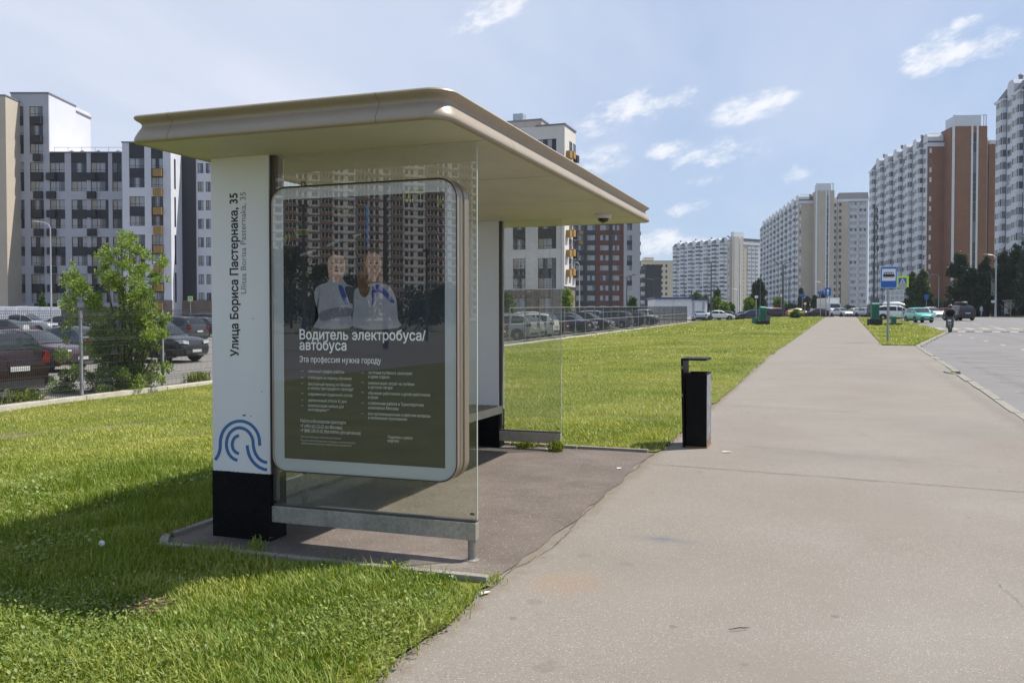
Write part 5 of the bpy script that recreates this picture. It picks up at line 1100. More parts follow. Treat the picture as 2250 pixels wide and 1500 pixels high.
def car(kind, col, u, v, head, label, far=False, extra=None, z=None):
    out, tm, rm, wx, wy, r = car_meshes(kind); z = tz(u, v)-0.02 if z is None else z
    slope = math.atan2(tz(u, v+1)-tz(u, v-1), 2) if v < 130 else 0
    t = thing({'suv': 'suv', 'sedan': 'sedan_car', 'hatch': 'hatchback_car', 'pickup': 'pickup_truck', 'van': 'van'}[kind], label, {'pickup': 'pickup', 'van': 'van'}.get(kind, 'car'), (u, v, z), head, 'cars in the car park and on the streets')
    for nm, me, pk in out:
        o = obj(nm, me, t)
        if pk == 'paint': o.material_slots[0].link = 'OBJECT'; o.material_slots[0].material = col
    for sx_ in (-1, 1):
        for sy in (-1, 1):
            w = obj('wheel', tm, t, (sx_*wx, sy*wy, r), (0, 0, 0 if sy > 0 else math.pi))
            if not far: obj('rim', rm, w)
    if extra == 'roofbox':
        b = MB(); b.rings([[(x, y*w_, 1.74+zz*h_) for y, zz in ((-.38, 0), (.38, 0), (.40, .6), (.28, 1), (-.28, 1), (-.40, .6))] for x, w_, h_ in ((-1.5, .8, .22), (-1.35, 1, .36), (.2, 1, .36), (.75, .7, .12))]); b.build('roof_box', col if 'white' in label else m_trim, t, smooth=True, angle=40)
        b = MB(); b.box(-1.0, -.62, 1.68, -.95, .62, 1.75); b.box(.1, -.62, 1.68, .15, .62, 1.75); b.build('roof_rack', m_trim, t)
    if extra == 'rails':
        for sd in (1, -1): b = MB(); b.path([(-1.7, sd*.60, 1.66), (-1.6, sd*.60, 1.74), (.1, sd*.60, 1.75), (.25, sd*.60, 1.66)], 0.022, 6); b.build('roof_rail', m_rim, t)
    if extra == 'taxi':
        b = MB(); b.prism([(-.16, 0), (.16, 0), (.13, .14), (-.13, .14)], 'x', -.1, .06); b.build('taxi_light', m_plate, t, loc=(-.1, 0, 1.48))
    return t
def pcar(kind, col, px, d, head, label, **k):
    X, _ = XZ(px, 694, d); u, v = xy2uv(X, d); z = tz(u, v)-(0.10 if u > 9 or v > 129 else 0.02)
    return car(kind, col, u, v, AZ+R(head), label, z=z, **k)
W, SV, BK, DG, DB, MR, RD, GN, YL, LB, GR = (paint('white', (0.72, 0.72, 0.71), 0), paint('silver', (0.42, 0.43, 0.44)), paint('black', (0.012, 0.012, 0.014)), paint('dark_grey', (0.055, 0.057, 0.062)), paint('dark_blue', (0.018, 0.026, 0.06)), paint('maroon', (0.045, 0.010, 0.012)), paint('red', (0.36, 0.025, 0.02)), paint('turquoise', (0.07, 0.42, 0.33), 0.15), paint('yellow', (0.60, 0.44, 0.06), 0), paint('pale_blue_silver', (0.38, 0.42, 0.48)), paint('grey', (0.17, 0.175, 0.18)))
PI = math.pi
car('suv', SV, -18.0, 48.5, PI, 'silver SUV nearest the camera behind the far glass panel, rear to the fence', extra='rails')
car('suv', W, -18.2, 54.1, PI, 'white SUV with roof rails parked behind the far glass edge', extra='rails')
car('hatch', MR, -17.8, 43.2, PI, 'maroon hatchback whose tail shows at the far pillar edge')
car('sedan', MR, -18.6, 58.3, PI, 'dark red sedan beside the white SUV at the fence')
car('suv', DG, -18.3, 65.5, 0, 'dark grey SUV nosing the fence next to the dark red sedan')
car('suv', BK, -18.3, 70.6, 0, 'black SUV with bright headlamps nosing the fence')
car('sedan', SV, -18.6, 73.6, 0, 'silver sedan half hidden behind the black SUV at the fence')
car('suv', GR, -18.0, 78.5, PI, 'grey SUV with tall red tail lamp by the fence')
car('hatch', BK, -17.8, 85.5, PI, 'black hatchback behind the farther fence panels')
car('suv', DG, -17.9, 91.5, 0, 'dark grey SUV just before the fence end')
car('pickup', W, -18.6, 99.0, R(80), 'white pickup behind the end of the fence')
car('hatch', W, -24.5, 57.5, R(5), 'white hatchback in the second row behind the white SUV')
car('sedan', SV, -25.5, 63.0, PI, 'silver sedan in the second row left of the dark grey SUV')
car('suv', W, -25.0, 73.0, PI, 'white SUV in the second row behind the black SUV')
car('sedan', DB, -17.9, 62.0, PI, 'dark blue sedan between the dark red sedan and the dark grey SUV')
car('hatch', SV, -18.0, 51.2, PI, 'silver hatchback squeezed between the silver and white SUVs')
car('suv', SV, -24.0, 92.0, PI, 'silver SUV in the second row near the fence end')
car('sedan', SV, -27.0, 80.0, R(20), 'silver sedan in the second row behind the mesh fence')
car('suv', DG, -29.0, 70.0, R(10), 'dark SUV in the second row near the grey building')
car('suv', paint('dark_maroon', (0.024, 0.009, 0.010)), -18.0, 10.2, PI, 'dark maroon SUV close behind the near fence panel, tail to the fence')
car('sedan', MR, -24.6, 18.3, R(8), 'maroon taxi sedan with a roof sign behind the maroon SUV', extra='taxi')
car('sedan', DB, -27.2, 22.5, PI-0.1, 'dark blue sedan parked behind the leafy bush')
car('suv', BK, -24.2, 24.0, -0.05, 'black SUV facing the lawn just left of the white pillar')
car('suv', DG, -35.6, 38.0, PI, 'dark SUV with its tail towards us behind the black SUV')
car('sedan', BK, -43.0, 50.0, PI-0.1, 'black sedan in the row beyond the dark SUV')
car('sedan', W, -50.0, 62.0, PI+0.1, 'white sedan peeping past the white pillar edge')
car('suv', BK, -47.0, 56.5, 0.1, 'black SUV far back beside the building entrance')
pcar('pickup', SV, 52, 73, 0, 'silver double-cab pickup before the white hoarding')
pcar('sedan', BK, 150, 82, 8, 'black sedan right of the silver pickup')
pcar('sedan', DG, -5, 60, 180, 'dark grey sedan in front of the silver pickup, cut by the frame')
pcar('hatch', SV, 1128, 100, 10, 'silver hatchback before the shop windows of the grey building')
pcar('sedan', LB, 1536, 126, 84, 'pale silver sedan seen from behind at the end of the fence')
pcar('sedan', W, 1580, 131, -4, 'white sedan side-on by the dark single-arm lamp')
pcar('sedan', BK, 1600, 137, -10, 'black sedan behind the white side-on sedan', far=True)
pcar('sedan', DG, 1628, 152, 175, 'dark grey sedan in the far street left of the blue one', far=True)
pcar('sedan', DB, 1652, 134, 172, 'dark blue sedan just left of the leaning green box', far=True)
pcar('suv', W, 1688, 142, 70, 'white SUV behind the leaning green box', far=True)
pcar('suv', RD, 1706, 146, 40, 'red SUV beside the tall double-arm lamp', far=True)
pcar('hatch', MR, 1698, 138, 160, 'dark red hatchback in front of the red SUV', far=True)
pcar('sedan', YL, 1753, 152, 5, 'yellow taxi sedan behind the clipped bush', far=True, extra='taxi')
pcar('sedan', MR, 1795, 150, 175, 'maroon sedan left of the white box truck', far=True)
pcar('sedan', SV, 1849, 142, -80, 'silver sedan to the right of the box truck', far=True)
pcar('sedan', W, 1881, 146, -85, 'white sedan just left of the tall green box', far=True)
pcar('sedan', SV, 1905, 138, -78, 'silver sedan beside the tall green box', far=True)
pcar('suv', DG, 1897, 152, -90, 'dark grey SUV behind the silver sedans', far=True)
pcar('van', DG, 1944, 120, -70, 'dark van behind the white SUV with roof box', far=True)
pcar('suv', W, 1971, 99, -22, 'white SUV carrying a white roof box at the junction', extra='roofbox')
pcar('hatch', GN, 2019, 88, -94, 'turquoise green hatchback facing us beside the verge')
pcar('sedan', W, 2046, 107, -86, 'white sedan facing us behind the turquoise hatchback')
pcar('suv', BK, 2106, 98, 86, 'black SUV driving away with a black roof box', extra='roofbox')
pcar('hatch', RD, 2069, 146, 160, 'red hatchback far down the road behind the scooter rider', far=True)
# white box truck facing us
X, _ = XZ(1829, 694, 150); u, v = xy2uv(X, 150); t = thing('box_truck', 'white box truck facing us at the end of the path', 'truck', (u, v, tz(u, v)-0.1), AZ-R(90))
b = MB(); b.box(-4.6, -1.1, 0.95, 0.3, 1.1, 3.2); b.build('cargo_box', W, t, bevel=0.04)
b = MB(); b.rings([[(x, y*w_, z) for y, z in ((-1, .5), (1, .5), (1, 1.25), (.92, zt), (-.92, zt), (-1, 1.25))] for x, w_, zt in ((0.35, .98, 2.3), (1.0, .98, 2.3), (1.45, .97, 1.5), (2.0, .92, 1.2), (2.1, .85, .9))]); b.build('cab', W, t, smooth=True, angle=30)
b = MB(); b.poly([(1.03, -.82, 2.22), (1.03, .82, 2.22), (1.47, .86, 1.53), (1.47, -.86, 1.53)]); b.build('windscreen', m_cglass, t, loc=(0.02, 0, 0.02))
b = MB(); b.box(2.06, -.8, .6, 2.12, .8, .75); b.build('bumper', m_trim, t)
b = MB(); b.box(-4.5, -.5, .55, 1.5, .5, .94); b.build('chassis', m_trim, t)
for x in (-3.2, 1.1):
    for y in (-.9, .9): obj('wheel', car_meshes('pickup')[1], t, (x, y, .38))
for y in (-.68, .68): b = MB(); b.box(2.02, y-.16, .9, 2.1, y+.16, 1.08); b.build('headlight', m_head, t)
# ------------------------------------------------------------------ buildings
m_wall = mat('render_light_grey', (0.55, 0.555, 0.60), 0.85, scale=0.25, var=0.05, fine=0.04, fscale=6)
m_walld = mat('render_mid_grey_left', (0.37, 0.378, 0.42), 0.85, scale=0.25, var=0.05, fine=0.04, fscale=6); m_wallw = mat('render_warm_grey', (0.60, 0.565, 0.535), 0.85, scale=0.25, var=0.06, fine=0.05, fscale=6)
m_wall_b = mat('render_beige', (0.44, 0.385, 0.31), 0.85, scale=0.3, var=0.05)
m_dark = MATS['dark_footing']; m_infill = mat('infill_charcoal', (0.024, 0.025, 0.032), 0.7, var=0.08); m_wframe = mat('window_frame_dark', (0.014, 0.016, 0.024), 0.5); m_wgrey = mat('window_frame_grey', (0.26, 0.27, 0.30), 0.5); m_wwhite = mat('window_frame_white', (0.62, 0.63, 0.65), 0.5)
m_roofcap = mat('roof_cap', (0.16, 0.16, 0.18), 0.6); m_ochre = mat('basket_ochre', (0.30, 0.18, 0.05), 0.7, var=0.1); m_basket = mat('basket_dark', (0.022, 0.022, 0.026), 0.7)
m_stone = mat('brown_stone', (0.17, 0.135, 0.105), 0.8, scale=0.8, var=0.2, fine=0.15, fscale=5)
G_ = [mat('pane_dark', (0.022, 0.026, 0.034), 0.06, spec=0.6), mat('pane_mid', (0.10, 0.115, 0.135), 0.06, spec=0.6), mat('pane_curtain', (0.30, 0.31, 0.33), 0.10, spec=0.6), mat('pane_warm', (0.27, 0.245, 0.20), 0.10, spec=0.6)]
WM = {}
def win_mesh(w, h, n, var, fm):
    k = (round(w, 2), round(h, 2), n, var, fm.name)
    if k in WM: return WM[k]
    b = MB(); t = 0.06 if w < 3 else 0.09; d = 0.05
    r = random.Random(var*7+n); tr = h*0.26
    for (x0, z0, x1, z1) in ((0, 0, w, t), (0, h-t, w, h), (0, t, t, h-t), (w-t, t, w, h-t)): b.box(x0, 0, z0, x1, d, z1, 0, 'k')
    for i in range(1, n): x = w*i/n+(0.12 if (n == 3 and i == 1) else (-0.12 if n == 3 else 0)); b.box(x-t*0.45, 0, t, x+t*0.45, d, h-t, 0, 'kbt')
    b.box(t, 0.004, tr, w-t, d, tr+t*0.8, 0, 'klr')
    for i in range(n): b.poly([(w*i/n, d-0.01, 0.02), (w*(i+1)/n, d-0.01, 0.02), (w*(i+1)/n, d-0.01, h-0.02), (w*i/n, d-0.01, h-0.02)], 1+r.choice((0, 1, 1, 2, 2, 3)) if var else 1)
    WM[k] = b.mesh('window', [fm]+G_); return WM[k]
def window(parent, x, y, z, w, h, n, fm, rotz=0.0, name='window'):
    return obj(name, win_mesh(w, h, n, random.randint(1, 5), fm), parent, (x, y, z), (0, 0, rotz))
def bthing(X, Y, label, ang=0.0, z=0.8, name='apartment_block'):
    u, v = xy2uv(X, Y); return thing(name, label, 'building', (u, v, z), AZ+ang)
def wallgrid(b, x0, x1, z0, z1, cols, rws, yf, th, mw=0, msp=None):
    """front wall with real openings: piers, then spandrels in each window column"""
    e = [x0]; 
    for c in cols: e += [c[0], c[1]]
    e.append(x1)
    for i in range(0, len(e), 2):
        if e[i+1]-e[i] > 0.01: b.box(e[i], yf, z0, e[i+1], yf+th, z1, mw)
    for ci, c in enumerate(cols):
        zz = [z0]
        for r_ in sorted(rws): zz += [r_[0], r_[1]]
        zz.append(z1)
        for i in range(0, len(zz), 2):
            if zz[i+1]-zz[i] > 0.01: b.box(c[0], yf+(0.03 if (msp and msp(ci, i//2)) else 0), zz[i], c[1], yf+th, zz[i+1], (msp(ci, i//2) if msp else 0) or mw)
# ---- left block (faces us squarely)
dA = 143.0; XA = lambda px: (px-1125)/FPX*dA; ZA = lambda py: XZ(0, py, dA)[1]
A0 = XA(30); zA = 0.8
A = bthing(A0, dA, 'grey and charcoal apartment block with a bright white side wall, far left', 0.0, zA)
lx = lambda px: XA(px)-A0
zt_row0 = ZA(357)-zA; wh = 1.62
rows_main = [(zt_row0-3.0*k-wh, zt_row0-3.0*k) for k in range(0, 8)]; rows_tall = rows_main+[(zt_row0+3.0*k-wh, zt_row0+3.0*k) for k in (1, 2, 3)]
zroof = ZA(336)-zA; ztall = ZA(206)-zA
def msp_main(ci, g): return 1 if g in (1, 3, 5, 7, 8) else 0
def msp_tall(ci, g): return 1 if (g in (1, 3, 5, 7, 9, 10)) else 0
cols_t = [(lx(32), lx(57)), (lx(70), lx(99.5))]
cols_m = [(lx(113), lx(146)), (lx(160), lx(194)), (lx(203), lx(241)), (lx(250), lx(270.5))]
b = MB(); wallgrid(b, 0, lx(112), 0, ztall, cols_t, rows_tall, 0, 0.25, 2, msp_tall); b.box(0.02, 0.25, 0, lx(112), 14.2, ztall-0.01)
wallgrid(b, lx(112), lx(272), 0, zroof, cols_m, rows_main, 0, 0.25, 2, msp_main); b.box(lx(112), 0.25, 0, lx(272), 14.0, zroof-0.01)
b.build('wall', [m_wall, m_infill, m_walld], A)
b = MB(); b.box(-0.1, -0.12, ztall, lx(112)+0.12, 9.0, ztall+0.22); b.box(0, 9.0, ztall-0.9, lx(112)+0.12, 14.3, ztall-0.62); b.box(lx(112)+0.13, -0.12, zroof, lx(272)-0.02, 0.35, zroof+0.18); b.build('roof_cap', m_roofcap, A)
for ci, c in enumerate(cols_t+cols_m):
    for ri, r_ in enumerate(rows_tall if ci < 2 else rows_main):
        w_ = c[1]-c[0]; nar = 0.0
        if ci in (3, 4): nar = (2.55 if ci == 3 else 2.35) ; 
        ww = nar or w_
        window(A, c[0], 0.12, r_[0], ww, wh, 3 if ww > 2.3 else 3 if ci in (1, 2) else 2 if ci == 5 else 3, m_wframe)
        if nar: b = MB(); b.box(c[0]+ww, 0.06, r_[0], c[1], 0.2, r_[1]); b.build('infill_panel', m_infill, A)
bk = MB(); bk.box(0, -0.55, 0, 1.35, 0.0, 1.15, 0, 'k')
for k in range(5): bk.box(-0.01, -0.56, 0.12+k*0.21, 1.36, -0.553, 0.17+k*0.21, 0)
bkm, bky = bk.mesh('conditioner_basket', m_basket), bk.mesh('conditioner_basket', m_ochre)
for c0, rws in ((lx(80), rows_tall), (lx(108.5), rows_main), (lx(197), rows_main)):
    for r_ in rws: obj('conditioner_basket', bkm, A, (c0, -0.004, r_[0]-1.25))
b = MB()
for k in range(9): b.tube((lx(116)+k*2.2, 1.2, zroof), (lx(116)+k*2.2, 1.2, zroof+1.1), 0.03, 4)
b.tube((lx(116), 1.2, zroof+1.1), (lx(116)+17.6, 1.2, zroof+1.1), 0.035, 4); b.build('roof_railing', m_roofcap, A)
for x in (lx(142), lx(166), lx(202), lx(246), lx(262)): b = MB(); b.lathe([(0.25, 0), (0.25, 0.7), (0.42, 0.72), (0.1, 1.0)], (x, 3.0, zroof), 10); b.build('roof_vent', m_roofcap, A)
b = MB(); b.prism([(lx(208), zroof), (lx(252), zroof), (lx(252), zroof+0.4), (lx(208), zroof+3.4)], 'y', 20.0, 26.0); b.build('rear_gable', m_wall, A)
# right volume of the same block, slightly forward
dR = 139.0; xr0 = (272-1125)/FPX*dR-A0; xr1 = (378-1125)/FPX*dR-A0; zr_ = XZ(0, 314, dR)[1]-zA
colr = [((287-1125)/FPX*dR-A0, (320.5-1125)/FPX*dR-A0), ((335-1125)/FPX*dR-A0, (361-1125)/FPX*dR-A0)]; yR = dR-dA
b = MB(); wallgrid(b, xr0, xr1, 0, zr_, colr, rows_main, yR, 0.25, 0, msp_main); b.box(xr0, yR+0.25, 0, xr1, 0.6, zr_-0.01); b.box(xr0+0.01, 0.6, 0, xr1-6, 14, zr_-0.4); b.build('wall', [m_wall, m_infill], A)
b = MB(); b.box(xr0-0.1, yR-0.1, zr_, xr1+0.1, 0.7, zr_+0.2); b.build('roof_cap', m_roofcap, A)
for ci, c in enumerate(colr):
    for r_ in rows_main: window(A, c[0], yR+0.12, r_[0], c[1]-c[0], wh, 3, m_wframe)
for r_ in rows_main: obj('conditioner_basket', bky, A, (colr[1][0]+0.45, yR-0.004, r_[0]-1.28))
for k in range(0, 8, 2): b = MB(); b.box(xr1-0.1, yR+1.35, rows_main[k][0]-3.0, xr1+0.02, yR+2.0, rows_main[k][1]+0.1); b.build('slit_window', G_[0], A)
# recessed wing right of it: charcoal strip, then grey front
yW = 143.6-dA; XW = lambda px: (px-1125)/FPX*143.6-A0
b = MB(); b.box(xr1-0.05, yW, 0, XW(432), yW+10, zr_+0.5); b.build('charcoal_strip', m_infill, A)
colw = [(XW(436), XW(448.5)), (XW(453.5), XW(464)), (XW(478), XW(492)), (XW(505), XW(520)), (XW(540), XW(556))]
b = MB(); wallgrid(b, XW(432), XW(590), 3.4, zr_+0.5, colw, rows_main[:8], yW+0.2, 0.25); b.box(XW(432)+0.01, yW+0.45, 0, XW(590), yW+10, zr_+0.4); b.build('wall', m_wall, A)
for c in colw:
    for r_ in rows_main: window(A, c[0], yW+0.3, r_[0], c[1]-c[0], wh, 2, m_wframe)
b = MB(); b.box(XW(402), yW-0.3, 0, XW(590), yW+0.18, 3.35); b.box(0.0, -0.25, 0, xr0, -0.02, 2.2); b.box(xr0+0.02, yR-0.2, 0, xr1+0.15, yR-0.02, 3.3); b.build('plinth', m_stone, A)
# beige neighbour at the frame edge
Bg = bthing((-260-1125)/FPX*139, 139.0, 'beige apartment block cut off by the left frame edge', 0.0, zA)
wb = (18-1125)/FPX*139-(-260-1125)/FPX*139; zb_ = XZ(0, 211, 139)[1]-zA
cb_ = [(wb-3.3, wb-1.3), (wb-9, wb-6), (wb-14, wb-11.5)]
b = MB(); wallgrid(b, 0, wb, 0, zb_, cb_, rows_tall, 0, 0.25); b.box(0, 0.25, 0, wb, 14, zb_-0.01); b.build('wall', m_wall_b, Bg)
b = MB(); b.box(-0.1, -0.1, zb_, wb+0.1, 14, zb_+0.2); b.build('roof_cap', m_roofcap, Bg)
for c in cb_:
    for r_ in rows_tall: window(Bg, c[0], 0.12, r_[0], c[1]-c[0], wh, 2, m_wframe)

# ---- middle block, parallel to the street (seen through the far glass and over the canopy)
Xc, dc = (1240-1125)/FPX*133.6, 133.6; uB, vB = xy2uv(Xc, dc); zB = 0.9
Bb = thing('apartment_block', 'light grey block with brown stone ground floor behind the far glass panel', 'building', (uB, vB, zB), 0.0)
bx_ = lambda px, y=600: pv(px, y, vB)[0]-uB
bz_ = lambda py, px=1200: pv(px, py, vB)[1]-zB
zt0 = bz_(523.5); hB = 1.62
rowsB = [(zt0-hB+3.0*k, zt0+3.0*k) for k in range(-2, 7) if zt0+3.0*k < bz_(276, 1215)-1.0]
colsB = [(bx_(960), bx_(985)), (bx_(1010), bx_(1038)), (bx_(1062), bx_(1108)), (bx_(1127), bx_(1154.5)), (bx_(1182), bx_(1222))]
zBr = bz_(276, 1215); zBs = bz_(636)
def mspB(ci, g): return 1 if g in (1, 3, 5, 7) and ci != 99 else 0
b = MB(); wallgrid(b, bx_(920), 0, zBs, zBr, colsB, rowsB, 0, 0.25, 0, mspB); DB_ = u_at_px(1264, uB)-vB; b.box(bx_(920), 0.25, zBs, 0, DB_, zBr-0.01); b.build('wall', [m_wallw, m_infill], Bb)
b = MB(); b.box(bx_(1030), 3.0, zBr, bx_(1176), 3.0+DB_*0.6, bz_(263, 1140)+0.35); b.build('penthouse', mat('taupe_render', (0.36, 0.32, 0.29), 0.85), Bb)
b = MB(); b.box(bx_(1176)+0.02, -0.12, zBr, 0.15, DB_+0.1, zBr+0.22); b.box(bx_(1030)-0.1, 2.9, bz_(263, 1140)+0.35, bx_(1176)+0.1, 3.1+DB_*0.6, bz_(263, 1140)+0.6); b.build('roof_cap', m_roofcap, Bb)
b = MB(); zz = bz_(263, 1140)+0.6; b.box(bx_(1108), 4, zz, bx_(1130), 5.6, zz+1.3); b.build('rooftop_unit', mat('zinc', (0.45, 0.48, 0.50), 0.4, metal=0.5), Bb)
for ci, c in enumerate(colsB):
    for r_ in rowsB:
        w_ = (c[1]-c[0]) if ci != 4 else bx_(1213)-c[0]
        window(Bb, c[0], 0.12, r_[0], w_, hB, 3, m_wframe)
        if ci == 4: b = MB(); b.box(c[0]+w_, 0.05, r_[0], c[1], 0.2, r_[1]); b.build('infill_panel', m_infill, Bb)
# stone ground floor with shop windows
colsG = [(bx_(1008), bx_(1034)), (bx_(1062), bx_(1090)), (bx_(1127), bx_(1154)), (bx_(1183), bx_(1211))]
zs0, zs1 = max(0.0, bz_(704)), bz_(654)
b = MB(); wallgrid(b, bx_(920), 0.05, 0, zBs-0.004, colsG, [(zs0, zs1)], -0.12, 0.35); b.box(bx_(920), 0.24, 0, 0.04, DB_-0.2, zBs-0.01); b.build('stone_ground_floor', m_stone, Bb)
for c in colsG: window(Bb, c[0], 0.02, zs0, c[1]-c[0], zs1-zs0, 2, m_wframe, name='shop_window')
sb_ = MB(); sb_.box(0, 0, 0, 0.65, 1.2, 1.05, 0, 'l'); sbo, sbd = sb_.mesh('side_basket', m_ochre), sb_.mesh('side_basket', m_basket)
for k, r_ in enumerate(rowsB[1:]):
    for j in range(3): obj('side_basket', sbo if j < 2 else sbd, Bb, (0.003, 0.8+j*DB_*0.33, r_[0]-1.2+(0.25 if j % 2 else 0)))
    for j in range(2): window(Bb, 0.055, 2.6+j*DB_*0.33, r_[0], 1.4, hB, 2, m_wframe, PI/2)
b = MB(); b.box(0.003, 0.0, zBs, 0.05, DB_, zBs+0.5); b.build('side_band', m_infill, Bb)

# ---- charcoal and brick-red block
dC = 264.0; XC = lambda px: (px-1125)/FPX*dC; C0 = XC(1258); zC = 1.2
Cc = bthing(C0, dC, 'charcoal and brick-red tower block right of the canopy corner', 0.0, zC)
ZC = lambda py: XZ(1300, py, dC)[1]-zC; cx = lambda px: XC(px)-C0
m_brickred = mat('brick_red', (0.105, 0.040, 0.030), 0.85, scale=0.4, var=0.1, fine=0.06, fscale=4); m_wallc = mat('render_mid_grey', (0.36, 0.36, 0.385), 0.85, var=0.04); m_charc = mat('render_charcoal', (0.038, 0.039, 0.046), 0.8, var=0.06)
z0c = ZC(516.7); rowsC = [(z0c-1.55+3.0*k, z0c+3.0*k) for k in range(-7, 2)]; zCr = ZC(462)
seg = [(1258, 1309, [(1265.5, 1281), (1290, 1307)], 0), (1309, 1370, [(1318, 1337), (1345.5, 1360.5)], 1), (1370, 1406, [(1377, 1388.5)], 2)]
b = MB()
for a0, a1, cs, mi in seg: wallgrid(b, cx(a0), cx(a1), 0, zCr, [(cx(p), cx(q)) for p, q in cs], rowsC, 0, 0.25, mi, (lambda ci, g, mi=mi: 3 if (mi == 2 and g % 2 == 1) else 0) if mi == 2 else None)
b.box(cx(1258)+0.01, 0.25, 0, cx(1406), 16, zCr-0.01, 2); b.build('wall', [m_charc, m_brickred, m_wallc, m_infill], Cc)
b = MB(); b.box(cx(1337)+0.05, -0.03, 3.5, cx(1345.5)-0.05, -0.003, zCr); b.build('dark_strip', m_charc, Cc)
b = MB(); b.box(cx(1258), -0.3, 0, cx(1406), -0.05, 3.0); b.build('plinth', m_dark, Cc)
b = MB(); b.box(cx(1258)-0.1, -0.1, zCr, cx(1406)+0.1, 16, zCr+0.2); b.build('roof_cap', m_roofcap, Cc)
for a0, a1, cs, mi in seg:
    for p, q in cs:
        for k, r_ in enumerate(rowsC): window(Cc, cx(p), 0.12, r_[0], cx(q)-cx(p), 1.55, 3 if q-p > 14 else 2, m_wgrey)
for k, r_ in enumerate(rowsC): obj('conditioner_basket', bky if k > 6 else bkm, Cc, (cx(1271), -0.004, r_[0]-1.3)); obj('side_basket', sbd, Cc, (cx(1406)+0.002, 3.0, r_[0]-1.2))
# ---- black cube, pale-yellow far block, kiosk
dD = 300.0; X0 = (1418-1125)/FPX*dD; D_ = bthing(X0, dD, 'windowless black cube building beyond the red block', 0.0, 1.3, 'commercial_building'); w_ = (1453-1418)/FPX*dD; h_ = XZ(0, 583, dD)[1]-1.3
b = MB(); b.box(0, 0, 0, w_, 12, h_); b.build('wall', m_charc, D_); b = MB(); b.box(-0.1, -0.1, h_, w_+0.1, 12.1, h_+0.25); b.build('roof_cap', m_infill, D_)
b = MB(); b.box(-2.2, 1.5, 0, 0, 10, h_-2); b.build('stair_bay', m_wallc, D_)
for k in range(5): b = MB(); b.box(-2.3, 0.8, 1.5+k*3, -0.02, 1.5, 2.6+k*3); b.build('balcony', m_wall, D_); b = MB(); b.box(-2.1, 1.44, 2.65+k*3, -0.15, 1.49, 4.1+k*3); b.build('window', G_[0], D_)
dE = 470.0; X0 = (1398-1125)/FPX*dE; E_ = bthing(X0, dE, 'pale yellow far apartment block beside the black cube', 0.0, 1.5); m_yel = mat('render_pale_yellow', (0.62, 0.54, 0.40), 0.85, var=0.04)
we = (1478-1398)/FPX*dE; he = XZ(0, 574, dE)[1]-1.5; b = MB()
rE = [(2.0+3*k, 3.6+3*k) for k in range(9)]; cE = [(1.0+2.4*k, 2.1+2.4*k) for k in range(7)]; wallgrid(b, 0, we, 0, he, cE, rE, 0, 0.3); b.box(0, 0.3, 0, we, 14, he-0.01); b.box(4.5, 2, he, 9.5, 10, he+2.2); b.build('wall', m_yel, E_)
b = MB(); 
for c in cE:
    for r_ in rE: b.poly([(c[0], 0.2, r_[0]), (c[1], 0.2, r_[0]), (c[1], 0.2, r_[1]), (c[0], 0.2, r_[1])])
b.build('windows', G_[0], E_)['kind'] = 'stuff'
b = MB(); b.box(-0.15, -0.15, he, we+0.15, 0.5, he+0.3); b.build('roof_cap', m_roofcap, E_)
b = MB()
for k in range(9): b.box(we*0.42, -0.9, 1.6+3*k, we*0.6, 0, 2.6+3*k)
b.build('balconies', mat('balcony_brown', (0.20, 0.14, 0.10), 0.8), E_)['kind'] = 'stuff'
dF = 158.0; X0 = (1440-1125)/FPX*dF; F0 = bthing(X0, dF, 'low white kiosk with a dark blue roof behind the fence end', 0.0, 1.35, 'kiosk'); wf = (1520-1440)/FPX*dF; hf_ = XZ(0, 657, dF)[1]-1.35
m_ksk = mat('kiosk_white', (0.66, 0.67, 0.69), 0.6); m_kblue = mat('kiosk_blue', (0.03, 0.07, 0.20), 0.5)
for i in range(2): b = MB(); b.box(wf*i/2+0.03, 0, 0, wf*(i+1)/2-0.03, 0.12, hf_); b.build('wall_panel', m_ksk, F0)
b = MB(); b.box(0, 0.13, 0, wf, 9, hf_-0.01); b.box(wf, 0.0, 0, wf+2.2, 0.12, hf_-0.02) if False else None; b.build('core', m_ksk, F0)
b = MB(); b.box(-0.25, -0.35, hf_, wf+0.35, 9.2, hf_+0.32); b.build('roof', m_kblue, F0, bevel=0.03)
F1 = bthing(X0+wf+0.05, dF+0.4, 'sunlit open end bay of the white kiosk', 0.42, 1.35, 'kiosk')
b = MB(); b.box(0, 0, 0, 3.4, 0.1, hf_-0.25); b.build('wall_panel', m_ksk, F1)
for x in (0.1, 2.3): b = MB(); b.box(x, -0.03, 0.2, x+0.5, -0.002, hf_-0.5); b.build('shutter', mat('shutter_grey', (0.35, 0.36, 0.38), 0.6), F1)
b = MB(); b.box(-0.05, -0.25, hf_-0.24, 3.7, 3, hf_+0.02); b.build('roof', m_kblue, F1)

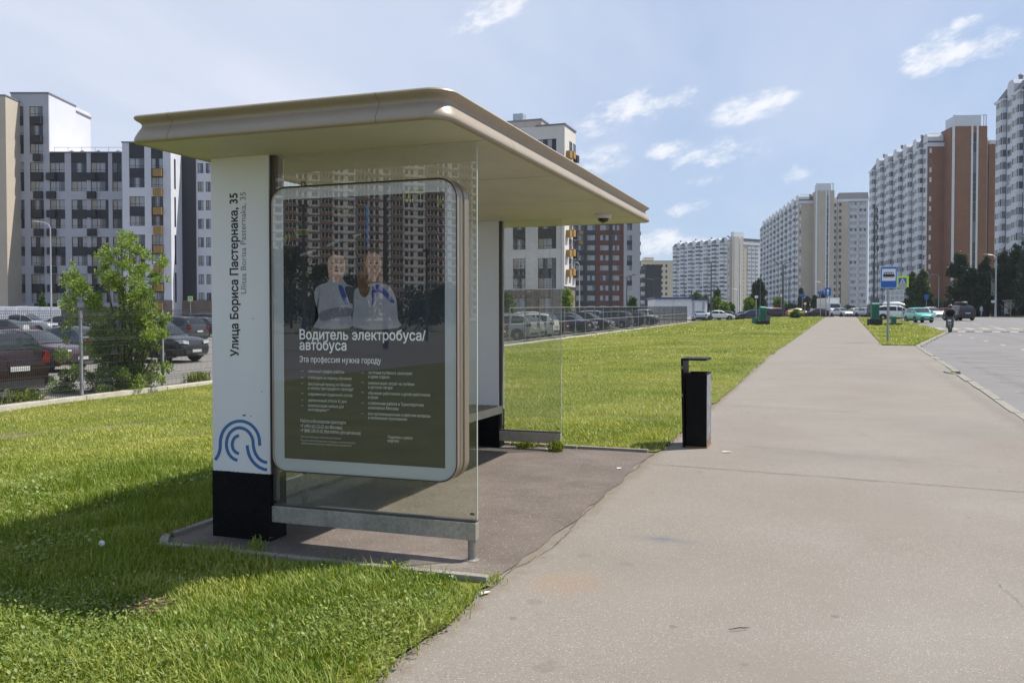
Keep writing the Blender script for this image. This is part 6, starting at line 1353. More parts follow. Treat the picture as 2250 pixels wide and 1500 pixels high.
# ---- seventeen-storey panel blocks on the right
FL = 2.8; m_pan = mat('panel_white', (0.58, 0.595, 0.64), 0.8, scale=0.3, var=0.04, fine=0.05, fscale=3); m_pan2 = mat('panel_grey_white', (0.46, 0.47, 0.50), 0.8, scale=0.3, var=0.05); m_mans = mat('mansard_slate', (0.10, 0.10, 0.115), 0.7, var=0.1)
m_orange = mat('orange_brick', (0.225, 0.105, 0.062), 0.85, scale=0.25, var=0.10, fine=0.10, fscale=2.5); m_beige = mat('beige_brick', (0.42, 0.365, 0.30), 0.85, scale=0.25, var=0.07, fine=0.06, fscale=2.5); m_pipe = mat('facade_joint', (0.10, 0.11, 0.13), 0.8)
def bay_mesh(w, d, var):
    b = MB(); c = w*0.24; P = [(0, 0), (c*0.45, -d*0.75), (c, -d), (w-c, -d), (w-c*0.45, -d*0.75), (w, 0)]; q = 0.06; r = random.Random(var)
    n = len(P)
    for i in range(n-1):
        (x0, y0), (x1, y1) = P[i], P[i+1]; b.poly([(x0, y0, 0), (x1, y1, 0), (x1, y1, 1.22), (x0, y0, 1.22)], 0)
    b.poly([(x, y, 1.22) for x, y in P], 0); b.poly([(x, y, 0) for x, y in P][::-1], 0)
    ins = [(w/2+(x-w/2)*(1-2*q/w), y*(1-q/d)) for x, y in P]
    for i in range(n-1):
        (x0, y0), (x1, y1) = ins[i], ins[i+1]; k = 3 if i == 2 else 1
        for j in range(k):
            a, e = j/k, (j+1)/k; b.poly([(x0+(x1-x0)*a, y0+(y1-y0)*a, 1.22), (x0+(x1-x0)*e, y0+(y1-y0)*e, 1.22), (x0+(x1-x0)*e, y0+(y1-y0)*e, FL), (x0+(x1-x0)*a, y0+(y1-y0)*a, FL)], 2+r.choice((0, 1, 1, 2)))
            b.box(x0+(x1-x0)*a-0.05, y0+(y1-y0)*a-0.045, 1.22, x0+(x1-x0)*a+0.05, y0+(y1-y0)*a+0.02, FL, 1, 'bt')
    x0, x1 = ins[2][0], ins[3][0]; b.box(x0, -d+0.01, 2.56, x1, -d+0.07, FL, 1, 'k')
    return b.mesh('bay_window', [m_pan, m_wwhite]+G_)
BM = [bay_mesh(4.3, 0.95, k) for k in range(6)]
acb = MB(); acb.box(0, -0.45, 0, 0.8, 0, 0.6); acm = acb.mesh('air_conditioner', m_pan2)
def panel_block(P, Q, label, brick, floors=17, mod=7.2, endw=6.6, tower=True, detail=True, wing=None, z=1.45, tower_x=6.0, tower_y=(4.6, 14.0)):
    (X0, Y0), (X1, Y1) = P, Q; L = math.hypot(X1-X0, Y1-Y0); t = bthing(X0, Y0, label, math.atan2(Y1-Y0, X1-X0), z); n = max(1, int(L/mod)); mod = L/n; Hh = floors*FL+1.6; g0 = 1.6
    cols = [(i*mod+4.75, i*mod+mod-0.55) for i in range(n)]; rws = [(g0+k*FL+1.0, g0+k*FL+2.5) for k in range(floors)]
    b = MB(); wallgrid(b, 0, L, g0, Hh+0.3, cols, rws, 0, 0.25); b.box(0, 0.25, 0, L-0.3, 12.5, Hh+0.2); b.box(0.02, -0.05, 0, L-0.02, 0.24, g0-0.01, 1)
    b.build('wall', [m_pan, m_infill], t)
    big = MB()
    for i in range(n):
        for k in range(floors):
            if detail:
                obj('bay_window', random.choice(BM), t, (i*mod+0.25, 0.0, g0+k*FL)); window(t, cols[i][0], 0.1, rws[k][0], cols[i][1]-cols[i][0], 1.5, 2, m_wwhite)
                if random.random() < 0.10: obj('air_conditioner', acm, t, (cols[i][0]+0.3, -0.003, rws[k][0]-0.75))
            else:
                x, zz = i*mod+0.25, g0+k*FL; P_ = [(x, 0), (x+0.9, -0.95), (x+3.4, -0.95), (x+4.3, 0)]; mi = random.choice((1, 2, 2, 3))
                for q in range(3):
                    (a0, c0), (a1, c1) = P_[q], P_[q+1]; big.poly([(a0, c0, zz), (a1, c1, zz), (a1, c1, zz+1.22), (a0, c0, zz+1.22)], 0); big.poly([(a0, c0*0.93, zz+1.22), (a1, c1*0.93, zz+1.22), (a1, c1*0.93, zz+FL), (a0, c0*0.93, zz+FL)], mi)
                big.poly([(a, c, zz+1.22) for a, c in P_], 0); c = cols[i]; r_ = rws[k]; big.poly([(c[0], 0.15, r_[0]), (c[1], 0.15, r_[0]), (c[1], 0.15, r_[1]), (c[0], 0.15, r_[1])], random.choice((1, 2, 3)))
        b = MB(); b.box(i*mod+4.62, -0.12, g0, i*mod+4.74, -0.003, Hh); b.build('facade_joint', m_pipe, t)
        # roof line: slate mansard over the bay, white gable block beside it
        z0 = Hh+0.3; b = MB(); a0, a1 = i*mod+0.1, i*mod+4.6
        b.add([(a0, -0.6, z0), (a1, -0.6, z0), (a1-0.5, 1.5, z0+3.0), (a0+0.5, 1.5, z0+3.0), (a0, 5, z0), (a1, 5, z0), (a1-0.5, 4, z0+3.0), (a0+0.5, 4, z0+3.0)], [(0,1,2,3), (1,5,6,2), (4,0,3,7), (3,2,6,7), (5,4,7,6)]); b.build('mansard', m_mans, t)
        b = MB(); b.box(i*mod+0.0, -0.9, z0-0.35, i*mod+4.6, -0.1, z0+0.12); b.build('cornice', m_pan, t)
        b = MB(); xx = [i*mod+4.7, i*mod+mod-0.1]; b.prism([(xx[0], z0), (xx[1], z0), (xx[1], z0+2.6), (xx[1]-0.6, z0+3.6), (xx[0]+0.6, z0+3.6), (xx[0], z0+2.6)], 'y', 0.0, 4.5); b.build('gable_block', m_pan, t)
        if i % 2 == 0: b = MB(); b.lathe([(0.5, 0), (0.5, 1.2), (0.7, 1.25), (0.2, 1.7)], (i*mod+5.6, 2.5, z0+3.6), 8); b.build('roof_vent', m_roofcap, t)
    if not detail: big.build('bay_windows', [m_pan]+G_[:3], t)['kind'] = 'stuff'
    # brick end wall towards us
    b = MB(); b.box(L-0.3, 0.35, 0, L+0.02, endw+6.0, Hh); b.build('end_wall', brick, t); b = MB(); b.box(L-0.28, 0.0, 0, L+0.1, 0.345, Hh); b.build('corner_strip', brick, t)
    b = MB(); b.box(L-0.32, -0.2, Hh, L+0.35, endw, Hh+1.1); b.build('cornice', m_pan, t)
    b = MB(); z0 = Hh+1.1; b.add([(L+0.2, -0.1, z0), (L+0.2, endw, z0), (L-1.2, endw-1.0, z0+3.0), (L-1.2, 0.9, z0+3.0), (L-7, -0.1, z0), (L-7, endw, z0), (L-6, endw-1.0, z0+3.0), (L-6, 0.9, z0+3.0)], [(0,1,2,3), (1,5,6,2), (4,0,3,7), (3,2,6,7), (5,4,7,6)]); b.build('mansard', m_mans, t)
    for k in range(floors): b = MB(); b.box(L-0.01, 0.55, g0+k*FL+1.0, L+0.045, 1.15, g0+k*FL+2.4); b.build('end_window', m_wwhite if k % 3 else G_[1], t)
    if tower:
        y0, y1 = tower_y; xf = L+tower_x; ht = Hh+4.6; w_ = y1-y0; b = MB()
        b.prism([(L-2, y0), (xf-1.2, y0), (xf, y0+1.3), (xf, y1), (L-2, y1)], 'z', 0, ht); tw = b.build('stair_tower', brick, t)
        s0, s1 = y0+w_*0.53, y0+w_*0.74
        b = MB(); b.box(xf+0.003, s0, 1.5, xf+0.12, s0+w_*0.055, ht+0.1); b.box(xf+0.003, s1-w_*0.055, 1.5, xf+0.12, s1, ht+0.1); b.box(xf-0.55, y0-0.0, 1.5, xf-0.4, y0+0.7, ht) ; b.build('white_strip', m_wwhite, tw)
        for k in range(floors+1):
            b = MB(); b.box(xf+0.002, s0+w_*0.057, g0+k*FL+0.1, xf+0.05, s1-w_*0.057, g0+k*FL+2.65); b.build('stair_window', G_[random.choice((0, 0, 1))], tw)
        b = MB(); b.box(L-1, y0+0.8, ht, xf-0.1, y0+w_*0.82, ht+3.1); ph = b.build('machine_room', m_pan, tw)
        for yy in (y0+0.15, y1-0.3, y0+w_*0.9): b = MB(); b.box(xf-0.35, yy-0.12, ht, xf-0.1, yy+0.12, ht+3.0); b.build('frame_post', m_pan, tw)
        b = MB(); b.box(xf-0.36, y0+0.02, ht+3.0, xf-0.09, y0+0.78, ht+3.2); b.box(xf-0.36, y0+w_*0.83, ht+3.0, xf-0.09, y1-0.1, ht+3.2); b.build('frame_beam', m_pan, tw)
        # recessed strip with dark landing windows, then more brick
        b = MB(); b.box(L-2, y1+0.01, 0, xf-3.6, y1+1.9, Hh+2); b.build('landing_wall', m_pan, t)
        for k in range(floors): b = MB(); b.box(xf-3.61, y1+0.5, g0+k*FL+0.8, xf-3.57, y1+1.5, g0+k*FL+2.3); b.build('landing_window', G_[0], t)
        b = MB(); b.box(L-2, y1+1.92, 0, xf-3.0, y1+6.5, Hh); b.build('brick_wing', brick, t); b = MB(); b.box(L-2, y1+1.92, Hh, xf-2.7, y1+6.6, Hh+1.1); b.build('cornice', m_pan, t)
        if wing:
            ya, yb = y1+6.52, y1+6.52+wing; xw = xf-3.0; cw = [(ya+0.4+j*3.9, ya+3.6+j*3.9) for j in range(int(wing/3.9))]
            b = MB(); b.box(L-2, ya, 0, xw-0.3, yb, Hh); b.build('wing_wall', m_pan, t)
            for k in range(floors):
                for (c0, c1) in cw:
                    b = MB(); b.box(xw-0.3, c0, g0+k*FL, xw+0.3, c1, g0+k*FL+1.15); b.build('balcony_front', brick if k % 1 else m_pan2, t); window(t, xw-0.02, c0+0.1, g0+k*FL+1.2, c1-c0-0.2, 1.45, 3, m_wwhite, PI/2)
                b = MB(); b.box(xw+0.03, y1+2.6, g0+k*FL+1.0, xw+0.06, y1+3.6, g0+k*FL+2.3); b.build('wing_window', G_[0], t)
            b = MB(); z0 = Hh+1.1; b.add([(xw+0.3, y1+1.95, z0), (xw+0.3, yb, z0), (xw-1.2, yb, z0+3), (xw-1.2, y1+3, z0+3), (L-2, y1+1.95, z0), (L-2, yb, z0), (L-1, yb, z0+3), (L-1, y1+3, z0+3)], [(0,1,2,3), (1,5,6,2), (4,0,3,7), (3,2,6,7), (5,4,7,6)]); b.build('mansard', m_mans, t); b = MB(); b.box(L-2, y1+1.93, Hh+0.2, xw+0.5, yb, Hh+1.09); b.build('cornice', m_pan, t)
    return t
panel_block((112.9, 206.0), (107.5, 150.0), 'white bay-windowed tower block cut off by the right frame edge', m_orange, tower=False)
panel_block((123.3, 304.0), (120.6, 257.0), 'tower block with orange brick end wall and stair tower', m_orange)
panel_block((141.0, 500.0), (125.0, 386.0), 'long white tower block with beige brick end and balcony wing', m_beige, mod=11.0, wing=8.2, tower_y=(6.2, 13.8))
panel_block((116.8, 642.0), (145.5, 596.0), 'farthest white and beige tower block at the street end', m_beige, detail=False, endw=5.0, tower_y=(3.0, 13.0), tower_x=2.0, wing=14.0)

# ---- the tall block behind the photographer: the shelter glass mirrors it
def mirrored(px, d, z=0.0):
    u, v, _ = at(px, 694, d); return u, -0.2-v
a_, c_ = mirrored(430, 292), mirrored(1180, 318); dx, dy = a_[0]-c_[0], a_[1]-c_[1]
yv = Vector((-dy, dx)); ctr_ = Vector(((a_[0]+c_[0])/2, (a_[1]+c_[1])/2))
o_, e_ = (c_, a_) if yv.dot(ctr_) > 0 else (a_, c_)
Lg = math.hypot(dx, dy); rg = math.atan2(e_[1]-o_[1], e_[0]-o_[0])
Gt = thing('apartment_block', 'tall brown and white apartment block mirrored in the poster glass', 'building', (o_[0], o_[1], 0.0), rg)
m_gb = mat('loggia_brown', (0.30, 0.195, 0.145), 0.85, var=0.08); m_gw = mat('loggia_white', (0.70, 0.68, 0.67), 0.85, var=0.05)
b = MB(); b.box(0, 0.3, 0, Lg, 14, 64, 0)
for i in range(int(Lg/4)):
    kind = i % 6
    for k in range(22):
        z = 1.5+k*2.85; x = i*4
        if kind in (0, 3): b.box(x+0.02, -0.9, z, x+3.98, 0.29, z+1.15, 1); b.box(x+0.1, -0.95, z+1.15, x+3.9, 0.2, z+1.25, 0); b.poly([(x+0.1, -0.7, z+1.25), (x+3.9, -0.7, z+1.25), (x+3.9, -0.7, z+2.85), (x+0.1, -0.7, z+2.85)], 3); [b.box(x+q, -0.8, z+1.25, x+q+0.18, -0.71, z+2.85, 0) for q in (0.1, 1.3, 2.55, 3.72)]
        elif kind in (1, 4): b.poly([(x+1.0, 0.28, z+0.9), (x+2.9, 0.28, z+0.9), (x+2.9, 0.28, z+2.4), (x+1.0, 0.28, z+2.4)], 3); b.box(x+1.9, 0.2, z+0.9, x+2.0, 0.27, z+2.4, 0); b.box(x+0.02, 0.1, z-0.1, x+3.98, 0.29, z+0.3, 1 if kind == 1 else 0)
        else: b.box(x+0.02, 0.0, z, x+3.98, 0.29, z+0.7, 1 if kind == 2 else 0); b.poly([(x+0.5, 0.27, z+0.9), (x+1.6, 0.27, z+0.9), (x+1.6, 0.27, z+2.4), (x+0.5, 0.27, z+2.4)], 3); b.poly([(x+2.3, 0.27, z+0.9), (x+3.5, 0.27, z+0.9), (x+3.5, 0.27, z+2.4), (x+2.3, 0.27, z+2.4)], 3)
b.build('facade', [m_gw, m_gb, m_gw, G_[0]], Gt)
# ------------------------------------------------------------------ trees and bushes
m_bark = mat('bark', (0.085, 0.07, 0.055), 0.95, scale=9, var=0.3, bump=0.6, bscale=30)
LM = {'bright': leaf_mat('leaf_bright', (0.085, 0.155, 0.026), (0.36, 0.43, 0.12), 0.40, 0.42), 'dark': leaf_mat('leaf_dark', (0.010, 0.026, 0.009), (0.034, 0.062, 0.018), 0.22), 'mid': leaf_mat('leaf_mid', (0.022, 0.058, 0.012), (0.075, 0.13, 0.028), 0.28), 'lime': leaf_mat('leaf_lime', (0.06, 0.12, 0.012), (0.20, 0.26, 0.03), 0.35)}
def leaf_cloud(centers, n, size, seed, aspect=0.5, updir=0.35):
    """leaf quads scattered round clump centres (x,y,z,r)"""
    r = np.random.default_rng(seed); c = np.asarray(centers, float); w = c[:,3]**2; k = r.choice(len(c), n, p=w/w.sum())
    d = r.normal(size=(n, 3)); d /= np.linalg.norm(d, axis=1)[:,None]; rad = c[k,3]*np.clip(r.random(n)**0.42, 0, 1)
    p = c[k,:3]+d*rad[:,None]*np.array([1, 1, 0.85]); ax = d*0.6+r.normal(size=(n, 3))*0.6+np.array([0, 0, updir]); ax /= np.linalg.norm(ax, axis=1)[:,None]
    b = np.cross(ax, r.normal(size=(n, 3))); b /= np.linalg.norm(b, axis=1)[:,None]
    L = size*r.uniform(0.6, 1.4, n)[:,None]; W = L*aspect; nn = np.cross(ax, b)
    V = np.empty((n, 4, 3)); V[:,0] = p; V[:,1] = p+ax*L*0.5+b*W*0.5+nn*L*0.08; V[:,2] = p+ax*L; V[:,3] = p+ax*L*0.5-b*W*0.5+nn*L*0.08
    idx = (np.arange(n)*4)[:,None]+np.array([0, 1, 2, 3])[None]; sh = np.clip(r.normal(0.45, 0.26, n), 0, 1)
    return V.reshape(-1, 3), np.full(n, 4), idx.ravel(), np.repeat(sh, 4)
def tree(name, label, u, v, z, h, prof, n, size, lm, seed, trunk_r=0.12, clumps=60, clump_r=0.5, group=None, cat='tree', base=0.08, multi=1, asp=0.5):
    """prof: (height fraction, radius m) crown silhouette"""
    t = thing(name, label, cat, (u, v, z), 0.0, group); r = np.random.default_rng(seed); C = []
    hs, rs = [q[0] for q in prof], [q[1] for q in prof]
    for i in range(clumps):
        f = r.uniform(hs[0], hs[-1]); R0 = np.interp(f, hs, rs); a = r.uniform(0, 6.283); q = R0*math.sqrt(r.uniform(0.05, 1.0)); cr = clump_r*r.uniform(0.5, 1.15)
        C.append((q*math.cos(a), q*math.sin(a), f*h, min(cr, max(0.12*R0+0.05, R0*0.9))))
    V, F, I, S = leaf_cloud(C, n, size, seed+1, asp); b = MB()
    for k in range(multi):
        a = 6.283*k/multi; ox, oy = (0.0, 0.0) if multi == 1 else (0.10*math.cos(a), 0.10*math.sin(a))
        pts = [(ox, oy, -0.1), (ox*2+0.03*h*0.1, oy*2, h*0.3), (ox*4, oy*4+0.02*h*0.1, h*0.6), (ox*5, oy*5, h*0.88)]; b.path(pts, [trunk_r, trunk_r*0.8, trunk_r*0.5, trunk_r*0.12], 7)
    for cdat in C[::max(1, clumps//22)]:
        f0 = max(base*h, cdat[2]*0.62); p0 = (0, 0, f0); mid = (cdat[0]*0.5, cdat[1]*0.5, f0+(cdat[2]-f0)*0.45); b.path([p0, mid, cdat[:3]], [trunk_r*0.35, trunk_r*0.22, trunk_r*0.06], 5)
    b.build('trunk', m_bark, t, smooth=True); obj('crown', np_mesh('crown', V, F, I, LM[lm], S), t); return t
# big leafy bush behind the near fence: several leaders of uneven height
uB_, vB_ = -15.25, 13.2; zB_ = tz(uB_, vB_)
t = thing('leafy_bush', 'tall bright green leafy bush growing behind the near mesh fence', 'bush', (uB_, vB_, zB_)); r = np.random.default_rng(5); C = []
def bcol(px0, px1, y0, y1, n, cr):
    for i in range(n):
        px, py = r.uniform(px0, px1), r.uniform(y0, y1); d = 23.2+r.normal(0, 0.45); u, v, z = at(px, py, d); C.append((u-uB_, v-vB_, z-zB_, cr*r.uniform(0.7, 1.35)))
bcol(212, 342, 640, 870, 66, 0.19); bcol(235, 345, 590, 700, 28, 0.15); bcol(200, 345, 690, 845, 36, 0.17); bcol(228, 325, 545, 620, 12, 0.11); bcol(262, 276, 508, 560, 6, 0.055); bcol(228, 238, 535, 580, 5, 0.05); bcol(310, 320, 545, 590, 5, 0.05); bcol(352, 366, 560, 600, 5, 0.05); bcol(158, 168, 575, 620, 5, 0.05); bcol(288, 298, 525, 570, 5, 0.05); bcol(150, 205, 585, 690, 14, 0.17); bcol(245, 290, 520, 600, 9, 0.13); bcol(262, 285, 513, 545, 3, 0.09); bcol(205, 232, 555, 620, 6, 0.12); bcol(300, 330, 555, 620, 6, 0.12); bcol(340, 368, 565, 640, 6, 0.11); bcol(345, 368, 640, 840, 8, 0.13); bcol(130, 200, 690, 860, 16, 0.16); bcol(110, 150, 830, 870, 5, 0.13)
V, F, I, S = leaf_cloud(C, 34000, 0.080, 77, 0.43, 0.45); obj('crown', np_mesh('crown', V, F, I, LM['bright'], S), t); b = MB()
for c0 in C[::6]: s_ = r.uniform(-0.2, 0.2); b.path([(c0[0]*0.15+s_, c0[1]*0.15, -0.1), (c0[0]*0.6, c0[1]*0.6, c0[2]*0.5), c0[:3]], [0.028, 0.018, 0.006], 5)
b.build('stems', m_bark, t, smooth=True)
for i, (px, d, lb_) in enumerate(((430, 21.5, 'low weeds at the fence foot left of the white pillar'), (1270, 63, 'dry weeds at the fence foot by the dark red sedan'), (1345, 78, 'weeds at the fence foot by the silver sedan'), (60, 20.2, 'low weeds at the fence foot by the maroon SUV'))):
    v_ = u_at_px(px, -14.95); weed('weed_clump', lb_, -14.95, v_, 60, 0.45, 0.5)
# roadside poplars on the right
pop = [(0.02, .7), (0.2, 1.05), (0.45, 1.05), (0.7, .8), (0.9, .35), (1.0, .05)]
def ptree(px, ytop, d, wpx, label, n, lm, seed, prof=pop, size=None, name='poplar_tree', clumps=70, zg=None, group='street trees'):
    X, zt = XZ(px, ytop, d); u, v = xy2uv(X, d); z = min(tz(u, v), 1.5) if zg is None else zg; h = zt-z; w = wpx/2/FPX*d/1.05
    return tree(name, label, u, v, z, h, [(a, q*w) for a, q in prof], int(n*2.3), size or d*0.0024, lm, seed, 0.13, clumps, w*0.5, group)
ptree(2108, 553, 150, 50, 'dark poplar just right of the orange brick end wall', 4200, 'dark', 11)
ptree(2136, 585, 148, 34, 'shorter dark poplar leaning on the first one', 2600, 'dark', 12)
ptree(2166, 562, 146, 34, 'dark poplar left of the grey banner lamp', 3400, 'dark', 13)
ptree(2152, 640, 150, 46, 'low dark shrub tree between the two left poplars', 2200, 'dark', 19)
ptree(2206, 546, 150, 48, 'dark poplar right of the banner lamp', 4400, 'dark', 14)
ptree(2232, 536, 143, 44, 'broad dark poplar over the far bus shelter', 4600, 'dark', 15)
ptree(2262, 520, 138, 50, 'tall dark poplar cut by the right frame edge', 4600, 'dark', 16)
ptree(2290, 540, 150, 60, 'dark poplar mostly outside the right frame edge', 3000, 'dark', 17)
ptree(2004, 598, 175, 28, 'slim green poplar left of its twin before the white tower block', 2600, 'mid', 18)
ptree(2028, 592, 172, 32, 'slim green poplar beside the orange brick corner', 3000, 'mid', 20)
ptree(1667, 614, 190, 30, 'dense dark poplar before the white tower block', 3200, 'dark', 21)
rnd = [(0.12, .4), (0.3, 1.0), (0.6, 1.05), (0.85, .7), (1.0, .1)]
ptree(1712, 655, 178, 20, 'light green young tree right of the dense poplar', 1200, 'lime', 22, rnd, name='young_tree')
ptree(1646, 654, 172, 22, 'light green round tree left of the dense poplar', 1400, 'lime', 23, rnd, name='young_tree')
ptree(1576, 634, 215, 18, 'dark poplar right of the single-arm lamp', 1400, 'mid', 24)
ptree(1577, 654, 190, 16, 'bright green tree under the dark poplar', 1000, 'lime', 25, rnd, name='young_tree')
ptree(1592, 666, 185, 18, 'low light green tree right of the bright one', 900, 'lime', 26, rnd, name='young_tree')
ptree(1528, 646, 240, 36, 'wide dark tree above the kiosk roof', 1500, 'mid', 27, rnd, name='round_tree')
ptree(1550, 648, 235, 18, 'narrow dark tree right of the kiosk', 900, 'mid', 28, name='poplar_tree')
ptree(1605, 668, 200, 16, 'small dark tree far behind the parked sedans', 800, 'mid', 29, rnd, name='round_tree')
ptree(1760, 634, 230, 12, 'thin dark tree before the beige end wall', 800, 'dark', 30)
ptree(1790, 650, 225, 16, 'small dark conifer-shaped tree before the beige tower', 900, 'dark', 31)
ptree(1808, 640, 235, 14, 'narrow dark tree behind the lane direction sign', 900, 'dark', 32)
ptree(1774, 652, 220, 14, 'small dark tree left of the conifer-shaped one', 700, 'dark', 38)
ptree(1738, 672, 160, 34, 'low dark hedge behind the yellow taxi', 1500, 'dark', 33, [(0.0, .8), (0.3, 1.0), (0.8, .9), (1.0, .4)], name='hedge', group=None)
ptree(1748, 684, 112, 18, 'clipped dark bush at the lawn end', 1200, 'mid', 34, [(0.0, .8), (0.4, 1.05), (0.85, .9), (1.0, .5)], size=0.13, name='clipped_bush', group=None)
ptree(1111, 642, 95, 36, 'green tree seen through the far glass beside the pillar', 2200, 'mid', 35, rnd, name='round_tree')
ptree(1247, 632, 105, 26, 'young tree at the corner of the light grey block', 1500, 'bright', 36, [(0.1, .3), (0.4, 1.0), (0.7, .7), (1.0, .1)], name='young_tree')
ptree(1391, 653, 150, 17, 'small green tree before the red and grey block', 1000, 'mid', 37, rnd, name='young_tree')
ptree(92, 644, 100, 26, 'small conifer before the left apartment block', 900, 'mid', 39, [(0.05, 1.0), (0.4, .7), (0.8, .3), (1.0, .03)], name='conifer')
ptree(1868, 676, 230, 30, 'low dark shrubs at the foot of the beige balcony wing', 900, 'dark', 40, [(0.0, .9), (0.5, 1.0), (1.0, .5)], name='shrub', group=None)
ptree(1920, 676, 225, 40, 'low dark shrubs at the foot of the white tower block', 900, 'dark', 41, [(0.0, .9), (0.5, 1.0), (1.0, .5)], name='shrub', group=None)
ptree(2060, 662, 220, 50, 'dark shrubs below the orange brick end wall', 1400, 'dark', 42, [(0.0, .9), (0.5, 1.0), (1.0, .5)], name='shrub', group=None)
# trees and posts behind the photographer, seen only as reflections
for i, (px, ytop, d, w, lb_) in enumerate(((640, 548, 120, 110, 'big dark tree mirrored at the poster left edge'), (700, 585, 125, 80, 'dark tree mirrored behind the printed man'), (775, 612, 130, 90, 'dark tree mirrored between the printed figures'), (900, 640, 140, 120, 'low dark trees mirrored right of the printed woman'), (985, 632, 135, 90, 'dark tree mirrored at the poster right edge'), (590, 560, 130, 90, 'dark tree mirrored in the glass beside the poster'))):
    u, v = mirrored(px, d); X, zt = XZ(px, ytop, d); w_ = w/2/FPX*d; tree('round_tree', lb_, u, v, 0.0, zt, [(a, q*w_) for a, q in [(0.05, .6), (0.3, 1.0), (0.6, 1.0), (0.85, .7), (1.0, .2)]], 2600, 0.5, 'dark', 60+i, 0.2, 40, w_*0.4, 'trees behind the photographer')
for px, d, r_, h_, lb_ in ((847, 46, 0.13, 8.4, 'thick dark pole mirrored right of the printed woman'), (668, 52, 0.11, 8.0, 'dark pole mirrored at the poster left'), (938, 60, 0.08, 6.0, 'thin pole mirrored near the poster right edge')):
    u, v = mirrored(px, d); t = thing('street_pole', lb_, 'pole', (u, v, 0.0)); b = MB(); b.path([(0, 0, -0.1), (0, 0, h_*0.5), (0, 0, h_)], [r_*1.2, r_, r_*0.7], 8); b.build('shaft', m_lampd, t, smooth=True); b = MB(); b.box(-0.2, -0.2, h_, 0.2, 0.2, h_+0.15); b.build('cap', m_lampd, t)

# ------------------------------------------------------------------ people
def skin(name, V, E, Rr, mats, parent, pick, sub=1):
    me = bpy.data.meshes.new('sk'); me.from_pydata(V, E, []); o = bpy.data.objects.new('sk', me); COL.objects.link(o)
    m = o.modifiers.new('s', 'SKIN'); m.use_smooth_shade = True; ss = o.modifiers.new('ss', 'SUBSURF'); ss.levels = sub
    sv_ = me.skin_vertices[0].data
    for i, q in enumerate(Rr): sv_[i].radius = (q if isinstance(q, tuple) else (q, q))
    sv_[0].use_root = True
    dg = bpy.context.evaluated_depsgraph_get(); res = bpy.data.meshes.new_from_object(o.evaluated_get(dg)); bpy.data.objects.remove(o)
    res.materials.clear(); [res.materials.append(x) for x in mats]
    for p in res.polygons: p.material_index = pick(p.center); p.use_smooth = True
    return obj(name, res, parent)
m_skin = mat('skin', (0.42, 0.26, 0.19), 0.6); m_hair = mat('hair_dark', (0.025, 0.02, 0.017), 0.7); m_shoe = mat('shoe', (0.03, 0.03, 0.03), 0.6)
def person(u, v, head, label, top, legs, h=1.74, stride=0.22, z=None, hair=m_hair):
    t = thing('person', label, 'person', (u, v, tz(u, v) if z is None else z), head); k = h/1.74; s = stride
    V = [(0,0,.95),(0,0,1.15),(.01,0,1.40),(.02,0,1.52),(.03,0,1.60),(.035,0,1.70), (0,.10,.90),(s*.5,.10,.50),(s*.6,.10,.09),(s*.6+.13,.10,.04), (0,-.10,.90),(-s*.15,-.10,.50),(-s*.8,-.10,.12),(-s*.8+.12,-.10,.05),
         (0,.19,1.41),(-.04-s*.2,.23,1.14),(s*.15-.02,.25,.90),(s*.2,.25,.82), (0,-.19,1.41),(s*.2,-.23,1.14),(s*.45,-.25,.92),(s*.5,-.25,.84)]
    E = [(0,1),(1,2),(2,3),(3,4),(4,5),(0,6),(6,7),(7,8),(8,9),(0,10),(10,11),(11,12),(12,13),(2,14),(14,15),(15,16),(16,17),(2,18),(18,19),(19,20),(20,21)]
    Rr = [.14,.13,.15,.06,.085,.08,.085,.06,.045,.04,.085,.06,.045,.04,.06,.045,.035,.04,.06,.045,.035,.04]
    V = [(a*k, b_*k, c*k) for a, b_, c in V]; Rr = [q*k for q in Rr]
    def pick(c):
        if c.z > 1.47*k: return 2
        if abs(c.y) > .17*k and c.z < .93*k and c.z > .7*k: return 2
        if c.z > .90*k: return 0
        return 1 if c.z > .09*k else 3
    skin('body', V, E, Rr, [top, legs, m_skin, m_shoe], t, pick)
    b = MB(); b.lathe([(.06*k, -.10*k), (.10*k, -.02*k), (.103*k, .05*k), (.08*k, .10*k), (.03*k, .125*k)], (.01*k, 0, 1.68*k), 10); b.build('hair', hair, t, smooth=True)
    b = MB(); b.add([(.115*k, -.012, 1.645*k), (.115*k, .012, 1.645*k), (.145*k, 0, 1.635*k), (.112*k, 0, 1.685*k)], [(0,2,3), (2,1,3), (0,1,2)]); b.build('nose', m_skin, t); return t
cl = lambda n, c: mat('cloth_'+n, c, 0.9, var=0.12, scale=10)
def pperson(px, d, head, label, top, legs, **k):
    u, v = xy2uv(XZ(px, 694, d)[0], d); return person(u, v, AZ+R(head), label, top, legs, **k)
pperson(1858, 146, -90, 'distant walker in dark clothes on the path with a white dog', cl('dark', (0.03, 0.03, 0.04)), cl('navy', (0.05, 0.06, 0.10)))
pperson(1783, 170, 60, 'distant woman in a white top by the far crossing', cl('white', (0.6, 0.58, 0.56)), cl('black', (0.02, 0.02, 0.02)))
pperson(2156, 140, 20, 'person in pale blue clothes standing under the roadside poplars', cl('pale_blue', (0.30, 0.36, 0.44)), cl('grey_blue', (0.22, 0.26, 0.32)), stride=0.08)
pperson(2202, 141, 190, 'person in dark top and white cap beside the far bus shelter', cl('dark2', (0.025, 0.025, 0.03)), cl('dark3', (0.04, 0.04, 0.05)), stride=0.15)
pperson(2236, 141.5, 200, 'person in a pale shirt standing inside the far bus shelter', cl('pale', (0.42, 0.45, 0.50)), cl('blue', (0.04, 0.06, 0.14)), stride=0.1)
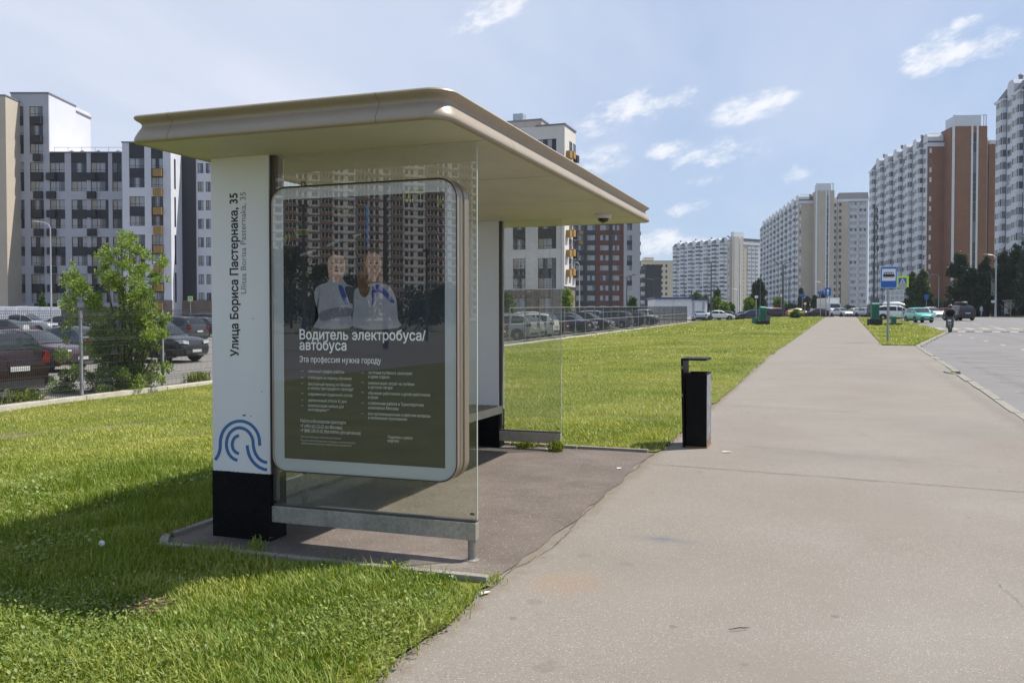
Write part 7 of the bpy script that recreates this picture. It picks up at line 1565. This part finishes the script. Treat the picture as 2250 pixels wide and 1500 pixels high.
pperson(1100, 72, 90, 'person in a pale shirt among the cars, just past the far pillar', cl('pale2', (0.55, 0.53, 0.48)), cl('dark4', (0.05, 0.05, 0.05)), stride=0.15, z=-0.1)
# dog beside the walker
u, v = xy2uv(XZ(1868, 694, 145)[0], 145); t = thing('dog', 'white dog walking beside the dark-clothed walker', 'dog', (u, v, tz(u, v)), AZ-R(70))
V = [(0,0,.46),(.22,0,.47),(.36,0,.56),(.44,0,.64),(.56,0,.61),(-.24,0,.48),(-.40,0,.56),(.22,.08,.40),(.25,.08,.22),(.23,.08,.04),(.22,-.08,.40),(.18,-.08,.22),(.15,-.08,.04),(-.24,.08,.40),(-.19,.08,.26),(-.29,.08,.17),(-.27,.08,.04),(-.24,-.08,.40),(-.16,-.08,.27),(-.24,-.08,.17),(-.2,-.08,.04)]
E = [(0,1),(1,2),(2,3),(3,4),(0,5),(5,6),(1,7),(7,8),(8,9),(1,10),(10,11),(11,12),(5,13),(13,14),(14,15),(15,16),(5,17),(17,18),(18,19),(19,20)]
skin('body', V, E, [.10,.13,.08,.085,.045,.10,.02,.06,.035,.03,.06,.035,.03,.07,.05,.03,.03,.07,.05,.03,.03], [cl('dog_white', (0.6, 0.58, 0.54))], t, lambda c: 0)
b = MB(); [b.add([(.40, s*.03, .71), (.45, s*.07, .70), (.40, s*.07, .79)], [(0, 1, 2)]) for s in (1, -1)]; b.build('ears', cl('dog_ear', (0.4, 0.33, 0.27)), t)
# scooter with its rider
us_, vs_ = 9.42, 57.2; sz = tz(us_, vs_)-0.10; hd = -PI/2-0.20
sct = thing('motor_scooter', 'black delivery scooter coming towards us at the bus bay end', 'scooter', (us_, vs_, sz), hd)
m_sb = mat('scooter_black', (0.014, 0.014, 0.016), 0.3, coat=0.5); m_grey = mat('scooter_grey', (0.30, 0.31, 0.33), 0.35)
def wheel_at(x, nm):
    b = MB(); n = 18; b.rings([[(x+q*math.cos(2*PI*i/n), y, .24+q*math.sin(2*PI*i/n)) for i in range(n)] for q, y in ((.13, -.05), (.22, -.05), (.24, 0), (.22, .05), (.13, .05))]); o = b.build(nm, m_tyre, sct, smooth=True); b = MB(); b.tube((x, -.03, .24), (x, .03, .24), .13, 14); b.build('rim', m_rim, o)
wheel_at(.62, 'front_wheel'); wheel_at(-.62, 'rear_wheel')
b = MB(); b.rings([[(x, y*w, z) for y, z in ((-1, z0), (1, z0), (1, z1), (0, z1+.03), (-1, z1))] for x, w, z0, z1 in ((-.85, .08, .55, .72), (-.6, .15, .42, .78), (-.2, .16, .32, .76), (.02, .15, .26, .36), (.30, .15, .26, .34))]); b.build('body', m_sb, sct, smooth=True, angle=40)
b = MB(); b.rings([[(x, y*w, z) for y, z in ((-1, z0), (1, z0), (.9, z1), (-.9, z1))] for x, w, z0, z1 in ((.36, .22, .32, .92), (.44, .21, .34, .98), (.50, .12, .45, .90))]); b.build('front_shield', m_sb, sct, smooth=True, angle=40)
b = MB(); b.box(.485, -.10, .70, .53, .10, .84); b.build('headlight', m_head, sct); b = MB(); b.box(.50, -.11, .50, .525, .11, .62); b.build('front_plate', m_grey, sct)
b = MB(); b.path([(.62, .07, .24), (.45, .07, .75)], .025, 6); b.path([(.62, -.07, .24), (.45, -.07, .75)], .025, 6); b.build('fork', m_steel, sct)
b = MB(); b.path([(.30, -.36, 1.04), (.40, -.15, 1.02), (.42, 0, .98), (.40, .15, 1.02), (.30, .36, 1.04)], .018, 6); hb_ = b.build('handlebar', m_sb, sct)
for s_ in (1, -1): b = MB(); b.path([(.36, s_*.26, 1.04), (.34, s_*.34, 1.16)], .008, 5); b.box(.325, s_*.29, 1.14, .345, s_*.42, 1.22); b.build('mirror', m_grey, hb_)
b = MB(); b.box(-.60, -.15, .78, .0, .15, .86); b.build('seat', m_trim, sct, bevel=.03)
rd = thing('person', 'scooter rider in black jacket and helmet', 'person', (us_, vs_, sz), hd)
V = [(-.22,0,.96),(-.16,0,1.18),(-.08,0,1.40),(-.04,0,1.50),(0,0,1.60),(.01,0,1.68),(-.14,.13,.92),(.20,.17,.86),(.16,.17,.46),(.26,.17,.36),(-.14,-.13,.92),(.20,-.17,.86),(.16,-.17,.46),(.26,-.17,.36),(-.06,.20,1.38),(.06,.27,1.15),(.28,.31,1.06),(.34,.31,1.05),(-.06,-.20,1.38),(.06,-.27,1.15),(.28,-.31,1.06),(.34,-.31,1.05)]
E = [(0,1),(1,2),(2,3),(3,4),(4,5),(0,6),(6,7),(7,8),(8,9),(0,10),(10,11),(11,12),(12,13),(2,14),(14,15),(15,16),(16,17),(2,18),(18,19),(19,20),(20,21)]
skin('body', V, E, [.16,.15,.17,.065,.085,.08,.10,.075,.055,.05,.10,.075,.055,.05,.075,.055,.04,.045,.075,.055,.04,.045], [cl('rider_jacket', (0.013, 0.013, 0.015)), cl('rider_trousers', (0.022, 0.022, 0.026)), m_skin, m_shoe], rd, lambda c: 2 if c.z > 1.47 and c.x > -.02 and c.z < 1.62 else (0 if c.z > .98 else (1 if c.z > .42 else 3)))
b = MB(); b.lathe([(.11, -.10), (.135, -.02), (.135, .05), (.10, .11), (.04, .14), (.005, .145)], (-.01, 0, 1.65), 14); b.build('helmet', mat('helmet_red_grey', (0.22, 0.08, 0.07), 0.3, col2=(0.10, 0.10, 0.11), scale=14), rd, smooth=True); b = MB(); b.box(.10, -.09, 1.60, .135, .09, 1.68); b.build('visor', m_cglass, rd)
bg_ = thing('delivery_bag', 'black box bag on the back of the scooter rider', 'bag', (us_, vs_, sz), hd); b = MB(); b.box(-.80, -.26, .88, -.38, .26, 1.38); b.build('bag_body', cl('bag_black', (0.014, 0.014, 0.015)), bg_, bevel=.03); b = MB(); b.box(-.81, -.27, 1.33, -.37, .27, 1.395); b.build('bag_lid', cl('bag_lid', (0.02, 0.02, 0.02)), bg_, bevel=.02)

# ------------------------------------------------------------------ small things on the ground
u, v = -2.22, -0.92; t = thing('dandelion_clock', 'white dandelion seed head in the shaded grass', 'flower', (u, v, tz(u, v))); b = MB(); b.path([(0, 0, 0), (.01, .0, .07), (.015, .005, .14)], .002, 5); b.build('stem', LM['lime'], t)
r = np.random.default_rng(3); b = MB()
for i in range(260):
    d = Vector(r.normal(size=3)).normalized(); p = Vector((.015, .005, .145))+d*.019; e = d.orthogonal().normalized()*.0028; f = d.cross(e); b.poly([p+e, p+f, p-e, p-f]); b.poly([p, p+e*.3-d*.016, p-d*.017])
b.build('seed_head', mat('seed_white', (0.8, 0.8, 0.78), 0.9), t)
def litter(label, u, v, w, l, c, rz):
    o = thing('litter_scrap', label, 'litter', (u, v, tz(u, v)+(0.005 if u > 0.3 else 0.008)), rz); b = MB(); b.add([(-l/2, -w/2, 0), (l/2, -w*.4, .004), (l*.45, w/2, .001), (-l*.4, w*.4, .006), (0, 0, .009)], [(0,1,4), (1,2,4), (2,3,4), (3,0,4)]); b.build('scrap', mat('scrap_'+str(len(label)), c, 0.9), o); return o
litter('pale paper scrap on the pavement right of the litter bin', 1.05, 5.05, .05, .11, (0.62, 0.58, 0.50), 0.3); litter('small white scrap on the shelter pad near the joint', 0.12, 3.6, .03, .06, (0.7, 0.66, 0.6), 0.8)
litter('pale scrap at the lawn corner by the rust stain', 0.30, -0.62, .03, .07, (0.66, 0.6, 0.5), 1.0)
t = thing('twig', 'thin dark twig lying on the near pavement', 'twig', (1.73, -0.72, tz(1, 0)+0.006), 0.55); b = MB(); b.path([(-.06, 0, 0), (0, .004, .004), (.03, 0, .002), (.06, .006, 0)], [.002, .0035, .003, .001], 5); b.build('stick', m_bark, t)
for i, (px, py) in enumerate(((430, 1375), (640, 1050))): pass
t = thing('dry_grass_clump', 'matted clump of dry brown grass in the sunny near lawn', 'grass clump', (-1.28, -1.55, tz(-1.28, -1.55)+0.02)); r = np.random.default_rng(9); b = MB()
for i in range(160):
    a, p = r.uniform(0, 6.28), r.normal(0, .055, 2); l = r.uniform(.04, .11); z0 = r.uniform(0, .05); b.add([(p[0], p[1], z0), (p[0]+l*math.cos(a), p[1]+l*math.sin(a), z0+r.uniform(-.01, .03)), (p[0]+l*.5*math.cos(a+.1), p[1]+l*.5*math.sin(a+.1), z0+.008)], [(0, 1, 2)])
b.build('dry_stalks', mat('dry_straw', (0.22, 0.165, 0.085), 0.9, scale=40, var=0.4), t)
# ------------------------------------------------------------------ summer haze: one closed box of even air round everything
hzm = bpy.data.materials.new('haze_air'); hzm.use_nodes = True; hn = hzm.node_tree.nodes
hn.remove(hn['Principled BSDF']); pvn = hn.new('ShaderNodeVolumePrincipled')
pvn.inputs['Color'].default_value = (0.82, 0.88, 1.0, 1); pvn.inputs['Density'].default_value = 0.00014; pvn.inputs['Anisotropy'].default_value = 0.2
hzm.node_tree.links.new(pvn.outputs[0], hn['Material Output'].inputs['Volume'])
b = MB(); b.box(-1200, -700, -2.0, 1000, 1200, 75.0); hzo = b.build('haze', hzm); hzo['kind'] = 'stuff'
